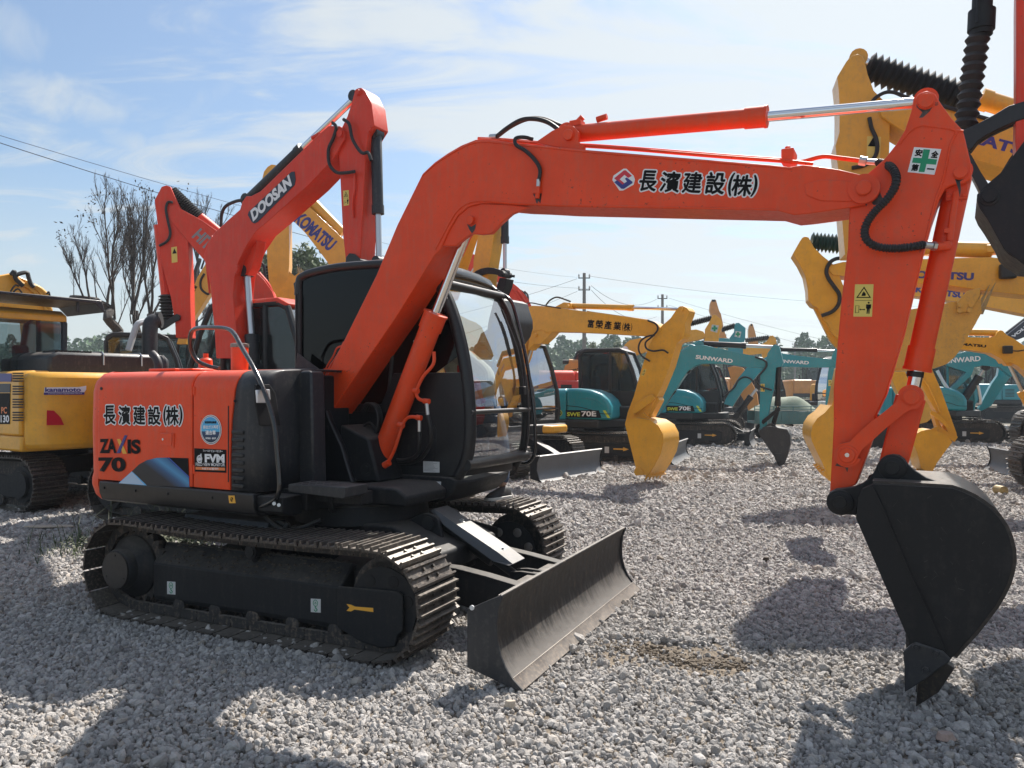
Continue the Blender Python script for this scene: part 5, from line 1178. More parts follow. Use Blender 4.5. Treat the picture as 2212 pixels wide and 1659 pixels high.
def cyl2(r, fr, key, a, q, c, rad, rod, m, rm='chrome', y=0., nm='hydraulic_cylinder', bellows=None):
    """cylinder traced by base, barrel end and rod end"""
    p0, p1, e = fr.P(key, *a, y), fr.P(key, *c, y), fr.P(key, *q, y); d = (p1-p0).normalized(); bl = (e-p0).length; L = (p1-p0).length
    b = B(); b.lathe(p0, p1, [(0, rad*.8), (.03, rad), (bl-.1, rad), (bl-.1, rad*1.12), (bl, rad*1.12)], 18)
    b.cyl(p0-Vector((0, rad, 0)), p0+Vector((0, rad, 0)), rad*1.1, n=14); o = b.obj(nm, m, r)
    if bellows:
        n = bellows; pr = []
        for i in range(n): t = lerp(bl, L, i/n); t2 = lerp(bl, L, (i+.5)/n); pr += [(t, rad*.72), (t2, rad*1.18)]
        pr.append((L, rad*.72)); b = B(); b.lathe(p0, p1, pr, 16); b.obj('bellows', 'rubber', o, ang=20)
    else:
        b = B(); b.cyl(p0+d*(bl-.02), p1, rod, n=16); b.obj('piston_rod', rm, o)
    b = B(); b.cyl(p1-Vector((0, rad, 0)), p1+Vector((0, rad, 0)), rad*.95, n=14); b.obj('rod_eye', m, o)
    return o
def hose(r, fr, key, pts, y, rad, m='rubber', nm='hydraulic_hose'):
    b = B(); b.tube([fr.P(key, p[0], p[1], p[2] if len(p) > 2 else y) for p in pts], rad, 7); return b.obj(nm, m, r)
def caps(r, fr, key, pts, y, rad, m):
    for x, y_ in pts:
        p = fr.hit(key, x, y_, y); b = B(); b.lathe((p[0], y+.001, p[1]), (p[0], y-.03, p[1]), [(0, rad*1.2), (.01, rad*1.2), (.012, rad), (.03, rad)], 18); b.obj('pin_cap', m, r)
def bucket(r, fr, key, side, back, lip, tips, wd, m, toothm=None, n=4, ear=None, yc=0., far=False):
    """side outline, the curved back as an open line, lip line end and tooth tip"""
    y0, y1 = yc-wd/2, yc+wd/2
    yn = y1 if (cos(radians(fr.deg)) < 0) != far else y0; bp = fr.T(key, back, yn); b = B(); b.strip(bp, y0+.01, y1-.01, -.018); bk = b.obj('bucket', m, r, ang=60)
    for ya, yb in ((y0, y0+.016), (y1-.016, y1)):
        b = B(); b.prism(fr.T(key, side, yn), ya, yb); b.obj('side_plate', m, bk)
    if ear:
        for yy in (yc-.17, yc+.12): b = B(); b.prism(fr.T(key, ear, yy), yy, yy+.05); b.obj('bucket_ear', m, bk, bev=.006)
    L = Vector(fr.hit(key, *lip, yn)); T = Vector(fr.hit(key, *tips, yn)); d = (T-L).normalized(); s = Vector((-d.y, d.x))*.035
    for i in range(n):
        y = lerp(y0+.04, y1-.04, i/(n-1)); w = .03; A, C_ = L-d*.05, T
        v = [(A+s), (A-s)]; b = B(); b.add([(v[0].x, y-w, v[0].y), (v[0].x, y+w, v[0].y), (v[1].x, y+w, v[1].y), (v[1].x, y-w, v[1].y), (T.x, y-w*.5, T.y), (T.x, y+w*.5, T.y)], [(0, 3, 2, 1), (0, 1, 5, 4), (1, 2, 5), (2, 3, 4, 5), (3, 0, 4)])
        b.obj('bucket_tooth', toothm or m, bk, recalc=True)
    return bk

# yellow machine with the black company name, straight behind the cab
I = Fr(-.31, 15.5, -36.5)
r = base('excavator', 'yellow excavator with black company name along its boom, standing behind the big orange one', I, 1., 'yellow', blade=True, glass='glass_mid')
bm = slab(r, I, 'boom', 'c1', [(-70, 1130), (-60, 1000), (70, 640), (108, 525), (150, 455), (190, 425), (240, 410), (300, 413), (400, 421), (640, 455), (900, 488), (1100, 520), (1160, 545), (1185, 580), (1180, 615), (1150, 632), (1100, 636), (700, 612), (560, 606), (385, 603), (345, 612), (310, 590), (250, 600), (215, 640), (190, 700), (170, 790), (60, 1060), (0, 1140)], -.15, .15, 'yellow')
slab(r, I, 'cylinder_bracket', 'c1', [(205, 740), (215, 640), (250, 600), (310, 590), (385, 603), (355, 640), (300, 690), (250, 695)], -.14, .12, 'yellow', par=bm)
slab(r, I, 'cylinder_ear', 'c1', [(400, 421), (470, 385), (520, 390), (530, 430), (560, 440)], -.09, .07, 'yellow', par=bm)
caps(bm, I, 'c1', [(262, 628), (500, 418)], -.15, .035, 'yellow')
am = slab(r, I, 'arm', 'c1', [(920, 1290), (940, 1200), (985, 1080), (1050, 850), (1085, 745), (1105, 690), (1150, 610), (1190, 560), (1255, 505), (1300, 440), (1320, 418), (1345, 413), (1375, 425), (1395, 450), (1388, 480), (1362, 540), (1365, 600), (1345, 655), (1300, 690), (1250, 860), (1180, 1030), (1110, 1180), (1090, 1230)], -.13, .13, 'yellow')
caps(am, I, 'c1', [(1340, 438), (1318, 640), (985, 1190), (1050, 1222)], -.13, .035, 'yellow')
cyl2(r, I, 'c1', (520, 412), (982, 430), (1340, 438), .052, .028, 'yellow')
cyl2(r, I, 'c1', (90, 1170), (190, 860), (262, 628), .07, .03, 'yellow', 'rod_grey')
cyl2(r, I, 'c1', (1318, 640), (1165, 1040), (1150, 1080), .055, .03, 'yellow')
slab(r, I, 'side_link', 'c1', [(975, 1180), (1000, 1130), (1100, 1070), (1125, 1065), (1140, 1090), (1120, 1115), (1010, 1200), (985, 1212)], -.19, -.15, 'yellow')
slab(r, I, 'bucket_link', 'c1', [(1115, 1095), (1165, 1085), (1175, 1110), (1110, 1235), (1060, 1240), (1050, 1210)], -.1, .1, 'yellow')
bucket(r, I, 'c1', [(922, 1285), (930, 1262), (1000, 1245), (1100, 1262), (1160, 1300), (1192, 1360), (1195, 1420), (1175, 1500), (1130, 1590), (1085, 1660), (1040, 1655), (1000, 1600)], [(1100, 1680), (1085, 1660), (1130, 1590), (1175, 1500), (1195, 1420), (1192, 1360), (1160, 1300), (1100, 1262), (1000, 1245), (930, 1262)], (1085, 1655), (1060, 1705), .66, 'yellow', n=5, ear=[(920, 1290), (925, 1262), (1035, 1220), (1060, 1200), (1080, 1225), (1180, 1290), (1150, 1300), (960, 1290)])
slab(r, I, 'side_cutter', 'c1', [(1000, 1598), (1025, 1600), (1060, 1640), (1050, 1660), (1000, 1665), (985, 1640)], -.35, -.335, 'yellow')
jtext(I, 'c1', [('富', (645, 570, 690, 574, 514)), ('榮', (704, 576, 756, 580, 518)), ('產', (768, 582, 820, 586, 524)), ('業', (836, 588, 890, 592, 530)), ('(', (899, 598, 910, 599, 536)), ('株', (911, 596, 958, 600, 540)), (')', (960, 602, 972, 603, 540))], -.15, bm, edge=0., bold=.0)
hose(r, I, 'c1', [(1090, 520), (1150, 545), (1162, 590), (1120, 640), (1075, 680), (1080, 725), (1130, 745), (1200, 738), (1240, 760)], -.2, .016)
hose(r, I, 'c1', [(1140, 625), (1080, 640), (1035, 675), (1022, 730), (1045, 780), (1105, 820)], -.17, .016)
hose(r, I, 'c1', [(340, 405), (370, 370), (420, 348), (480, 365), (520, 380)], .0, .016); hose(r, I, 'c1', [(70, 600), (110, 500), (150, 420), (220, 390), (330, 410), (450, 430)], -.15, .012)
hose(r, I, 'c1', [(640, 452), (700, 462), (900, 490), (1090, 518)], -.1, .012, 'yellow', 'steel_pipe')
b = B(); b.prismz([(.15, .05), (.9, .05), (1.15, .35), (1.15, .85), (.9, 1.06), (.15, 1.06)], .77, .93); b.obj('deck_nose', 'yellow', r, bev=.04)
warn(I, 'c1', [(1040, 925), (1060, 930), (1080, 880), (1060, 875)], -.13, am)

# two teal machines side by side
def swe(fr, key, label, boomp, armp, cylp, scale=1., glassn='glass_mid'):
    r = base('excavator', label, fr, 1., 'teal', hood='curved', roofm='charcoal', group='teal excavators in a row', glass=glassn)
    y = -1.0
    st = plate('model_plate', [(-.62, 1.0), (.22, 1.0), (.16, 1.17), (-.62, 1.17)], -1.031, 'black_vinyl', r, .003)
    letters(fr, 'SWE', (-.59, 1.03), (-.28, 1.03), .09, -1.034, 'lime_vinyl', st, bold=.03); letters(fr, '70E', (-.25, 1.03), (.10, 1.03), .12, -1.034, 'white_vinyl', st, bold=.03)
    plate('model_stripe', [(.25, 1.17), (.31, 1.17), (.42, 1.0), (.36, 1.0)], -1.031, 'lime_vinyl', r, .004)
    e = B(); e.cyl((-.78, -1.031, 1.10), (-.78, -1.036, 1.10), .075, n=16); e = e.obj('eco_badge', 'lime_vinyl', r); e2 = B(); e2.cyl((-.78, -1.036, 1.10), (-.78, -1.039, 1.10), .062, n=16); e2.obj('badge_face', 'black_vinyl', e)
    letters(fr, 'eco', (-.825, 1.085), (-.735, 1.085), .04, -1.040, 'lime_vinyl', e, bold=.02)
    return r
J = Fr(2.19, 18.3, -22.); Kf = Fr(5.55, 23.7, -21.)
r = swe(J, '', 'nearer teal excavator, standing behind the yellow one with the company name', 0, 0, 0)
bm = slab(r, J, 'boom', 'c1', [(1080, 1200), (1130, 1110), (1205, 1000), (1270, 860), (1330, 740), (1400, 700), (1480, 690), (1560, 712), (1700, 745), (1800, 775)], 0, .0, 'teal') if 0 else None
bo = J.T('c1', [(1060, 1210), (1080, 1150), (1150, 1010), (1220, 890), (1290, 790), (1350, 735), (1420, 705), (1500, 700), (1700, 745), (1843, 775)], -.15)+J.T('c2', [(830, 548), (860, 565), (872, 600), (860, 635), (820, 645), (700, 637), (450, 605), (330, 603), (250, 606), (180, 630), (120, 675), (60, 760), (-20, 880), (-120, 1030), (-180, 1100)], -.15)
b = B(); b.prism(bo, -.15, .15); bm = b.obj('boom', 'teal', r, bev=.01, ang=32)
slab(r, J, 'cylinder_ear', 'c2', [(170, 440), (220, 385), (245, 385), (270, 400), (275, 470)], -.08, .08, 'teal', par=bm)
caps(bm, J, 'c2', [(828, 592)], -.15, .045, 'teal')
am = slab(r, J, 'arm', 'c2', [(808, 1240), (800, 1100), (805, 900), (808, 740), (812, 690), (830, 640), (868, 560), (880, 500), (905, 468), (925, 435), (955, 423), (988, 438), (1000, 480), (1026, 590), (1010, 632), (960, 640), (948, 760), (935, 850), (900, 1010), (872, 1185)], -.12, .12, 'teal')
cyl2(r, J, 'c2', (255, 415), (675, 438), (955, 447), .066, .036, 'black', 'rod_grey')
cyl2(r, J, 'c2', (985, 600), (975, 1005), (972, 1040), .06, .035, 'black', 'chrome')
cyl2(r, J, 'c1', (1135, 1215), (1285, 1030), (1385, 890), .075, .04, 'black', 'rod_grey')
slab(r, J, 'side_link', 'c2', [(820, 1160), (825, 1140), (950, 1040), (985, 1010), (1000, 1030), (985, 1050), (860, 1160), (835, 1180)], -.18, -.13, 'black_matt')
slab(r, J, 'bucket_link', 'c2', [(955, 1030), (990, 1040), (950, 1190), (905, 1190)], -.1, .1, 'black_matt')
bucket(r, J, 'c2', [(795, 1250), (830, 1215), (900, 1205), (1060, 1235), (1085, 1290), (1085, 1370), (1060, 1470), (1015, 1590), (990, 1590), (945, 1490), (800, 1280)], [(1010, 1600), (1015, 1590), (1060, 1470), (1085, 1370), (1085, 1290), (1060, 1235), (900, 1205), (830, 1215)], (1010, 1570), (990, 1600), .7, 'charcoal', n=5, ear=[(795, 1262), (800, 1235), (850, 1205), (890, 1170), (920, 1165), (960, 1200), (1040, 1230), (900, 1240), (830, 1270)])
slab(r, J, 'side_cutter', 'c2', [(940, 1450), (1010, 1455), (1000, 1520), (975, 1560), (950, 1510)], -.37, -.352, 'charcoal')
word(J, 'c2', 'SUNWARD', 195, 558, 545, 600, 540, -.15, 'white_vinyl', bm, .03)
hose(r, J, 'c2', [(760, 540), (820, 560), (865, 590), (860, 640), (810, 700), (780, 760), (810, 820), (920, 855)], -.18, .022, 'charcoal')
hose(r, J, 'c2', [(60, 440), (150, 425), (300, 470), (560, 515), (830, 550)], -.1, .014, 'teal', 'steel_pipe')
warn(J, 'c2', [(812, 868), (850, 868), (850, 795), (812, 795)], -.12, am)
r = swe(Kf, '', 'further teal excavator with its company name cut off by the orange arm', 0, 0, 0)
bo = Kf.T('c2', [(465, 985), (480, 940), (600, 740), (700, 620), (830, 560), (900, 520), (1010, 505), (1180, 530), (1400, 552), (1490, 560), (1520, 590), (1510, 625), (1470, 638), (1330, 640), (1050, 632), (950, 640), (860, 650), (800, 690), (740, 760), (640, 860), (545, 1010)], -.15)
b = B(); b.prism(bo, -.15, .15); bm = b.obj('boom', 'teal', r, bev=.01, ang=32)
am = slab(r, Kf, 'arm', 'c2', [(1425, 1070), (1430, 900), (1450, 700), (1460, 640), (1480, 560), (1500, 500), (1540, 430), (1570, 440), (1585, 520), (1600, 620), (1560, 700), (1530, 1000), (1500, 1180), (1430, 1200)], -.12, .12, 'teal')
cyl2(r, Kf, 'c2', (1000, 470), (1350, 478), (1545, 483), .06, .032, 'black', 'rod_grey')
cyl2(r, Kf, 'c2', (585, 1095), (720, 910), (790, 820), .085, .04, 'black', 'rod_grey')
word(Kf, 'c2', 'SUNWARD', 960, 592, 1268, 612, 570, -.15, 'white_vinyl', bm, .03)
hose(r, Kf, 'c2', [(450, 940), (480, 900), (560, 830), (600, 760), (660, 730), (720, 750), (750, 800)], -.18, .025)
warn(Kf, 'c2', [(1455, 815), (1485, 815), (1485, 758), (1455, 758)], -.12, am)
bucket(r, Kf, 'c3', [(150, 1500), (190, 1350), (250, 1260), (350, 1200), (370, 1240), (360, 1330), (300, 1440), (250, 1530), (200, 1560), (160, 1550)], [(250, 1540), (300, 1440), (360, 1330), (370, 1240), (350, 1200), (250, 1260)], (230, 1520), (240, 1570), .7, 'black_matt')

# teal machine far right
N = Fr(13.8, 24.6, -20.)
r = base('excavator', 'teal excavator at the far right with a mirror-bright handrail, beyond the small yellow bucket', N, 1.05, 'teal', hood='curved', roofm='teal', cabm='teal', group='teal excavators in a row', detail=2)
slab(r, N, 'boom', 'h5', [(430, 1020), (500, 1000), (560, 960), (700, 830), (800, 720), (560, 640), (600, 520), (850, 455), (1110, 498), (1230, 560), (1330, 640), (1400, 760), (1340, 775), (1200, 660), (1000, 640), (900, 660), (860, 760), (520, 1080)], -.15, .15, 'teal')
word(N, 'h5', 'SUNWARD', 500, 620, 975, 585, 540, -.15, 'white_vinyl', r, .03)
cyl2(r, N, 'h5', (640, 1250), (960, 770), (1030, 660), .12, .05, 'black', 'rod_grey')
hose(r, N, 'h5', [(450, 700), (520, 830), (630, 1000), (640, 1100), (640, 1180)], -1.0, .05, 'rod_grey', 'handrail')
hose(r, N, 'h5', [(940, 880), (960, 980), (970, 1090), (920, 1110)], -.6, .05, 'rod_grey', 'handrail')
slab(r, N, 'arm', 'h5', [(1200, 650), (1340, 760), (1100, 1130), (960, 1200), (950, 1160), (1110, 860), (1180, 760)], .6, .9, 'teal')
O = Fr(26.5, 41., -15.)
base('excavator', 'dark-skirted teal excavator far behind at the right edge, beyond the other machines', O, 1.2, 'teal', cabm='black', blade=False, detail=1, group='excavators parked across the yard')
# ------------------------------------------------------------ machines beyond on the right
def arm_machine(name, label, C, deg, k, body, **kw):
    fr = Fr(C[0], C[1], deg); return base(name, label, fr, k, body, **kw), fr
# big yellow one whose arm hangs behind the near arm; its body stands outside to the right
r, f = arm_machine('excavator', 'tall yellow excavator whose raised arm stands against the sky behind the near orange arm', (8.8, 7.2), 165, 1.45, 'yellow', blade=False)
am = slab(r, f, 'arm', 'c4', [(300, 1690), (280, 1450), (262, 1180), (245, 1050), (236, 965), (262, 880), (264, 720), (258, 600), (248, 508), (310, 405), (345, 368), (385, 357), (415, 372), (432, 410), (450, 490), (490, 600), (555, 665), (600, 760), (596, 900), (590, 1100), (560, 1690)], -.2, .2, 'yellow')
slab(r, f, 'arm', 'c2', [(1560, 640), (1470, 1100), (1480, 1150), (1640, 1150), (1760, 640)], -.2, .2, 'yellow', par=am)
caps(am, f, 'c4', [(368, 402), (272, 985)], -.2, .06, 'yellow')
bm = slab(r, f, 'boom', 'c4', [(520, 700), (560, 672), (700, 668), (1040, 735), (1390, 830), (2600, 1200), (2900, 1500), (2750, 1600), (2400, 1500), (1486, 1160), (1140, 1050), (900, 960), (690, 870), (600, 815), (540, 770)], -.24, .24, 'yellow')
word(f, 'c4', 'KOMATSU', 900, 900, 1560, 1085, 930, .243, 'navy_vinyl', bm, .05) if 0 else None
def word_far(fr, k, s, x0, y0, x1, y1, yt, y, m, par, bold=.03):
    """lettering on the +y face, read from the far side of the local frame"""
    a = fr.hit(k, x0, y0, y); b_ = fr.hit(k, x1, y1, y); t = fr.hit(k, (x0+x1)/2, yt, y)
    return letters(fr, s, a, b_, t[1]-(a[1]+b_[1])/2, y, m, par, bold=bold, lift=-.004)
word_far(f, 'c4', 'KOMATSU', 880, 880, 1560, 1060, 895, .24, 'navy_vinyl', bm, .04)
cyl2(r, f, 'c4', (2300, 1000), (1190, 665), (380, 402), .10, .06, 'yellow', y=0., nm='arm_cylinder')
p0, p1 = f.P('c4', 440, 445, 0.), f.P('c4', 1090, 650, 0.)
b = B(); d = (p1-p0).length; n = 15; pr = []
for i in range(n): pr += [(d*i/n, .115), (d*(i+.5)/n, .17)]
pr.append((d, .11)); b.lathe(p0, p1, pr, 18); b.obj('bellows', 'rubber', r, ang=20)
hose(r, f, 'c4', [(470, 690), (500, 650), (560, 615), (620, 612), (680, 635), (760, 665), (900, 690), (1250, 790)], .26, .02, 'rubber')
hose(r, f, 'c4', [(460, 780), (475, 850), (505, 920), (512, 990), (490, 1050), (430, 1095), (345, 1115)], .22, .022)
warnq = lambda fr, k, q, y, par: plate('warning_label', fr.T(k, q, y), y, 'label_yellow', par, -.004)
w = warnq(f, 'c4', [(442, 1058), (530, 1062), (538, 908), (446, 904)], .2, am)
B().prism(f.T('c4', [(450, 970), (530, 972), (490, 905)], .206), .206, .208).obj('warning_triangle', 'black_vinyl', w, sm=False)
slab(r, f, 'bucket_cylinder', 'c4', [(255, 1000), (310, 1010), (320, 1300), (330, 1650), (300, 1650), (270, 1300)], -.06, .06, 'yellow')
bucket(r, f, 'c2', [(1480, 1000), (1420, 1070), (1350, 1120), (1305, 1190), (1290, 1260), (1295, 1330), (1340, 1430), (1400, 1550), (1460, 1690), (1560, 1700), (1640, 1500), (1660, 1100)], [(1480, 1000), (1420, 1070), (1350, 1120), (1305, 1190), (1290, 1260), (1295, 1330), (1340, 1430), (1400, 1550), (1460, 1690)], (1450, 1660), (1490, 1740), .9, 'yellow', n=5)
# second yellow, boom at mid height, with the upturned bucket
r, f = arm_machine('excavator', 'yellow excavator with its toothed bucket curled up, behind the near arm and cylinder', (9.6, 10.9), 165, 1.3, 'yellow', blade=False)
am = slab(r, f, 'arm', 'h4', [(50, 270), (115, 155), (140, 118), (170, 106), (200, 118), (222, 160), (250, 210), (330, 290), (420, 360), (470, 430), (520, 560), (700, 900), (960, 1240), (900, 1300), (740, 1280), (560, 1150), (420, 1010), (330, 850), (285, 770), (235, 752), (195, 700), (190, 600), (165, 470), (110, 360)], -.2, .2, 'yellow')
caps(am, f, 'h4', [(168, 165), (238, 715)], .2, -.05, 'yellow') if 0 else None
slab(r, f, 'bucket_cylinder', 'h4', [(245, 770), (290, 765), (470, 1050), (640, 1250), (600, 1290), (400, 1080)], -.07, .07, 'yellow')
bm = slab(r, f, 'boom', 'h4', [(385, 400), (400, 375), (520, 345), (900, 335), (1270, 318), (1900, 300), (2060, 320), (2500, 380), (3400, 640), (3700, 980), (3500, 1060), (3000, 800), (2500, 670), (2212, 655), (1800, 610), (1500, 565), (1000, 530), (560, 480), (430, 470), (390, 435)], -.22, .22, 'yellow')
word_far(f, 'h4', 'KOMATSU', 1110, 495, 1740, 520, 435, .22, 'navy_vinyl', bm, .05)
p0, p1 = f.P('h4', 215, 155, 0.), f.P('h4', 530, 185, 0.); d = (p1-p0).length; pr = []; n = 9
for i in range(n): pr += [(d*i/n, .10), (d*(i+.5)/n, .155)]
pr.append((d, .1)); b = B(); b.lathe(p0, p1, pr, 18); b.obj('bellows', 'bellows_green', r, ang=20) if 'bellows_green' in MT else (paint('bellows_green', (.02, .07, .055), .5, .2, 0.), b.obj('bellows', 'bellows_green', r, ang=20))
b = B(); b.cyl(f.P('h4', 520, 190, 0.), f.P('h4', 1910, 238, 0.), .12, n=18); b.box(f.P('h4', 1900, 0, 0).x-.3, f.P('h4', 1900, 0, 0).x+.1, -.14, .14, f.P('h4', 1950, 270, 0).z, f.P('h4', 1950, 195, 0).z); b.obj('arm_cylinder', 'yellow', r, bev=.02)
hose(r, f, 'h4', [(520, 308), (450, 318), (395, 355), (365, 430), (385, 500), (440, 580), (485, 650), (480, 740), (420, 810), (320, 850)], .24, .03)
b = B(); p = f.P('h4', 2045, 430, .25); b.box(p.x-.12, p.x+.1, .23, .35, p.z-.12, p.z+.1); b.obj('work_lamp', 'black', r, bev=.03)
hose(r, f, 'h4', [(2080, 450), (2120, 470), (2180, 440), (2260, 400)], .26, .012)
bucket(r, f, 'c3', [(180, 700), (300, 500), (480, 290), (740, 245), (890, 215), (1085, 200), (1090, 290), (1050, 390), (980, 510), (930, 600), (870, 680), (800, 740), (700, 775), (600, 785), (460, 780), (300, 760)], [(300, 800), (460, 790), (600, 788), (700, 776), (800, 740), (870, 680), (930, 600), (980, 510), (1050, 390), (1100, 300)], (1100, 290), (1215, 60), 1.1, 'yellow_dusty', 'worn_yellow' if 'worn_yellow' in MT else 'yellow_dusty', n=5)
sc = slab(r, f, 'side_cutter', 'c3', [(885, 225), (975, 130), (1085, 105), (1080, 170), (1005, 305), (900, 312)], .56, .60, 'yellow_dusty')
for x, y in ((912, 250), (998, 248), (905, 297), (988, 292)):
    p = f.hit('c3', x, y, .6); b = B(); b.cyl((p[0], .6, p[1]), (p[0], .63, p[1]), .035, n=8); b.obj('cutter_bolt', 'yellow_dusty', sc)
# third yellow boom, lower and further
r, f = arm_machine('excavator', 'yellow excavator whose lettered boom shows just beneath the other yellow boom', (14.8, 18.0), 165, 1.6, 'yellow', blade=False)
bm = slab(r, f, 'boom', 'h4', [(700, 560), (1100, 545), (1300, 560), (1700, 575), (2212, 640), (3000, 740), (3300, 960), (3100, 1040), (2600, 900), (2212, 832), (2000, 790), (1660, 725), (1200, 665), (700, 640)], -.24, .24, 'yellow')
word_far(f, 'h4', 'KOMATSU', 1195, 630, 1655, 690, 600, .24, 'navy_vinyl', bm, .05)
slab(r, f, 'arm', 'h4', [(600, 480), (720, 420), (800, 560), (1150, 1500), (1250, 1780), (1150, 1800), (1000, 1500), (640, 640)], -.2, .2, 'yellow')
bucket(r, f, 'h5', [(130, 1330), (240, 1340), (330, 1320), (390, 1270), (420, 1180), (380, 1060), (250, 1020), (80, 1040), (60, 1200)], [(130, 1338), (240, 1345), (330, 1322), (390, 1270), (420, 1180), (380, 1060)], (130, 1330), (20, 1320), 1.0, 'yellow_dusty')
# small yellow one with the little bucket
r, f = arm_machine('excavator', 'small yellow excavator resting its little bucket on the gravel, right of the near orange arm', (11.3, 14.35), 168, 1.0, 'yellow', blade=True)
bm = slab(r, f, 'boom', 'h5', [(560, 300), (700, 290), (860, 300), (1000, 300), (1110, 300), (1150, 285), (1180, 235), (1215, 212), (1245, 222), (1290, 270), (1380, 318), (1500, 400), (1800, 700), (2100, 1200), (1950, 1300), (1700, 900), (1496, 700), (1420, 640), (1330, 600), (1270, 615), (1230, 560), (1100, 492), (900, 460), (600, 430)], -.15, .15, 'yellow')
caps(bm, f, 'h5', [(1285, 565)], .15, .04, 'yellow') if 0 else None
word_far(f, 'h5', 'KOMATSU', 610, 385, 1038, 425, 372, .15, 'black_vinyl', bm, .05)
b = B(); b.cyl(f.P('h5', 700, 235, 0.), f.P('h5', 1165, 245, 0.), .065, n=16); b.obj('arm_cylinder', 'yellow', r)
cyl2(r, f, 'h5', (1620, 1250), (1500, 940), (1300, 600), .08, .03, 'yellow', 'rod_grey')
b = B(); p = f.P('h5', 1285, 440, .18); b.box(p.x-.09, p.x+.07, .16, .26, p.z-.09, p.z+.06); b.obj('work_lamp', 'black', r, bev=.02); hose(r, f, 'h5', [(1300, 470), (1340, 460), (1420, 465), (1520, 450)], .18, .01)
am = slab(r, f, 'arm', 'c3', [(560, 620), (620, 600), (690, 800), (760, 960), (820, 1130), (885, 1310), (890, 1345), (860, 1360), (830, 1340), (790, 1260), (720, 1140), (640, 1010), (580, 880), (540, 740)], -.12, .12, 'yellow')
hose(am, f, 'c3', [(600, 850), (650, 920), (700, 1020), (750, 1140)], .14, .02, 'yellow', 'steel_pipe')
slab(r, f, 'side_link', 'c3', [(665, 1150), (670, 1130), (700, 1130), (760, 1170), (810, 1230), (830, 1260), (810, 1275), (780, 1240), (700, 1175)], .13, .17, 'yellow')
slab(r, f, 'bucket_link', 'c3', [(690, 1150), (720, 1160), (760, 1270), (730, 1290)], -.1, .1, 'yellow')
bucket(r, f, 'c3', [(535, 1350), (545, 1320), (590, 1295), (650, 1280), (780, 1310), (850, 1385), (800, 1450), (720, 1560), (680, 1640), (650, 1640), (590, 1600), (560, 1480), (525, 1400)], [(680, 1280), (590, 1295), (545, 1320), (530, 1350), (525, 1400), (560, 1480), (590, 1600), (650, 1645)], (650, 1640), (700, 1660), .6, 'yellow', n=4, ear=[(650, 1290), (720, 1250), (760, 1270), (830, 1320), (890, 1340), (860, 1385), (780, 1330)])
# dark grey boom with white letters at the frame's edge
r, f = arm_machine('excavator', 'dark grey excavator whose white-lettered boom slants up at the right edge', (20.5, 27.5), 168, 1.3, 'charcoal', blade=False, detail=1)
bm = slab(r, f, 'boom', 'h5', [(1290, 275), (1500, 105), (1700, 0), (2000, 100), (2300, 700), (2100, 760), (1800, 300), (1600, 260), (1420, 330), (1330, 300)], -.25, .25, 'navy_dark' if 'navy_dark' in MT else 'charcoal')
word_far(f, 'h5', 'VOLVO', 1365, 310, 1620, 120, 180, .25, 'white_vinyl', bm, .05)
b = B(); b.cyl(f.P('h5', 1300, 260, 0.), f.P('h5', 1560, 60, 0.), .1, n=12); b.obj('arm_cylinder', 'black', r)
# the machine at the right edge with black bucket, bellows and orange arm
r, f = arm_machine('excavator', 'excavator at the right edge showing only orange arm, black curved link, bellows and black bucket', (8.0, 3.9), 150, 1.15, 'orange_red', blade=False)
slab(r, f, 'arm', 'c4', [(1440, -300), (1434, 0), (1434, 640), (1428, 940), (1470, 1400), (1600, 1400), (1640, 900), (1660, -300)], -.16, .16, 'orange_red')
slab(r, f, 'boom', 'c4', [(1380, -260), (1440, -420), (1900, -520), (3400, -200), (4300, 1700), (4050, 1800), (3200, 200), (1900, -200), (1500, -180)], -.18, .18, 'orange_red')
p0, p1 = f.P('c4', 1225, -300, .0), f.P('c4', 1200, 235, .0)
b = B(); d = (p1-p0).length; b.lathe(p0, p1, [(0, .075), (d-.2, .075), (d-.2, .1), (d-.04, .1), (d-.04, .085), (d, .085)], 24); b.cyl(f.P('c4', 1195, -200, .08), f.P('c4', 1175, 150, .1), .012, n=8); kc = b.obj('hydraulic_cylinder', 'black_matt', r)
p0, p1 = f.P('c4', 1182, 235, .0), f.P('c4', 1096, 850, .0); d = (p1-p0).length; n = 10; pr = []
for i in range(n): pr += [(d*i/n, .068), (d*(i+.5)/n, .093)]
pr.append((d, .068)); b = B(); b.lathe(p0, p1, pr, 26); b.obj('bellows', 'rubber', kc, ang=20)
slab(r, f, 'curved_link', 'c4', [(1060, 900), (1100, 870), (1180, 835), (1290, 775), (1380, 720), (1486, 688), (1620, 680), (1640, 800), (1486, 805), (1420, 825), (1330, 865), (1240, 910), (1180, 950), (1135, 1010), (1110, 1000), (1080, 950)], -.17, -.10, 'black')
b = B(); b.prism(f.T('c4', [(1060, 900), (1100, 870), (1180, 835), (1290, 775), (1380, 720), (1486, 688), (1620, 680), (1640, 800), (1486, 805), (1420, 825), (1330, 865), (1240, 910), (1180, 950), (1135, 1010), (1110, 1000), (1080, 950)], .1), .10, .17); b.obj('curved_link', 'black', r, bev=.008)
slab(r, f, 'bucket_link', 'c4', [(1105, 990), (1140, 1030), (1200, 1140), (1275, 1255), (1290, 1290), (1240, 1320), (1200, 1280), (1150, 1180), (1090, 1080)], -.08, .08, 'black')
bk = slab(r, f, 'bucket', 'c4', [(1172, 1330), (1175, 1290), (1200, 1260), (1250, 1220), (1330, 1150), (1390, 1050), (1440, 980), (1486, 940), (1640, 900), (1800, 1000), (1900, 1300), (1850, 1600), (1700, 1740), (1560, 1760), (1486, 1755), (1440, 1720), (1390, 1690), (1350, 1650), (1320, 1580), (1240, 1450), (1195, 1385)], -.36, -.345, 'bucket_black')
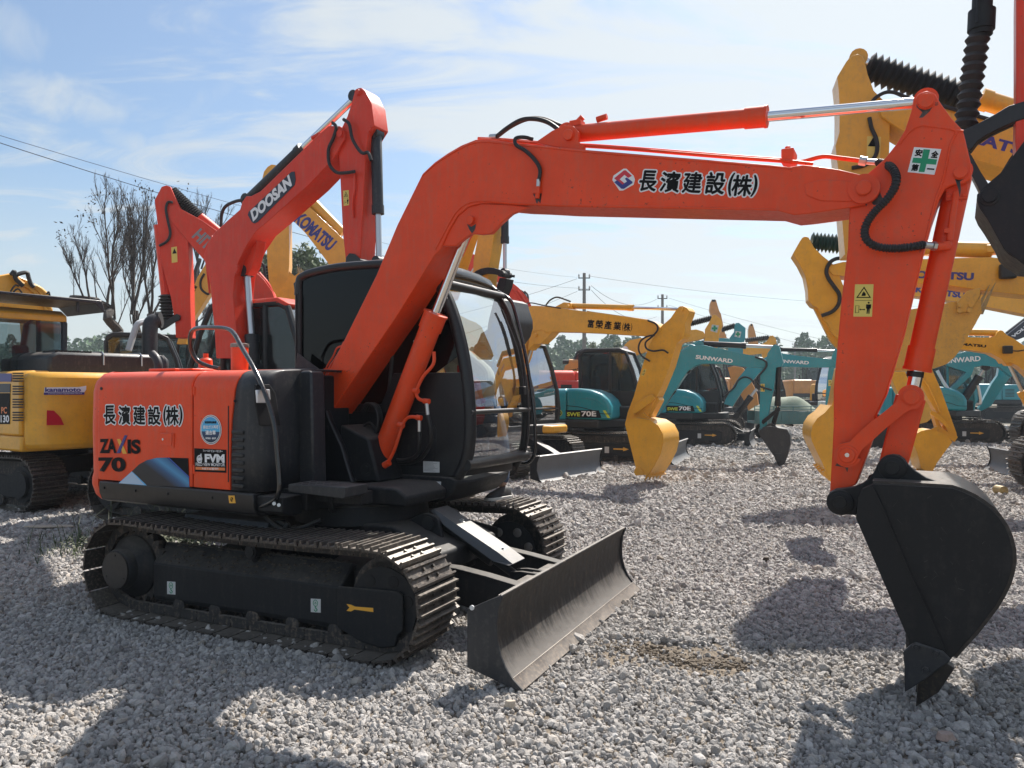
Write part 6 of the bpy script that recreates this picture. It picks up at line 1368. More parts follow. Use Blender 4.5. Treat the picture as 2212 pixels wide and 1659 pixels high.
b = B(); b.prism(f.T('c4', [(1172, 1330), (1200, 1260), (1330, 1150), (1486, 940), (1640, 900), (1800, 1000), (1900, 1300), (1850, 1600), (1700, 1740), (1560, 1760), (1440, 1720), (1350, 1650), (1240, 1450)], .345), .345, .36); b.obj('side_plate', 'bucket_black', bk, bev=.004)
b = B(); b.strip(f.T('c4', [(1486, 1755), (1440, 1720), (1390, 1690), (1350, 1650), (1320, 1580), (1240, 1450), (1195, 1385), (1172, 1330)], .35), -.345, .345, .016); b.strip(f.T('c4', [(1900, 1300), (1850, 1600), (1700, 1740), (1560, 1760), (1486, 1755)], .35), -.345, .345, .016); b.obj('bucket_shell', 'bucket_black', bk, ang=60)
p = f.hit('c4', 1258, 1305, .36); b = B(); b.lathe((p[0], .35, p[1]), (p[0], .42, p[1]), [(0, .075), (.02, .07), (.022, .05), (.05, .048)], 24); b.obj('pin_boss', 'bucket_black', bk)

# ------------------------------------------------------------ rows further back
def far_arm(label, C, deg, k, body, arm, boom=None, extra=None, **kw):
    r, f = arm_machine('excavator', label, C, deg, k, body, detail=1, group='excavators in the far rows', **kw)
    am = slab(r, f, 'arm', arm[0], arm[1], -.13*k, .13*k, arm[2] if len(arm) > 2 else body)
    bm = slab(r, f, 'boom', boom[0], boom[1], -.16*k, .16*k, boom[2] if len(boom) > 2 else body) if boom else None
    return r, f, am, bm
def bell(r, f, key, a, c, rad, n, m='rubber'):
    p0, p1 = f.P(key, *a, 0.), f.P(key, *c, 0.); d = (p1-p0).length; pr = []
    for i in range(n): pr += [(d*i/n, rad*.72), (d*(i+.5)/n, rad*1.1)]
    pr.append((d, rad*.7)); b = B(); b.lathe(p0, p1, pr, 12); b.obj('bellows', m, r, ang=20)
r, f, am, bm = far_arm('yellow excavator in the far row with a green cross sticker on its arm', (3.6, 27.5), -16, 1., 'yellow',
    ('h3', [(1010, 530), (1060, 450), (1090, 390), (1110, 350), (1140, 342), (1200, 390), (1225, 430), (1228, 500), (1190, 600), (1180, 700), (1120, 1000), (980, 1000), (1000, 760)]),
    ('h3', [(-120, 1000), (-60, 860), (0, 720), (60, 665), (300, 620), (760, 545), (900, 530), (990, 555), (1010, 590), (1000, 640), (940, 660), (700, 705), (300, 800), (100, 870), (0, 1050)]))
bell(r, f, 'h3', (760, 475), (1100, 385), .11, 15)
b = B(); b.cyl(f.P('h3', 0, 560, 0.), f.P('h3', 770, 475, 0.), .08, n=10); b.obj('arm_cylinder', 'black', r)
def cross(f, key, q, y, par):
    st = plate('safety_sign', f.T(key, q, y), y, 'white_dull', par, .006); c = [sum(p[i] for p in q)/4 for i in (0, 1)]; w = abs(q[1][0]-q[0][0])*.16; h = abs(q[2][1]-q[1][1])*.40
    plate('green_cross', f.T(key, [(c[0]-w, c[1]-h), (c[0]+w, c[1]-h), (c[0]+w, c[1]-w), (c[0]+h, c[1]-w), (c[0]+h, c[1]+w), (c[0]+w, c[1]+w), (c[0]+w, c[1]+h), (c[0]-w, c[1]+h), (c[0]-w, c[1]+w), (c[0]-h, c[1]+w), (c[0]-h, c[1]-w), (c[0]-w, c[1]-w)], y-.006), y-.006, 'green_vinyl', st, .006)
cross(f, 'h3', [(1080, 550), (1165, 572), (1185, 480), (1100, 468)], -.13, am)
b = B(); p = f.P('h2', 1480, 360, -.2); b.cyl(p, p+Vector((0, -.1, 0)), .11, n=14); b.box(p.x-.1, p.x+.1, -.2, 0, p.z-.5, p.z-.2); b.obj('work_lamp', 'lamp_glass', r)
r, f, am, bm = far_arm('teal excavator in the far row, its cross-stickered arm beside the yellow one', (8.0, 31.5), -14, 1., 'teal',
    ('h3', [(1320, 640), (1380, 560), (1385, 480), (1400, 450), (1440, 446), (1525, 512), (1520, 650), (1500, 700), (1490, 860), (1300, 860), (1310, 700)]),
    ('h3', [(700, 800), (900, 680), (1180, 640), (1310, 640), (1330, 680), (1250, 760), (900, 800)]))
bell(r, f, 'h3', (1220, 535), (1395, 480), .12, 9); cross(f, 'h3', [(1385, 620), (1455, 635), (1472, 560), (1400, 548)], -.13, am)
r, f, am, bm = far_arm('yellow excavator furthest right of the far row, only arm tip and boom showing', (13.2, 39.6), -12, 1., 'charcoal',
    ('h3', [(1720, 720), (1780, 690), (1815, 650), (1830, 612), (1870, 606), (1910, 650), (1915, 715), (1890, 760), (1880, 900), (1740, 900)], 'yellow'),
    ('h3', [(1450, 860), (1500, 760), (1700, 720), (1800, 760), (1780, 830), (1600, 850)], 'yellow'))
bell(r, f, 'h3', (1520, 670), (1820, 632), .13, 12)
for i, (lab, px, C, a_) in enumerate((('brown-orange excavator far back with its folded arm tip pointing straight up', 0, (15.5, 52.), [(1072, 290), (1080, 200), (1100, 155), (1150, 155), (1190, 290), (1215, 340), (1260, 560), (1290, 640), (1200, 680)]),
                            ('second brown-orange excavator far back, its upright arm tip lower than the first', 1, (24., 60.), [(1565, 540), (1575, 490), (1590, 462), (1615, 462), (1640, 540), (1660, 620), (1690, 720), (1570, 720)]))):
    r, f = arm_machine('excavator', lab, C, -8, 1.5, 'ochre', detail=1, group='excavators in the far rows', blade=False)
    am = slab(r, f, 'arm', 'h3', a_, -.3, .3, 'ochre')
    x0 = a_[2][0]; slab(r, f, 'arm_tip', 'h3', [(x0, a_[2][1]+25), (x0-2, a_[2][1]-3), (a_[3][0]-8, a_[2][1]-3), (a_[3][0]-4, a_[2][1]+25)], -.31, -.29, 'black_matt', par=am)
# orange ones between and behind the teal pair
r, f = arm_machine('excavator', 'orange excavator mostly hidden, its broad boom showing beside the second teal cab', (7.6, 35.9), 160, 1.3, 'ochre', detail=1, group='excavators in the far rows', blade=False)
slab(r, f, 'boom', 'c2', [(500, 640), (560, 625), (640, 640), (690, 700), (720, 760), (780, 900), (800, 1080), (720, 1120), (680, 1000), (600, 860), (540, 780)], -.25, .25, 'ochre')
r, f = arm_machine('excavator', 'small orange excavator with louvred rear cover beyond the little cargo tricycle', (17.2, 33.0), 150, .9, 'ochre', detail=1, group='excavators in the far rows')
r, f = arm_machine('excavator', 'orange excavator with its maker name on a slanting panel, behind the red one', (3.4, 32.0), 172, 1.25, 'ochre', detail=1, group='excavators in the far rows', blade=False)
bm = slab(r, f, 'boom', 'h2', [(560, 720), (590, 600), (660, 560), (840, 560), (900, 600), (900, 740)], 1.3, 1.6, 'ochre'); word_far(f, 'h2', 'KOMATSU', 632, 690, 900, 640, 640, 1.6, 'black_vinyl', bm, .05)
b = B(); b.cyl(f.P('h2', 560, 545, 1.4), f.P('h2', 655, 545, 1.4), .09, n=10); b.obj('piston_rod', 'black', r); b = B(); b.cyl(f.P('h2', 650, 545, 1.4), f.P('h2', 850, 560, 1.4), .12, n=10); b.obj('arm_cylinder', 'ochre', r)
r, f = arm_machine('excavator', 'yellow excavator in the far row, seen through the first teal cab', (8., 40.5), 170, 1.2, 'yellow', detail=1, group='excavators in the far rows', blade=False)
r, f = arm_machine('excavator', 'black-cabbed excavator at the back beyond the tricycle, between the teal booms', (14.6, 35.2), -160, 1.2, 'yellow', detail=1, group='excavators in the far rows', blade=False)

# cargo tricycle with a heap under a green cloth
TR = Fr(9.05, 25.2, -6)
t = thing('cargo_tricycle', 'old blue-green cargo tricycle with a mottled green cloth over its load', 'tricycle', TR)
paint('tri_green', (.09, .20, .20), .55, .3, 0.); paint('cloth_green', (.20, .26, .19), .9, .3, 0., nscale=6)
b = B(); b.box(-1.2, 1.0, -.6, .6, .55, .62)
for y in (-.62, .60): b.box(-1.2, 1.0, y, y+.02, .62, .95)
bd = b.obj('load_bed', 'tri_green', t, bev=.01)
for i in range(9):
    b = B(); b.box(-1.15+i*.26, -1.12+i*.26, -.64, -.615, .62, .95); b.obj('side_rib', 'tri_green', bd)
b = B()
for z in (1.02, 1.12): b.tube([(-1.2, -.6, z), (1.0, -.6, z)], .015, 6, sm=0)
for x in (-1.2, -.6, 0, .55, 1.0): b.tube([(x, -.6, .95), (x, -.6, 1.12)], .015, 6, sm=0)
b.obj('side_rail', 'tri_green', bd)
for (x, y) in ((-.7, -.55), (-.7, .55), (1.7, 0)):
    b = B(); b.cyl((x, y-.05, .28), (x, y+.05, .28), .28, n=20); w = b.obj('wheel', 'rubber', t); b = B(); b.cyl((x, y-.056, .28), (x, y+.056, .28), .16, n=16); b.obj('hub', 'rod_grey', w)
b = B(); b.tube([(1.7, 0, .3), (1.5, 0, .9), (1.45, 0, 1.2)], .03, 6); b.tube([(1.4, -.35, 1.2), (1.45, 0, 1.22), (1.4, .35, 1.2)], .018, 6); b.box(1.0, 1.35, -.2, .2, .6, .8); b.box(.95, 1.3, -.3, .3, .78, .88); b.obj('front_frame', 'tri_green', t)
b = B(); rows = []
for i in range(15):
    row = []
    for j in range(11):
        u, v = i/14*2-1, j/10*2-1; h = max(0, 1-abs(u)**2.6)*max(0, 1-abs(v)**2.6); row.append((-.15+u*1.0, v*.58, .98+.52*h*(.8+.35*noise.noise(Vector((u*1.7, v*1.7, 5.))))))
    rows.append(row)
b.grid(rows); o = b.obj('cloth_cover', 'cloth_green', None, ang=180); o.matrix_world = TR.M; tag(o, 'mottled green cloth heaped over the tricycle load', 'cloth')
b = B(); b.box(.95, 1.3, -.3, .1, 1.15, 1.55); o = b.obj('crate', 'white_dull', None, bev=.02); o.matrix_world = TR.M @ Matrix.Translation((.0, 0, -.27)); tag(o, 'pale crate standing at the front of the tricycle bed', 'crate')

# ------------------------------------------------------------ machines on the left
# yellow one seen from behind
KB = 1.06; Bf = Fr(-7.1, 11.85, 145.)
r = base('excavator', 'yellow excavator with dark grey cab seen from behind at the left edge', Bf, KB, 'yellow', cabm='charcoal', roofm='yellow', blade=False, glass='glass_mid', track=True, skirt='yellow', top=1.77, deck=8)
hb = B(); q0 = Bf.fwd('l7', 590, 1330, -1.55); q1 = Bf.fwd('l7', 2130, 1300, -1.55); zt = Bf.fwd('l7', 1000, 1130, -1.55).z
hb.prismx([(q0.y, 1.80), (q0.y, zt-.06), (q0.y-.12, zt), (q1.y+.1, zt), (q1.y, zt-.06), (q1.y, 1.80)], -1.6, -.4); hd = hb.obj('engine_hood', 'charcoal', r, bev=.05)
for i in range(9):
    y = q0.y-.12-i*.055; b = B(); b.box(-1.58, -1.2, y-.018, y+.018, zt-.02, zt+.012); b.obj('hood_slot', 'dark_inside', hd)
for t_ in (.42, .74):
    y = lerp(q0.y, q1.y, t_); b = B(); b.tube([(-1.61, y, 1.97), (-1.61, y, zt-.03), (-1.56, y, zt+.01), (-.4, y, zt+.01)], .012, 6, sm=0); b.obj('hood_strap', 'rod_grey', hd)
c = Bf.fwd('l7', 1895, 1100, -1.0); top = Bf.fwd('l7', 1895, 760, -1.0)
b = B(); b.tube([(-1.0, c.y, 1.9), (-1.0, c.y, top.z-.15), (-1.0, c.y-.03, top.z), (-1.02, c.y-.12, top.z+.05)], .115, 14, sm=4); st = b.obj('exhaust_stack', 'charcoal', r)
b = B(); b.cyl((-1.0, c.y-.125, top.z+.05), (-1.04, c.y-.16, top.z+.055), .13, n=18); b.obj('stack_mouth', 'dark_inside', st)
b = B(); b.tube([Bf.fwd('l7', x, y, -.7) for x, y in ((1625, 1110), (1690, 900), (1740, 780), (1830, 745))], .05, 8); b.obj('wrapped_pipe', 'white_dull', r)
# weight decals
xr = -1.84*KB-.003
def rearplate(nm, key, q, m, par, dx=0.): 
    v = [Bf.fwd(key, x, y, xr-dx) for x, y in q]; n = len(v); b = B(); b.add([tuple(p) for p in v]+[(p.x+.004, p.y, p.z) for p in v], [tuple(range(n)), tuple(range(n, 2*n))[::-1]]); return b.obj(nm, m, par, sm=False, recalc=True)
ks = rearplate('rental_sticker', 'k1', [(278, 915), (534, 913), (534, 898), (545, 880), (545, 858), (500, 866), (300, 868), (282, 870)], 'white_vinyl', r)
rearplate('sticker_band', 'k1', [(278, 916), (534, 914), (534, 899), (278, 901)], 'navy_vinyl', ks, .005)
def rearword(s, key, x0, y0, x1, y1, yt, m, par, dx, bold=.03):
    a, b_, t = Bf.fwd(key, x0, y0, xr), Bf.fwd(key, x1, y1, xr), Bf.fwd(key, x0, yt, xr); t_ = text_mesh(s, 0., bold); mn, mx = t_[2], t_[3]
    b = B(); b.add([(xr-dx, lerp(a.y, b_.y, (q[0]-mn[0])/(mx[0]-mn[0])), lerp(a.z, b_.z, (q[0]-mn[0])/(mx[0]-mn[0]))+(t.z-a.z)*(q[1]-mn[1])/(mx[1]-mn[1])) for q in t_[0]], t_[1]); b.obj('lettering', m, par, sm=False)
rearword('kanamoto', 'k1', 284, 897, 510, 896, 868, 'navy_vinyl', ks, .005, .03)
rearword('Construction Equipment Rental', 'k1', 302, 914, 515, 912, 903, 'white_vinyl', ks, .008, .0)
rearplate('reflector', 'k1', [(295, 1108), (405, 1106), (385, 1060), (340, 1015), (297, 1013)], 'reflector_red', r)
# side door with model name on the machine's left flank
ys_ = 1.03*KB+.003
def fl(key, pts, nm, m, par, dx=.004): return plate(nm, Bf.T(key, pts, ys_), ys_+dx-.004, m, par, -.004)
ml = fl('k1', [(-60, 905), (64, 905), (62, 1100), (-60, 1100)], 'model_plate', 'black_vinyl', r)
word_far(Bf, 'k1', 'PC', 10, 1034, 46, 1034, 992, ys_+.004, 'orange_vinyl', ml, .03); word_far(Bf, 'k1', '130', 6, 1090, 60, 1090, 1044, ys_+.004, 'white_vinyl', ml, .03)
fl('k1', [(-60, 780), (75, 780), (72, 832), (-60, 832)], 'side_stripe', 'navy_vinyl', r); fl('k1', [(-60, 845), (66, 845), (66, 900), (-60, 900)], 'side_stripe', 'navy_dark', r)
for i in range(20):
    if i % 5 == 4: continue
    y_0 = 775+i*16.5; fl('k1', [(82, y_0+8), (150, y_0+8), (150, y_0), (82, y_0)], 'vent_slot', 'dark_inside', r, .006)
# sun shade over the cab roof
b = B(); b.prismx([(-.30, 2.96), (1.25, 2.96), (1.25, 2.92), (-.20, 2.91), (-.33, 2.78), (-.35, 2.79)], -.95, .2); b.box(-.9, -.86, 0, .04, 2.76, 2.93); b.box(-.9, -.86, 1.1, 1.14, 2.76, 2.93); b.obj('sun_shade', 'charcoal', r, bev=.012)
# its boom and hoses above
def BP(x, y, a0): return Bf.fwd('l7', x, y, a0)
pl = [Bf.fwd('l7', x, y, 1.6) for x, y in ((-1500, 700), (-900, 230), (-500, 150), (0, 160), (150, 130), (330, 210), (480, 300), (560, 380), (620, 470), (680, 620), (690, 1100), (450, 1200), (400, 640), (100, 560), (-600, 600), (-1100, 900))]
n = len(pl); b = B(); b.add([tuple(p) for p in pl]+[(2.1, p.y, p.z) for p in pl], [tuple(range(n)), tuple(range(n, 2*n))[::-1]]+[(i, (i+1) % n, n+(i+1) % n, n+i) for i in range(n)]); bm = b.obj('boom', 'yellow', r, bev=.02, recalc=True)
for i, pts in enumerate((((170, 150), (230, 220), (290, 270), (400, 340), (520, 470), (600, 620)), ((330, 250), (400, 290), (470, 330), (560, 440), (640, 600)), ((420, 285), (510, 330), (600, 420), (650, 520)))):
    b = B(); b.tube([BP(x, y, 1.57-.02*i) for x, y in pts], .035, 7); b.obj('steel_pipe', 'yellow_dusty', bm)
for pts in (((140, 155), (180, 115), (195, 200), (240, 250), (290, 300)), ((210, 160), (270, 135), (340, 130), (360, 190), (390, 270), (430, 310)), ((115, 500), (130, 380), (190, 290), (240, 300)), ((160, 450), (175, 370), (230, 335), (280, 390), (295, 460)), ((590, 400), (615, 370), (630, 420), (620, 460))):
    b = B(); b.tube([BP(x, y, 1.5) for x, y in pts], .035 if pts[0][1] < 200 else .014, 7); b.obj('hydraulic_hose', 'rubber', bm)

# red machine with the dark name plate on its boom
Cf = Fr(-3.4, 10.05, -30)
r = base('excavator', 'red-orange excavator with white name on dark boom plate and a red seat', Cf, 1.07, 'orange_red', roofm='orange_red', cabm='black', seat='seat_red', glass='glass_tint')
bm = slab(r, Cf, 'boom', 'k5', [(1050, 1790), (1040, 1620), (1012, 1330), (978, 1180), (975, 1130), (1000, 1060), (1040, 995), (1110, 930), (1200, 850), (1215, 800), (1240, 765), (1270, 765), (1330, 735), (1700, 372), (1760, 320), (1830, 322), (1860, 350), (1862, 400), (1835, 450), (1790, 530), (1640, 690), (1400, 905), (1300, 990), (1240, 1080), (1190, 1180), (1165, 1280), (1155, 1400), (1180, 1660), (1195, 1790)], -.17, .17, 'orange_red')
slab(r, Cf, 'cylinder_bracket', 'k5', [(1165, 1240), (1190, 1170), (1235, 1085), (1290, 1020), (1310, 1050), (1300, 1120), (1275, 1220), (1245, 1262), (1205, 1262)], -.07, .07, 'orange_red', par=bm)
caps(bm, Cf, 'k5', [(1180, 1228), (1838, 372)], -.17, .045, 'orange_red')
npl = slab(r, Cf, 'name_plate', 'k5', [(1250, 885), (1255, 865), (1525, 612), (1545, 610), (1552, 660), (1545, 695), (1310, 930), (1290, 938), (1275, 930)], -.176, -.171, 'navy_dark' if 'navy_dark' in MT else 'charcoal', bev=0, par=bm)
a, b_ = Cf.hit('k5', 1285, 928, -.177), Cf.hit('k5', 1538, 692, -.177); letters(Cf, 'DOOSAN', a, b_, .155, -.177, 'white_vinyl', npl, bold=.05, shear=.15)
am = slab(r, Cf, 'arm', 'k5', [(1870, 1190), (1850, 1000), (1832, 620), (1820, 430), (1845, 330), (1878, 262), (1903, 185), (1925, 105), (1945, 82), (1965, 80), (1990, 100), (2030, 180), (2048, 320), (2010, 380), (1992, 500), (1960, 1180)], -.13, .13, 'orange_red')
caps(am, Cf, 'k5', [(1950, 112), (2020, 345)], -.13, .035, 'orange_red')
hose(am, Cf, 'k5', [(1660, 400), (1705, 375)], -.1, .03, 'orange_red', 'steel_pipe')
cyl2(r, Cf, 'k5', (2062, 375), (2070, 880), (2080, 1180), .065, .036, 'charcoal', 'rod_grey')
cyl2(r, Cf, 'k5', (1290, 1850), (1275, 1640), (1243, 1240), .08, .044, 'charcoal', 'rod_grey')
cyl2(r, Cf, 'k5', (1255, 790), (1600, 470), (1935, 140), .07, .04, 'charcoal', 'chrome')
slab(r, Cf, 'bucket_ear', 'k5', [(1865, 1190), (1870, 1150), (1890, 1125), (1920, 1130), (1960, 1165), (2040, 1190), (2040, 1290), (1870, 1290)], -.16, .16, 'black', par=r)
hose(r, Cf, 'k5', [(1785, 300), (1808, 330), (1790, 400), (1760, 470), (1765, 560), (1810, 615), (1870, 618), (1925, 610)], -.2, .02)
hose(r, Cf, 'k5', [(1855, 280), (1890, 310), (1910, 400), (1950, 470), (1980, 495), (2010, 490), (2030, 540)], -.2, .02)
hose(r, Cf, 'k5', [(1080, 960), (1085, 880), (1110, 830), (1170, 800), (1225, 790)], -.1, .022)
hose(r, Cf, 'k5', [(1240, 860), (1400, 700), (1560, 555), (1700, 420), (1780, 340)], -.12, .016, 'orange_red', 'steel_pipe'); hose(r, Cf, 'k5', [(1010, 1380), (990, 1200), (985, 1100), (1030, 1020)], -.15, .014, 'orange_red', 'steel_pipe')
warn(Cf, 'k5', [(1856, 828), (1890, 822), (1888, 727), (1852, 732)], -.13, am)
hose(am, Cf, 'k5', [(1925, 610), (1925, 720), (1912, 800), (1915, 900)], -.15, .014, 'orange_red', 'steel_pipe')
# dark excavator whose cab shows behind the handrail
Df = Fr(-8.5, 17.6, 20)
r = base('excavator', 'black-cabbed excavator half hidden behind the handrail of the big orange one', Df, 1.12, 'yellow', cabm='black', blade=False, group='excavators parked across the yard')

# second red machine: arm on the left with bellows, pale name on its boom
Ef = Fr(-5.1, 15.5, 188)
r = base('excavator', 'red excavator reaching left with a grey name on its boom and black bellows', Ef, 1.25, 'orange_red', blade=False)
yf_ = .20
am = slab(r, Ef, 'arm', 'k5', [(795, 1660), (790, 1560), (762, 1400), (722, 1250), (705, 1180), (682, 960), (660, 790), (685, 745), (705, 706), (735, 697), (760, 705), (785, 760), (830, 860), (880, 960), (870, 1000), (885, 1350), (892, 1660)], -.17, .17, 'orange_red')
bm = slab(r, Ef, 'boom', 'k5', [(745, 880), (758, 830), (785, 812), (830, 848), (960, 918), (1050, 980), (1180, 1090), (1290, 1235), (1350, 1290), (1405, 1370), (1440, 1475), (1470, 1700), (1300, 1760), (1210, 1600), (1180, 1400), (1090, 1270), (1000, 1200), (820, 990), (770, 930)], -.2, .2, 'orange_red')
a, b_ = Ef.hit('k5', 893, 1025, .2), Ef.hit('k5', 1120, 1235, .2); letters(Ef, 'HITACHI', a, b_, .26, .2, 'grey_print', bm, bold=.04, lift=-.004)
p0, p1 = Ef.P('k5', 768, 735, 0.), Ef.P('k5', 945, 905, 0.); b = B(); d = (p1-p0).length; pr = []
for i in range(16): pr += [(d*i/16, .10), (d*(i+.5)/16, .13)]
b.lathe(p0, p1, pr, 12); b.obj('bellows', 'rubber', r, ang=20)
b = B(); b.cyl(p1, Ef.P('k5', 1200, 1110, 0.), .12, n=16); b.obj('arm_cylinder', 'orange_red', r)
b = B(); b.cyl(Ef.P('k5', 690, 950, 0), Ef.P('k5', 735, 1390, 0), .10, n=16); b.cyl(Ef.P('k5', 688, 1000, .1), Ef.P('k5', 725, 1370, .1), .02, n=8); b.obj('bucket_cylinder', 'orange_red', r)
bell(r, Ef, 'k5', (735, 1390), (742, 1570), .14, 9)
slab(r, Ef, 'curved_link', 'k5', [(690, 1600), (700, 1575), (780, 1520), (800, 1508), (822, 1520), (820, 1545), (790, 1560), (730, 1600), (700, 1615)], .18, .24, 'black')
hose(r, Ef, 'k5', [(775, 805), (745, 805), (733, 850), (745, 920), (760, 1000), (740, 1050), (690, 1080)], .22, .026)
w = warnq(Ef, 'k5', [(770, 1188), (806, 1182), (802, 1084), (766, 1090)], .17, am); B().prism(Ef.T('k5', [(773, 1130), (801, 1127), (786, 1095)], .176), .176, .178).obj('warning_triangle', 'black_vinyl', w, sm=False)
for pts in (((1300, 1240), (1370, 1330), (1410, 1470)), ((1320, 1250), (1390, 1340), (1425, 1465)), ((1280, 1260), (1340, 1350), (1385, 1480))):
    hose(bm, Ef, 'k5', pts, .1, .035, 'orange_red', 'steel_pipe')
hose(r, Ef, 'k5', [(1300, 1170), (1320, 1200), (1318, 1280)], 0, .035); hose(r, Ef, 'k5', [(1310, 1180), (1350, 1200), (1360, 1290), (1380, 1330)], 0, .03)

# yellow machine with white-backed black characters, slim boom behind the red arm
Gf = Fr(-9.3, 21., 10)
r = base('excavator', 'yellow excavator whose slim character-marked boom crosses behind the red arm', Gf, 1.2, 'yellow', blade=False, detail=1)
bm = slab(r, Gf, 'boom', 'k5', [(800, 1700), (885, 1395), (930, 1280), (985, 1190), (1060, 1130), (1100, 1200), (1010, 1380), (940, 1490), (890, 1560), (860, 1700)], -.2, .2, 'yellow')
jtext(Gf, 'k5', [('西', (890, 1410, 898, 1396, 1380)), ('野', (902, 1390, 911, 1375, 1360)), ('工', (912, 1372, 920, 1358, 1345)), ('業', (922, 1355, 933, 1338, 1325))], -.2, bm, edge=0.)
hose(r, Gf, 'k5', [(975, 1255), (952, 1300), (955, 1350), (990, 1382), (1010, 1380)], -.22, .03)

# big yellow one in the middle distance, name in blue on the boom
Hf = Fr(-3.3, 20.3, 186)
r = base('excavator', 'large yellow excavator with blue name and upturned bucket, behind the red machines', Hf, 1.5, 'yellow', blade=False)
am = slab(r, Hf, 'arm', 'k5', [(1345, 700), (1342, 650), (1352, 610), (1375, 580), (1400, 565), (1425, 568), (1450, 590), (1475, 640), (1510, 900), (1512, 1200), (1485, 1450), (1400, 1480), (1375, 1210), (1365, 1000), (1350, 850)], -.22, .22, 'yellow')
bm = slab(r, Hf, 'boom', 'k5', [(1440, 760), (1480, 730), (1560, 770), (1620, 815), (1700, 890), (1860, 1040), (2300, 1400), (2400, 1750), (2200, 1800), (2050, 1500), (1860, 1215), (1770, 1205), (1700, 1110), (1600, 980), (1520, 900), (1440, 820)], -.26, .26, 'yellow')
a, b_ = Hf.hit('k5', 1535, 925, .26), Hf.hit('k5', 1760, 1118, .26); letters(Hf, 'KOMATSU', a, b_, .36, .26, 'navy_vinyl', bm, bold=.05, lift=-.005)
b = B(); b.cyl(Hf.P('k5', 1650, 800, 0.), Hf.P('k5', 1850, 1005, 0.), .15, n=16); b.cyl(Hf.P('k5', 1420, 600, 0.), Hf.P('k5', 1650, 800, 0.), .09, n=12); b.obj('arm_cylinder', 'yellow', r)
b = B(); b.cyl(Hf.P('k5', 1615, 770, 0.), Hf.P('k5', 1655, 805, 0.), .19, n=16); b.obj('bellows', 'rubber', r)
bell(r, Hf, 'k5', (1385, 1205), (1395, 1380), .13, 10)
bucket(r, Hf, 'k5', [(1395, 1560), (1400, 1470), (1500, 1290), (1510, 1240), (1545, 1270), (1575, 1250), (1600, 1330), (1600, 1500), (1560, 1600), (1450, 1620)], [(1500, 1650), (1560, 1600), (1600, 1500), (1600, 1330), (1575, 1260)], (1572, 1262), (1562, 1195), 1.2, 'yellow', 'worn_yellow' if 'worn_yellow' in MT else 'yellow_dusty', n=5)

# red machine with maker's name behind the cab, and the yellow arm with black linkage in front of it
Lf = Fr(-.3, 24.6, 190)
r = base('excavator', 'red excavator with pale letters on its boom, right behind the black cab', Lf, 1.35, 'orange_red', blade=False, detail=1)
hd = B(); a0, z0 = Lf.hit('h2', 480, 1010, 1.45); a1, z1 = Lf.hit('h2', 835, 820, 1.45); hd.box(min(a0, a1), max(a0, a1), .2, 1.45, z0, z1); hd = hd.obj('side_box', 'red', r, bev=.03)
for (xa, ya, xb, yb) in ((530, 880, 690, 940), (530, 965, 690, 1015)):
    a0, z0 = Lf.hit('h2', xa, yb, 1.46); a1, z1 = Lf.hit('h2', xb, ya, 1.46); b = B(); b.box(min(a0, a1), max(a0, a1), 1.45, 1.465, z0, z1); b.obj('louvre_panel', 'dark_inside', hd)
bm = slab(r, Lf, 'boom', 'h1', [(430, 800), (470, 590), (620, 650), (770, 740), (1020, 970), (1200, 1110), (1330, 1260), (1400, 1400), (1440, 1600), (1500, 1900), (1250, 1950), (1180, 1720), (1120, 1620), (1020, 1470), (850, 1120), (700, 1020), (520, 900)], -.2, .2, 'orange_red')
a, b_ = Lf.hit('h1', 480, 880, .2), Lf.hit('h1', 960, 1230, .2); letters(Lf, 'HITACHI', a, b_, .26, .2, 'white_dull', bm, bold=.04, lift=-.004)
slab(r, Lf, 'arm', 'h1', [(40, 1100), (180, 700), (280, 480), (330, 400), (380, 410), (440, 470), (520, 590), (470, 700), (420, 850), (360, 1100)], -.17, .17, 'orange_red')
for pts in (((1030, 1050), (1150, 1180), (1300, 1380)), ((1180, 1140), (1260, 1260), (1350, 1400))): hose(bm, Lf, 'h1', pts, .22, .03, 'orange_red', 'steel_pipe')
hose(r, Lf, 'h1', [(1190, 1130), (1260, 1170), (1310, 1250), (1350, 1350), (1370, 1400)], .1, .03); hose(r, Lf, 'h1', [(1280, 1160), (1330, 1220), (1340, 1330)], .1, .03)
w = warnq(Lf, 'h1', [(200, 815), (250, 822), (232, 680), (178, 690)], .17, r)
Pf = Fr(-2.1, 12.85, -33)
r = base('excavator', 'yellow excavator behind the near cab, its arm with black linkage and cylinder', Pf, 1., 'yellow', blade=False)
slab(r, Pf, 'arm', 'h1', [(515, 1100), (520, 950), (530, 700), (590, 380), (640, 100), (700, -300), (760, -700), (880, -700), (900, -200), (850, 200), (800, 560), (770, 740), (735, 1000), (720, 1100)], -.13, .13, 'yellow')
bm = slab(r, Pf, 'boom', 'h1', [(780, -500), (900, -600), (200, -400), (-1500, 100), (-2600, 1800), (-2300, 2300), (-2000, 2300), (-1300, 500), (0, -50), (700, -300)], -.15, .15, 'yellow') if 0 else None
a0 = Pf.hit('h1', 760, -560, 0.); foot = (.1, 1.1)
b = B(); b.prism([(foot[0]-.15, foot[1]), (foot[0]-.1, 2.3), (.35, 3.0), (.8, 3.35), (1.3, 3.45), (a0[0], a0[1]+.12), (a0[0]+.15, a0[1]), (a0[0], a0[1]-.18), (1.4, 3.05), (.95, 2.85), (.6, 2.3), (foot[0]+.3, foot[1])], -.14, .14); b.obj('boom', 'yellow', r, bev=.01)
slab(r, Pf, 'curved_link', 'h1', [(525, 900), (560, 860), (640, 825), (730, 808), (830, 815), (930, 850), (975, 890), (960, 940), (900, 925), (800, 905), (700, 900), (620, 925), (560, 960), (530, 945)], -.2, -.14, 'black_matt')
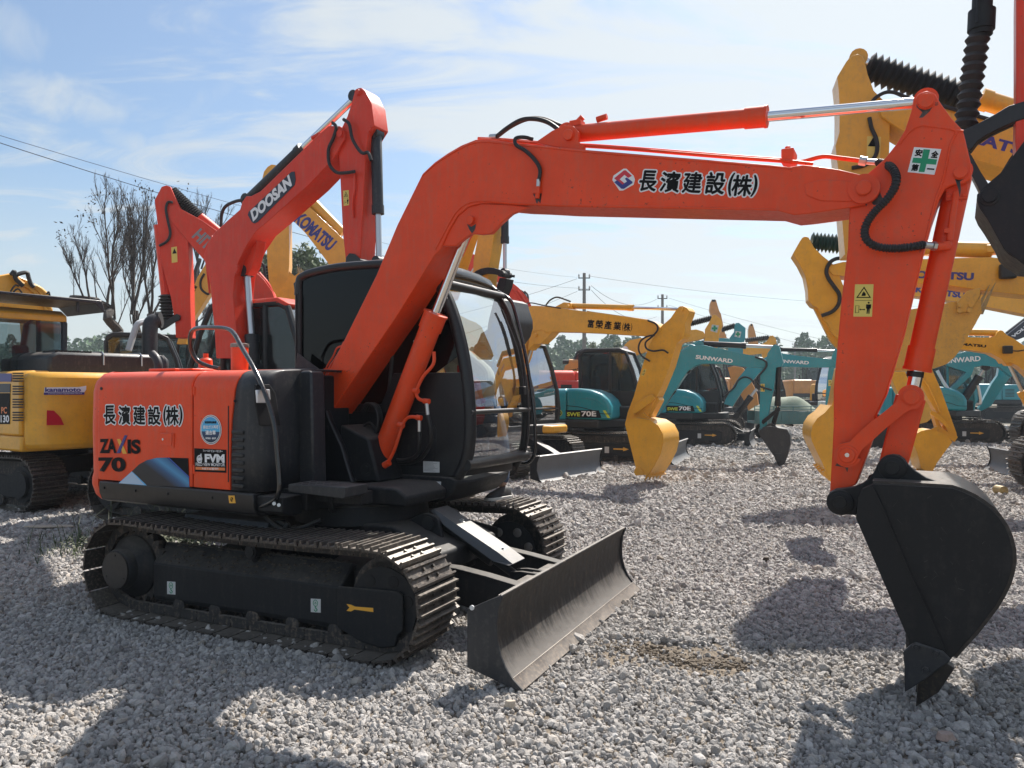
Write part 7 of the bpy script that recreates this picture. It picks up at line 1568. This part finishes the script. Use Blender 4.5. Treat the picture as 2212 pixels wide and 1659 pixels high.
b = B(); b.cyl(Pf.P('h1', 930, 900, -.2), Pf.P('h1', 1060, 930, .2), .05, n=16); b.cyl(Pf.P('h1', 1060, 935, .1), Pf.P('h1', 1140, 940, .15), .02, n=8); b.obj('link_pin', 'black_matt', r)
cyl2(r, Pf, 'h1', (995, -60), (992, 455), (995, 880), .058, .03, 'charcoal', 'rod_grey')
slab(r, Pf, 'bucket_link', 'h1', [(915, 960), (1020, 970), (1000, 1080), (930, 1250), (900, 1330), (830, 1330), (850, 1150)], -.1, .1, 'black_matt')
slab(r, Pf, 'bucket', 'h1', [(830, 1290), (900, 1250), (980, 1290), (1010, 1400), (1055, 1540), (1060, 1660), (1020, 1800), (800, 2100), (700, 2000), (750, 1600)], -.33, .33, 'charcoal')
# ------------------------------------------------------------ poles and wires
def WP(u, v, Y): return Vector(((u-CX)/F_*Y, Y, CH+(HZ-v)/F_*Y))
paint('concrete', (.20, .19, .18), .85, .3, 0.)
def pole(label, u, vtop, Y, arms=2):
    x = (u-CX)/F_*Y; zt = CH+(HZ-vtop)/F_*Y
    t = thing('utility_pole', label, 'utility pole', loc=(x, Y, 0), group='utility poles')
    b = B(); b.cyl((0, 0, -.3), (0, 0, zt), .17, .11, n=14); b.obj('pole_shaft', 'concrete', t)
    for i in range(arms):
        z = zt-.35-i*.85; b = B(); b.box(-.42, .42, -.035, .035, z-.035, z+.035)
        o = b.obj('crossarm', 'charcoal', t)
        for q in (-.38, .38): b = B(); b.lathe((q, 0, z+.04), (q, 0, z+.28), [(0, .03), (.05, .07), (.1, .04), (.15, .07), (.24, .03)], 8); b.obj('insulator', 'white_dull', o)
    return x, Y, zt
p1 = pole('nearest grey concrete utility pole behind the lettered yellow boom', 1262, 590, 55)
p2 = pole('grey concrete utility pole just left of the yellow arm top, second tallest', 1431, 636, 66)
p3 = pole('faint far utility pole between the teal boom and the near arm', 1717, 740, 118)
p0 = (-14., 16., 8.0); pole('concrete utility pole outside the left edge carrying the two wires', CX+F_*(-14/16), HZ-(8.4-CH)*F_/16, 16.)
def wire(a, b_, sag, r=.014, n=24):
    a, b_ = Vector(a), Vector(b_); q = B(); q.tube([a.lerp(b_, t/n)-Vector((0, 0, sag*4*(t/n)*(1-t/n))) for t in range(n+1)], r, 4, sm=0)
    o = q.obj('power_line', 'rubber'); return o
lab = iter(('upper thin wire crossing the sky from the left edge to the nearest pole', 'lower thin wire crossing the sky from the left edge to the nearest pole', 'wire sagging between the two nearer poles, upper', 'wire sagging between the two nearer poles, lower',
            'wire running from the second pole down to the right', 'second wire running from the second pole down to the right', 'wire leaving the nearest pole to the right, high up', 'wire fanning left from the nearest pole, topmost', 'wire fanning left from the nearest pole, lowest'))
for i, (a, b_, s, r) in enumerate((((p0[0], p0[1], 7.95), (p1[0]-.5, 55, p1[2]-.3), .7, .007), ((p0[0]+.3, p0[1]-.2, 7.75), (p1[0]+.4, 55, p1[2]-1.1), .95, .010),
    ((p1[0]+.5, 55, p1[2]-.9), (p2[0]-.5, 66, p2[2]-.4), .9, .014), ((p1[0]+.5, 55, p1[2]-1.2), (p2[0]-.5, 66, p2[2]-1.9), 1.0, .014),
    ((p2[0]+.5, 66, p2[2]-.3), (40, 62, 3.), .6, .011), ((p2[0]+.5, 66, p2[2]-.9), (40.5, 62, 1.8), .6, .011),
    ((p1[0]+.3, 55, p1[2]-.2), (60, 72, 10.6), 1.6, .010), ((p1[0]-.5, 55, p1[2]-.4), (-9, 48, 5.2), .3, .014), ((p1[0]-.5, 55, p1[2]-1.3), (-9, 48, 3.4), .3, .014))):
    tag(wire(a, b_, s, r), next(lab), 'power line', 'power lines')

# ------------------------------------------------------------ bare trees
paint('bark', (.045, .038, .034), .95, .3, 0.); paint('dark_leaf', (.03, .03, .018), .8, .1, 0.); paint('leaf', (.07, .115, .030), .7, .25, 0., dcol=(.13, .13, .05), nscale=1.5); paint('leaf_far', (.060, .135, .045), .8, .3, 0., dcol=(.10, .15, .06), nscale=.4)
def twigs(b, p, d, L, r, lvl, rg, spread=.55, tips=None, up=.25):
    """one limb drawn as a wandering tube with side shoots"""
    n = 5 if lvl > 1 else 4; pts = [p]; q = p.copy(); dd = d.normalized()
    for i in range(n):
        dd = (dd+Vector((rg.gauss(0, .10), rg.gauss(0, .10), rg.gauss(0, .06)+up*.12))).normalized(); q = q+dd*(L/n); pts.append(q.copy())
    b.tube(pts, r, 5 if lvl > 1 else 3, sm=2 if lvl > 1 else 0, rad=lambda t: r*(1-.75*t))
    if tips is not None and lvl <= 1: tips.append(pts[-1])
    if lvl <= 0: return
    m = {3: 17, 2: 9, 1: 4}.get(lvl, 4)
    for i in range(m):
        t = rg.uniform(.22, .98); j = min(n-1, int(t*n)); s = pts[j].lerp(pts[j+1], t*n-j); ax = (pts[j+1]-pts[j]).normalized()
        o = ax.orthogonal().normalized(); o.rotate(Matrix.Rotation(rg.uniform(0, 6.28), 3, ax))
        nd = (ax*rg.uniform(.55, 1.)+o*spread*rg.uniform(.6, 1.3)+Vector((0, 0, up))).normalized()
        twigs(b, s, nd, L*rg.uniform(.28, .5)*(1.15-t*.5), max(.004, r*.42*(1-.5*t)), lvl-1, rg, spread, tips, up)
def leaves(m, pts, n, rad, size, rg, name, parent):
    b = B()
    for _ in range(n):
        c = rg.choice(pts)+Vector((rg.gauss(0, rad), rg.gauss(0, rad), rg.gauss(0, rad))); s = size*rg.uniform(.6, 1.3)
        x = Vector((rg.gauss(0, 1), rg.gauss(0, 1), rg.gauss(0, 1))).normalized(); y = x.orthogonal().normalized()
        b.add([c-x*s, c+y*s*.45, c+x*s, c-y*s*.45], [(0, 1, 2, 3)])
    o = b.obj(name, m, parent, sm=False); return o
def bare_tree(label, trunk, shoots, Y, seed, lf=30, lfpos=None):
    """trunk = [(u, v)], shoots = [(u0, v0, u1, v1, r)] surveyed at distance Y; depth is spread at random"""
    rg = random.Random(seed); base_ = WP(trunk[0][0], trunk[0][1], Y); t = thing('bare_tree', label, 'tree', loc=(base_.x, Y, 0), group='bare trees'); o_ = Vector((base_.x, Y, 0))
    pts = [Vector((base_.x, Y, 0))-o_]+[WP(u, v, Y)-o_+Vector((0, rg.gauss(0, .15), 0)) for u, v in trunk]
    b = B(); L_ = len(pts); r0 = .17; b.tube(pts, r0, 8, sm=3, rad=lambda q: r0*(1-.55*q)); b.obj('trunk', 'bark', t)
    tips = []; b = B()
    for (u0, v0, u1, v1, r) in shoots:
        a, e = WP(u0, v0, Y)-o_, WP(u1, v1, Y)-o_; dy = rg.gauss(0, .5); a.y += rg.gauss(0, .1); d = (e+Vector((0, dy, 0))-a)*.84
        twigs(b, a, d, d.length, r, 3 if r > .028 else 2, rg, .32, tips, .38)
    o = b.obj('crown', 'bark', t)
    if lfpos: leaves('dark_leaf', [WP(u, v, Y)-o_ for u, v in lfpos], lf, .14, .05, rg, 'leaves', t)
    if tips: leaves('dark_leaf', tips, lf//3, .03, .02, rg, 'leaves', t)
    return t
bare_tree('bare tree at the left whose trunk bends into a long level limb with upright shoots', [(262, 760), (257, 740), (252, 715), (246, 690), (238, 668), (222, 655), (200, 648), (170, 644), (146, 641)],
    [(180, 646, 150, 520, .030), (192, 647, 185, 470, .032), (206, 648, 215, 540, .02), (230, 655, 215, 425, .040), (246, 670, 240, 400, .045), (246, 690, 270, 400, .04), (253, 700, 190, 745, .020), (255, 720, 200, 690, .016), (160, 643, 128, 560, .014), (254, 715, 290, 560, .02), (245, 680, 160, 560, .02)], 22., 5, 70,
    [(190, 450), (200, 470), (185, 485), (210, 440), (135, 505), (130, 520), (142, 510), (220, 425), (205, 430), (195, 500)])
bare_tree('bare multi-stemmed tree left of the grey-named red arm', [(292, 762), (290, 740), (288, 700), (288, 670)],
    [(288, 690, 262, 420, .055), (288, 680, 300, 395, .055), (289, 670, 330, 410, .05), (290, 700, 345, 600, .03), (288, 675, 235, 480, .03), (289, 660, 318, 430, .04), (288, 700, 270, 580, .02)], 24., 8, 50, [(265, 420), (300, 405), (320, 420)])
bare_tree('slender bare tree just behind the bellows of the red arm', [(312, 765), (316, 735), (320, 700), (325, 680)],
    [(325, 690, 345, 420, .05), (322, 680, 310, 420, .045), (326, 690, 372, 520, .03), (318, 700, 350, 640, .02), (325, 700, 385, 690, .03)], 25., 11, 40, [(345, 425), (380, 405), (385, 412), (372, 410)])
bare_tree('further bare tree seen in the gap right of the red arm', [(415, 770), (418, 720), (425, 660), (428, 600), (432, 560)],
    [(428, 600, 450, 405, .05), (430, 590, 420, 420, .04), (432, 580, 480, 440, .04), (425, 640, 470, 560, .03), (420, 700, 470, 650, .03), (422, 680, 390, 560, .03), (430, 560, 465, 430, .03)], 30., 14, 20)
bare_tree('thin bare tree with few pale leaves beside the slim yellow boom', [(450, 775), (452, 740), (455, 700)], [(454, 720, 430, 620, .03), (455, 700, 470, 600, .03), (455, 730, 480, 660, .03), (453, 740, 435, 690, .02)], 32., 17, 20)

# ------------------------------------------------------------ leafy trees and the forest edge
def leafy(label, u, vtop, Y, w, seed, name='leafy_tree', group='leafy trees', m='leaf', dens=1., zb=.35):
    rg = random.Random(seed); x = (u-CX)/F_*Y; H = CH+(HZ-vtop)/F_*Y; wd = w/F_*Y/2
    t = thing(name, label, 'tree', loc=(x, Y, 0), group=group); b = B(); b.tube([(0, 0, 0), (rg.gauss(0, .1), 0, H*.4), (rg.gauss(0, .15), 0, H*.8)], H*.022, 7, rad=lambda q: H*.022*(1-.6*q)); b.obj('trunk', 'bark', t)
    cl = []; bb = B()
    for i in range(int(26*dens)):
        a = rg.uniform(0, 6.28); zz_ = rg.uniform(zb, 1.0)*H; f = sin(pi*min(1, (zz_/H-zb)/(1-zb)*.8+.15)); rr_ = wd*f*rg.uniform(.3, 1.); c = Vector((rr_*cos(a), rr_*sin(a), zz_)); cl.append(c)
        bb.tube([(0, 0, zz_*.75), c*.5+Vector((0, 0, zz_*.42)), c], H*.005, 3, sm=0)
    bb.obj('limbs', 'bark', t); leaves(m, cl, int(2600*dens), wd*.17, H*.016+.02, rg, 'crown', t)
leafy('leafy green tree top showing left of the blue-named yellow boom', 655, 548, 42., 130, 3, dens=1.5, zb=.45)
leafy('leafy green tree behind the red boom cylinder, right of the dark bellows', 575, 560, 40., 80, 4, dens=1.1, zb=.45)
leafy('leafy tree filling the gap above the black cab roof', 715, 570, 44., 90, 6, dens=1., zb=.45)
leafy('feathery green tree just right of the nearest pole', 1284, 733, 62., 42, 7, dens=.8)
leafy('yellow-green tree beside the yellow boom, right of the feathery one', 1335, 742, 66., 40, 9, dens=.9)
leafy('low yellow-green tree between the nearest pole and the feathery tree', 1312, 757, 68., 40, 10, dens=.8, zb=.25)
# the forest edge: one mass of pointed crowns with leaf-sized faces
rg = np.random.RandomState(5); V = []; ns = 0
for i in range(620):
    x = rg.uniform(-170, 190); y = rg.uniform(120, 165); H = rg.uniform(8.8, 12.4)*(y/150.)**1.0; w = rg.uniform(1.8, 3.4); n = 230
    z = rg.uniform(0, 1, n)**.8; a = rg.uniform(0, 6.283, n); r = w*np.sqrt(np.clip(1-z**1.7, .03, 1))*rg.uniform(.6, 1.05, n)
    V.append(np.stack([x+r*np.cos(a), y+r*np.sin(a), .4+z*H], 1))
P3 = np.concatenate(V); n = len(P3); s = rg.uniform(.25, .55, n)[:, None]; ax = rg.normal(0, 1, (n, 3)); ax /= np.linalg.norm(ax, axis=1)[:, None]; ay = np.cross(ax, rg.normal(0, 1, (n, 3))); ay /= np.linalg.norm(ay, axis=1)[:, None]
VV = np.stack([P3-ax*s, P3+ay*s*.7, P3+ax*s, P3-ay*s*.7], 1).reshape(-1, 3)
me = bpy.data.meshes.new('forest'); me.from_pydata(VV.tolist(), [], [(4*i, 4*i+1, 4*i+2, 4*i+3) for i in range(n)]); me.materials.append(MT['leaf_far'])
fo = bpy.data.objects.new('forest', me); COL.objects.link(fo); fo['kind'] = 'stuff'
b = B(); b.grid([[(x, 168+8*sin(x*.03), z) for z in (0, 6, 10.2+.9*sin(x*.37+1)+.7*sin(x*.9))] for x in range(-260, 300, 3)]); o = b.obj('forest_interior', 'leaf_far', sm=False); o['kind'] = 'stuff'

# low scrub and grass behind the near machine on the left
rg = random.Random(2); b = B()
for i in range(1500):
    x = rg.gauss(-3.9, .42); y = rg.gauss(8.35, .42)
    h = rg.uniform(.05, .17) if i % 16 else rg.uniform(.25, .5); a = rg.uniform(0, 6.28); l = Vector((cos(a), sin(a), 0)); w = .006 if i % 16 else .004
    s = Vector((-l.y, l.x, 0))*w; p = Vector((x, y, -.03)); q = p+l*h*.25+Vector((0, 0, h*.7)); e = p+l*h*.7+Vector((0, 0, h))
    b.add([p-s, p+s, q+s*.8, q-s*.8, e], [(0, 1, 2, 3), (3, 2, 4)])
    if i % 2:
        for k in range(3):
            c = p+Vector((rg.gauss(0, .05), rg.gauss(0, .05), rg.uniform(.03, .12))); d1_ = Vector((rg.gauss(0, 1), rg.gauss(0, 1), rg.gauss(0, .4))).normalized()*.02; d2 = d1_.cross(Vector((0, 0, 1))).normalized()*.012
            b.add([c-d1_, c+d2, c+d1_, c-d2], [(0, 1, 2, 3)])
paint('grass_green', (.045, .075, .022), .7, .3, 0., dcol=(.11, .10, .05), nscale=2.)
o = b.obj('grass', 'grass_green', sm=False); o['kind'] = 'stuff'
# loose bits on the gravel
paint('board', (.50, .42, .33), .8, .2, 0.); paint('brick_red', (.42, .30, .25), .9, .3, 0.)
q = WP(108, 1136, 9.1); o = B().prismz([(-.28, -.04), (-.1, -.10), (.30, -.03), (.22, .06), (-.15, .05)], .0, .015).obj('cardboard_scrap', 'board', bev=.003); o.location = (q.x, 9.1, .0); tag(o, 'pale flat scrap of board in the strip of sun left of the tracks', 'scrap')
q = WP(1672, 957, 22.); o = B().box(-.14, .14, -.07, .07, 0, .07).obj('wood_block', 'board', bev=.01); o.location = ((1800-CX)/F_*21, 21., -.02); tag(o, 'tan block lying on gravel left of the black teal-machine bucket', 'block') if 0 else tag(o, 'tan block lying on the far gravel', 'block')
o.location = ((1458+.2279*825-CX)/F_*19.2, 19.2, -.02); o['label'] = 'tan block lying on gravel just left of the black bucket on the teal arm'
for (cx_, cy_, Y, lb, m_, s) in ((1252, 1440, 4.75, 'tan piece of broken brick in the gravel near the bottom edge', 'board', .03), (1190+.0, 1628, 3.42, 'small reddish stone chip at the bottom of the picture', 'brick_red', .022)):
    pass
def chip(u, v, lb, m_, s, seed, h=.5):
    Y = CH*F_/(v-HZ); rg = random.Random(seed); b = B(); n = 8
    b.add([(s*cos(6.28*i/n)*rg.uniform(.7, 1.2), s*.6*sin(6.28*i/n)*rg.uniform(.7, 1.2), -.02) for i in range(n)]+[(s*.8*cos(6.28*i/n)*rg.uniform(.7, 1.1), s*.5*sin(6.28*i/n)*rg.uniform(.7, 1.1), s*h) for i in range(n)], [tuple(range(n))[::-1], tuple(range(n, 2*n))]+[(i, (i+1) % n, n+(i+1) % n, n+i) for i in range(n)])
    o = b.obj('stone_chip', m_, bev=.002); o.location = ((u-CX)/F_*Y, Y, .0); tag(o, lb, 'stone')
chip(1103, 1520, 'tan chip in the gravel below the blade corner', 'board', .032, 4); chip(2042, 1588, 'flat pinkish stone in the shadow right of the bucket tooth', 'brick_red', .05, 6, .25); chip(1655, 1208, 'small brown stone on the sunny gravel left of the bucket', 'mud', .04, 8)
q = B(); q.lathe((0, -.10, .06), (0, .10, .06), [(0, .05), (.01, .07), (.19, .07), (.2, .05)], 14); o = q.obj('tin_can', 'worn_yellow'); o.location = ((1836+.2605*0+330-CX)/F_*11.4, 11.4, 0); tag(o, 'small golden can lying on gravel near the right edge', 'can')
o.location = ((3700*.54+1000/1314*396*.54-CX)/F_*12.0, 12.0, .0)

# ------------------------------------------------------------ person leaning into the cab from the far track
def skin_chain(name, verts, edges, rad, m, parent=None, sub=2, root=0):
    me = bpy.data.meshes.new(name); me.from_pydata([tuple(v) for v in verts], edges, []); o = bpy.data.objects.new(name, me); COL.objects.link(o); me.materials.append(MT[m])
    o.modifiers.new('skin', 'SKIN'); sv = me.skin_vertices[0].data
    for i, r in enumerate(rad): sv[i].radius = r if isinstance(r, tuple) else (r, r); sv[i].use_root = i == root
    s_ = o.modifiers.new('sub', 'SUBSURF'); s_.levels = sub; s_.render_levels = sub; o.parent = parent; return o
paint('skin_tone', (.42, .25, .17), .55, .05, 0.); paint('jeans', (.05, .09, .16), .85, .3, 0., nscale=9); paint('olive_cloth', (.44, .45, .36), .85, .2, 0., nscale=7); paint('red_cloth', (.62, .04, .035), .8, .1, 0.); paint('shoe_black', (.015, .015, .017), .6, .1, 0.); paint('hair', (.012, .010, .009), .7, 0., 0.)
plain('shoe_sole', (.62, .60, .55), .6)
zt_ = .675   # top of the far track
fA, fB = M.P('k4', 880, 180, 1.12), M.P('k4', 1105, 200, 1.02)
pr = thing('person', 'person in jeans, olive jacket and red vest on the far track, bending into the cab', 'person', M)
hip = Vector((.52, 1.34, 1.55)); kneeA, kneeB = Vector((.36, 1.36, 1.12)), Vector((.80, 1.30, 1.13)); ankA, ankB = Vector((.30, 1.30, .77)), Vector((.86, 1.15, .77)); ankA = Vector((fA.x+.05, fA.y+.05, .77)); ankB = Vector((fB.x, fB.y+.03, .77)); hip = Vector(((ankA.x+ankB.x)/2, 1.36, 1.53)); kneeA = ankA.lerp(hip, .5)+Vector((0, -.05, 0)); kneeB = ankB.lerp(hip, .5)+Vector((.05, -.06, 0))
hip = Vector((M.P('k3', 1300, 1120, 1.26).x, 1.27, 1.50)); kneeA = ankA.lerp(hip, .5)+Vector((.05, -.0, 0)); kneeB = ankB.lerp(hip, .5)+Vector((.08, .02, 0)); chest = M.P('k3', 1130, 800, 1.06); chest.z = min(chest.z, 2.0); neck = chest+Vector((-.17, -.12, .10)); head = neck+Vector((-.10, -.09, .03))
skin_chain('body', [hip, hip+Vector((-.09, 0, -.04)), kneeA, ankA, hip+Vector((.09, 0, -.04)), kneeB, ankB, hip.lerp(chest, .5), chest, neck, head+Vector((-.02, -.05, .0)), ], [(0, 1), (1, 2), (2, 3), (0, 4), (4, 5), (5, 6), (0, 7), (7, 8), (8, 9), (9, 10)],
           [.13, .105, .075, .05, .105, .075, .05, .135, .15, .06, .095], 'skin_tone', pr)
skin_chain('trousers', [hip, hip+Vector((-.09, 0, -.05)), kneeA, ankA+Vector((0, 0, .02)), hip+Vector((.09, 0, -.05)), kneeB, ankB+Vector((0, 0, .02)), hip.lerp(chest, .2)], [(0, 1), (1, 2), (2, 3), (0, 4), (4, 5), (5, 6), (0, 7)], [.145, .12, .09, .072, .12, .09, .072, .145], 'jeans', pr)
sh = [chest+Vector((-.06, .12, .04)), chest+Vector((.02, -.16, .05))]
hA = Vector((chest.x-.30, .80, 1.55)); eA = sh[0].lerp(hA, .5)+Vector((-.10, .06, .02)); eB = M.P('k3', 1345, 945, .84); hB = M.P('k3', 1352, 1100, .70)
skin_chain('jacket', [chest, sh[0], eA, hA, sh[1], eB, hB, hip.lerp(chest, .4)], [(0, 1), (1, 2), (2, 3), (0, 4), (4, 5), (5, 6), (0, 7)], [.165, .10, .075, .052, .10, .075, .052, .16], 'olive_cloth', pr)
skin_chain('vest', [hip+Vector((0, -.02, -.22)), hip.lerp(chest, .3)+Vector((0, -.02, 0)), chest+Vector((0, .02, .0))], [(0, 1), (1, 2)], [.165, .175, .172], 'red_cloth', pr)
for h_, s_, e_ in ((hA, -1, eA), (hB, 1, eB)):
    d = (h_-e_).normalized()*.105; pm = h_+d*.5; vs = [h_, h_+d*.6, pm+d*.5]; es = [(0, 1), (1, 2)]; rd = [.032, (.042, .022), (.04, .02)]
    for k in range(4):
        f0 = pm+d*.45+Vector((-.03+.02*k, 0, 0)); l = (.07, .082, .076, .058)[k]; f1 = f0+Vector((0, -l*.5, -.012)); f2 = f1+Vector((0, -l*.4, -.034)); n0 = len(vs); vs += [f0, f1, f2]; es += [(2, n0), (n0, n0+1), (n0+1, n0+2)]; rd += [.010, .009, .0075]
    n0 = len(vs); vs += [pm+Vector((-.045*s_, -.01, 0)), pm+Vector((-.062*s_, -.045, -.02))]; es += [(1, n0), (n0, n0+1)]; rd += [.012, .009]
    skin_chain('hand', vs, es, rd, 'skin_tone', pr)
b = B(); hc = head+Vector((-.02, -.06, .03)); rows = []
for i in range(9):
    t = i/8*pi*.62; rows.append([(hc.x+.102*sin(t)*cos(2*pi*j/14), hc.y+.118*sin(t)*sin(2*pi*j/14)+.02, hc.z+.118*cos(t)) for j in range(15)])
b.grid(rows); b.obj('hair', 'hair', pr, ang=180)
for an, dr in ((fA, Vector((-1, -.15, 0)).normalized()), (fB, Vector((-.25, -1, 0)).normalized())):
    a0 = Vector((an.x, an.y+.03, zt_)); sd = Vector((-dr.y, dr.x, 0)); rows = []; rs_ = []
    for t, w, h in ((-.10, .030, .075), (-.085, .040, .105), (-.03, .043, .115), (.03, .046, .100), (.09, .050, .080), (.14, .047, .064), (.17, .034, .050), (.185, .012, .030)):
        c = a0+dr*t; rows.append([c+sd*(w*cos(q))+Vector((0, 0, .02+max(0, h-.02)*sin(q)*1.0)) for q in [pi*k/8 for k in range(9)]]); rs_.append((c, w))
    b = B(); b.grid([[tuple(v) for v in r_] for r_ in rows]); b.f.append(tuple(range(9))); so = b.obj('shoe', 'shoe_black', pr, ang=60, recalc=True)
    b = B(); pl = [(c+sd*(w+.006)) for c, w in rs_]+[(c-sd*(w+.006)) for c, w in rs_][::-1]; b.add([(p.x, p.y, zt_) for p in pl]+[(p.x, p.y, zt_+.028) for p in pl], [tuple(range(16))[::-1], tuple(range(16, 32))]+[(i, (i+1) % 16, 16+(i+1) % 16, 16+i) for i in range(16)]); b.obj('sole', 'shoe_sole', so, bev=.004, recalc=True)
    b = B()
    for k in range(3): c = a0+dr*(.02+.025*k); b.tube([c+sd*.03+Vector((0, 0, .08-.008*k)), c+Vector((0, 0, .10-.01*k)), c-sd*.03+Vector((0, 0, .08-.008*k))], .004, 4)
    b.obj('laces', 'shoe_sole', so) if 0 else None
# ------------------------------------------------------------ small fittings and wear on the near machine
for z in (1.05, 1.6):
    b = B(); b.cyl((-.7, -1.010, z-.035), (-.7, -1.010, z+.035), .008, n=8); b.box(-.725, -.675, -1.010, -1.003, z-.03, z+.03); b.obj('hinge', 'orange', DOOR1)
for x in (-1.66, -1.3, -.95, -.5):
    b = B(); b.cyl((x, -1.0125, .865), (x, -1.019, .865), .010, n=6); b.obj('bolt_head', 'black', skirt)
b = B(); b.box(-.352, -.345, -1.008, -.998, .98, 1.5); b.obj('door_seal', 'rubber', DOOR2)
for (x, z) in ((-1.70, 1.0), (-1.70, 1.62)):
    b = B(); b.cyl((x, -1.004, z), (x, -1.010, z), .012, n=10); b.obj('door_catch', 'black', DOOR1)
b = B(); b.box(-1.5, -1.2, -.75, -.45, 1.755, 1.775); b.box(-1.1, -.95, -.8, -.6, 1.755, 1.77); b.obj('hood_lid', 'orange', ROOT, bev=.006)
# dried grease runs under the pins and scuffs on the bucket
smear('c4', [(1030, 1190), (1062, 1196), (1068, 1260), (1060, 1310), (1052, 1262), (1044, 1235)], AY0, arm)
smear('c4', [(395, 1300), (430, 1308), (470, 1300), (452, 1335), (440, 1372), (430, 1340), (408, 1322)], BY0-.0005, boom)
smear('c6', [(560, 500), (598, 498), (592, 540), (582, 530), (578, 552), (570, 520)], BY0-.0005, boom)
smear('c6', [(283, 628), (300, 640), (320, 628), (316, 650), (304, 668), (292, 650)], BY0+.012, boom)
rg = random.Random(21); b = B()
for i in range(70):
    x, y = rg.uniform(420, 1130), rg.uniform(380, 1150)
    if x < 330+(y-350)*.42 or y > 1280-(x-800)*.9 and x > 800 or (x > 1000 and y < 500+ (x-1000)*1.0): continue
    a = rg.choice((rg.gauss(1.05, .25), rg.gauss(-1., .5))); l = rg.uniform(12, 60); p, q = M.hit('c5', x, y, -KY), M.hit('c5', x+l*cos(a), y+l*sin(a), -KY); w = rg.uniform(.0006, .0016)
    b.add([(p[0], -KY-.0006-i*1e-5, p[1]-w), (q[0], -KY-.0006-i*1e-5, q[1]-w*.3), (q[0], -KY-.0006-i*1e-5, q[1]+w*.3), (p[0], -KY-.0006-i*1e-5, p[1]+w)], [(0, 1, 2, 3)])
plain('scuff', (.055, .052, .05), .5); o = b.obj('scratches', 'scuff', bk0, sm=False)
# weld beads along the bucket's side doubler
b = B(); b.tube([(p[0], -KY-.009, p[1]) for p in M.T('c5', [(400, 330), (470, 480), (600, 790), (690, 985), (760, 1140), (805, 1240)], -KY)], .005, 5, sm=3); b.obj('weld_seam', 'bucket_black', bk0)
# guard and pipes on the boom cylinder, lines across to the boom foot
b = B()
for i, (s0_, dx) in enumerate(((.02, 0), (.05, 14), (-.02, -10))):
    b.tube([M.P('k3', x+dx, y, s0_) for x, y in ((560, 1180), (590, 1130), (640, 1150), (660, 1230), (640, 1340), (600, 1400))], .013, 7)
b.tube([M.P('k3', x, y, .0) for x, y in ((545, 1290), (600, 1250), (640, 1320), (620, 1420))], .010, 6); b.obj('hose_bundle', 'rubber', ROOT)
# turned-up soil beside the bare patch
paint('soil', (.17, .135, .10), .95, .3, 0., spec=.1, nscale=12)
rg = random.Random(9); b = B()
for i in range(650):
    if i % 3: t = rg.uniform(-.05, 1.05); x = lerp(.58, 1.36, t)+rg.gauss(0, .04); y = lerp(4.96, 4.56, t)+.06*sin(t*7)+rg.gauss(0, .045); r = rg.uniform(.004, .016)
    else: x = rg.gauss(1.0, .28); y = rg.gauss(4.52, .16); r = rg.uniform(.003, .010)
    c = Vector((x, y, hgt(x, y)+r*.5+(.006 if i % 3 else .002))); n = 6
    ring = lambda zz, s: [c+Vector((r*s*cos(6.28*k/n)*rg.uniform(.75, 1.25), r*s*.8*sin(6.28*k/n)*rg.uniform(.75, 1.25), r*zz)) for k in range(n)]
    b.add(ring(-.5, 1.1)+ring(.3, .9)+[c+Vector((0, 0, r*.75))], [(k, (k+1) % n, n+(k+1) % n, n+k) for k in range(n)]+[(n+k, n+(k+1) % n, 2*n) for k in range(n)])
o = b.obj('soil_clods', 'soil', sm=False); o['kind'] = 'stuff'
# ------------------------------------------------------------ light haze
m, g = mat('air')
pv = g.n('ShaderNodeVolumePrincipled', {'Color': (.82, .91, 1., 1), 'Density': .0008, 'Anisotropy': .2})
g.n('ShaderNodeOutputMaterial', {'Volume': pv.outputs[0]})
o = B().box(-300, 330, -30, 215, -1.2, 17.).obj('haze', 'air', sm=False); o['kind'] = 'stuff'
SC.cycles.volume_bounces = 0; SC.cycles.volume_max_steps = 64
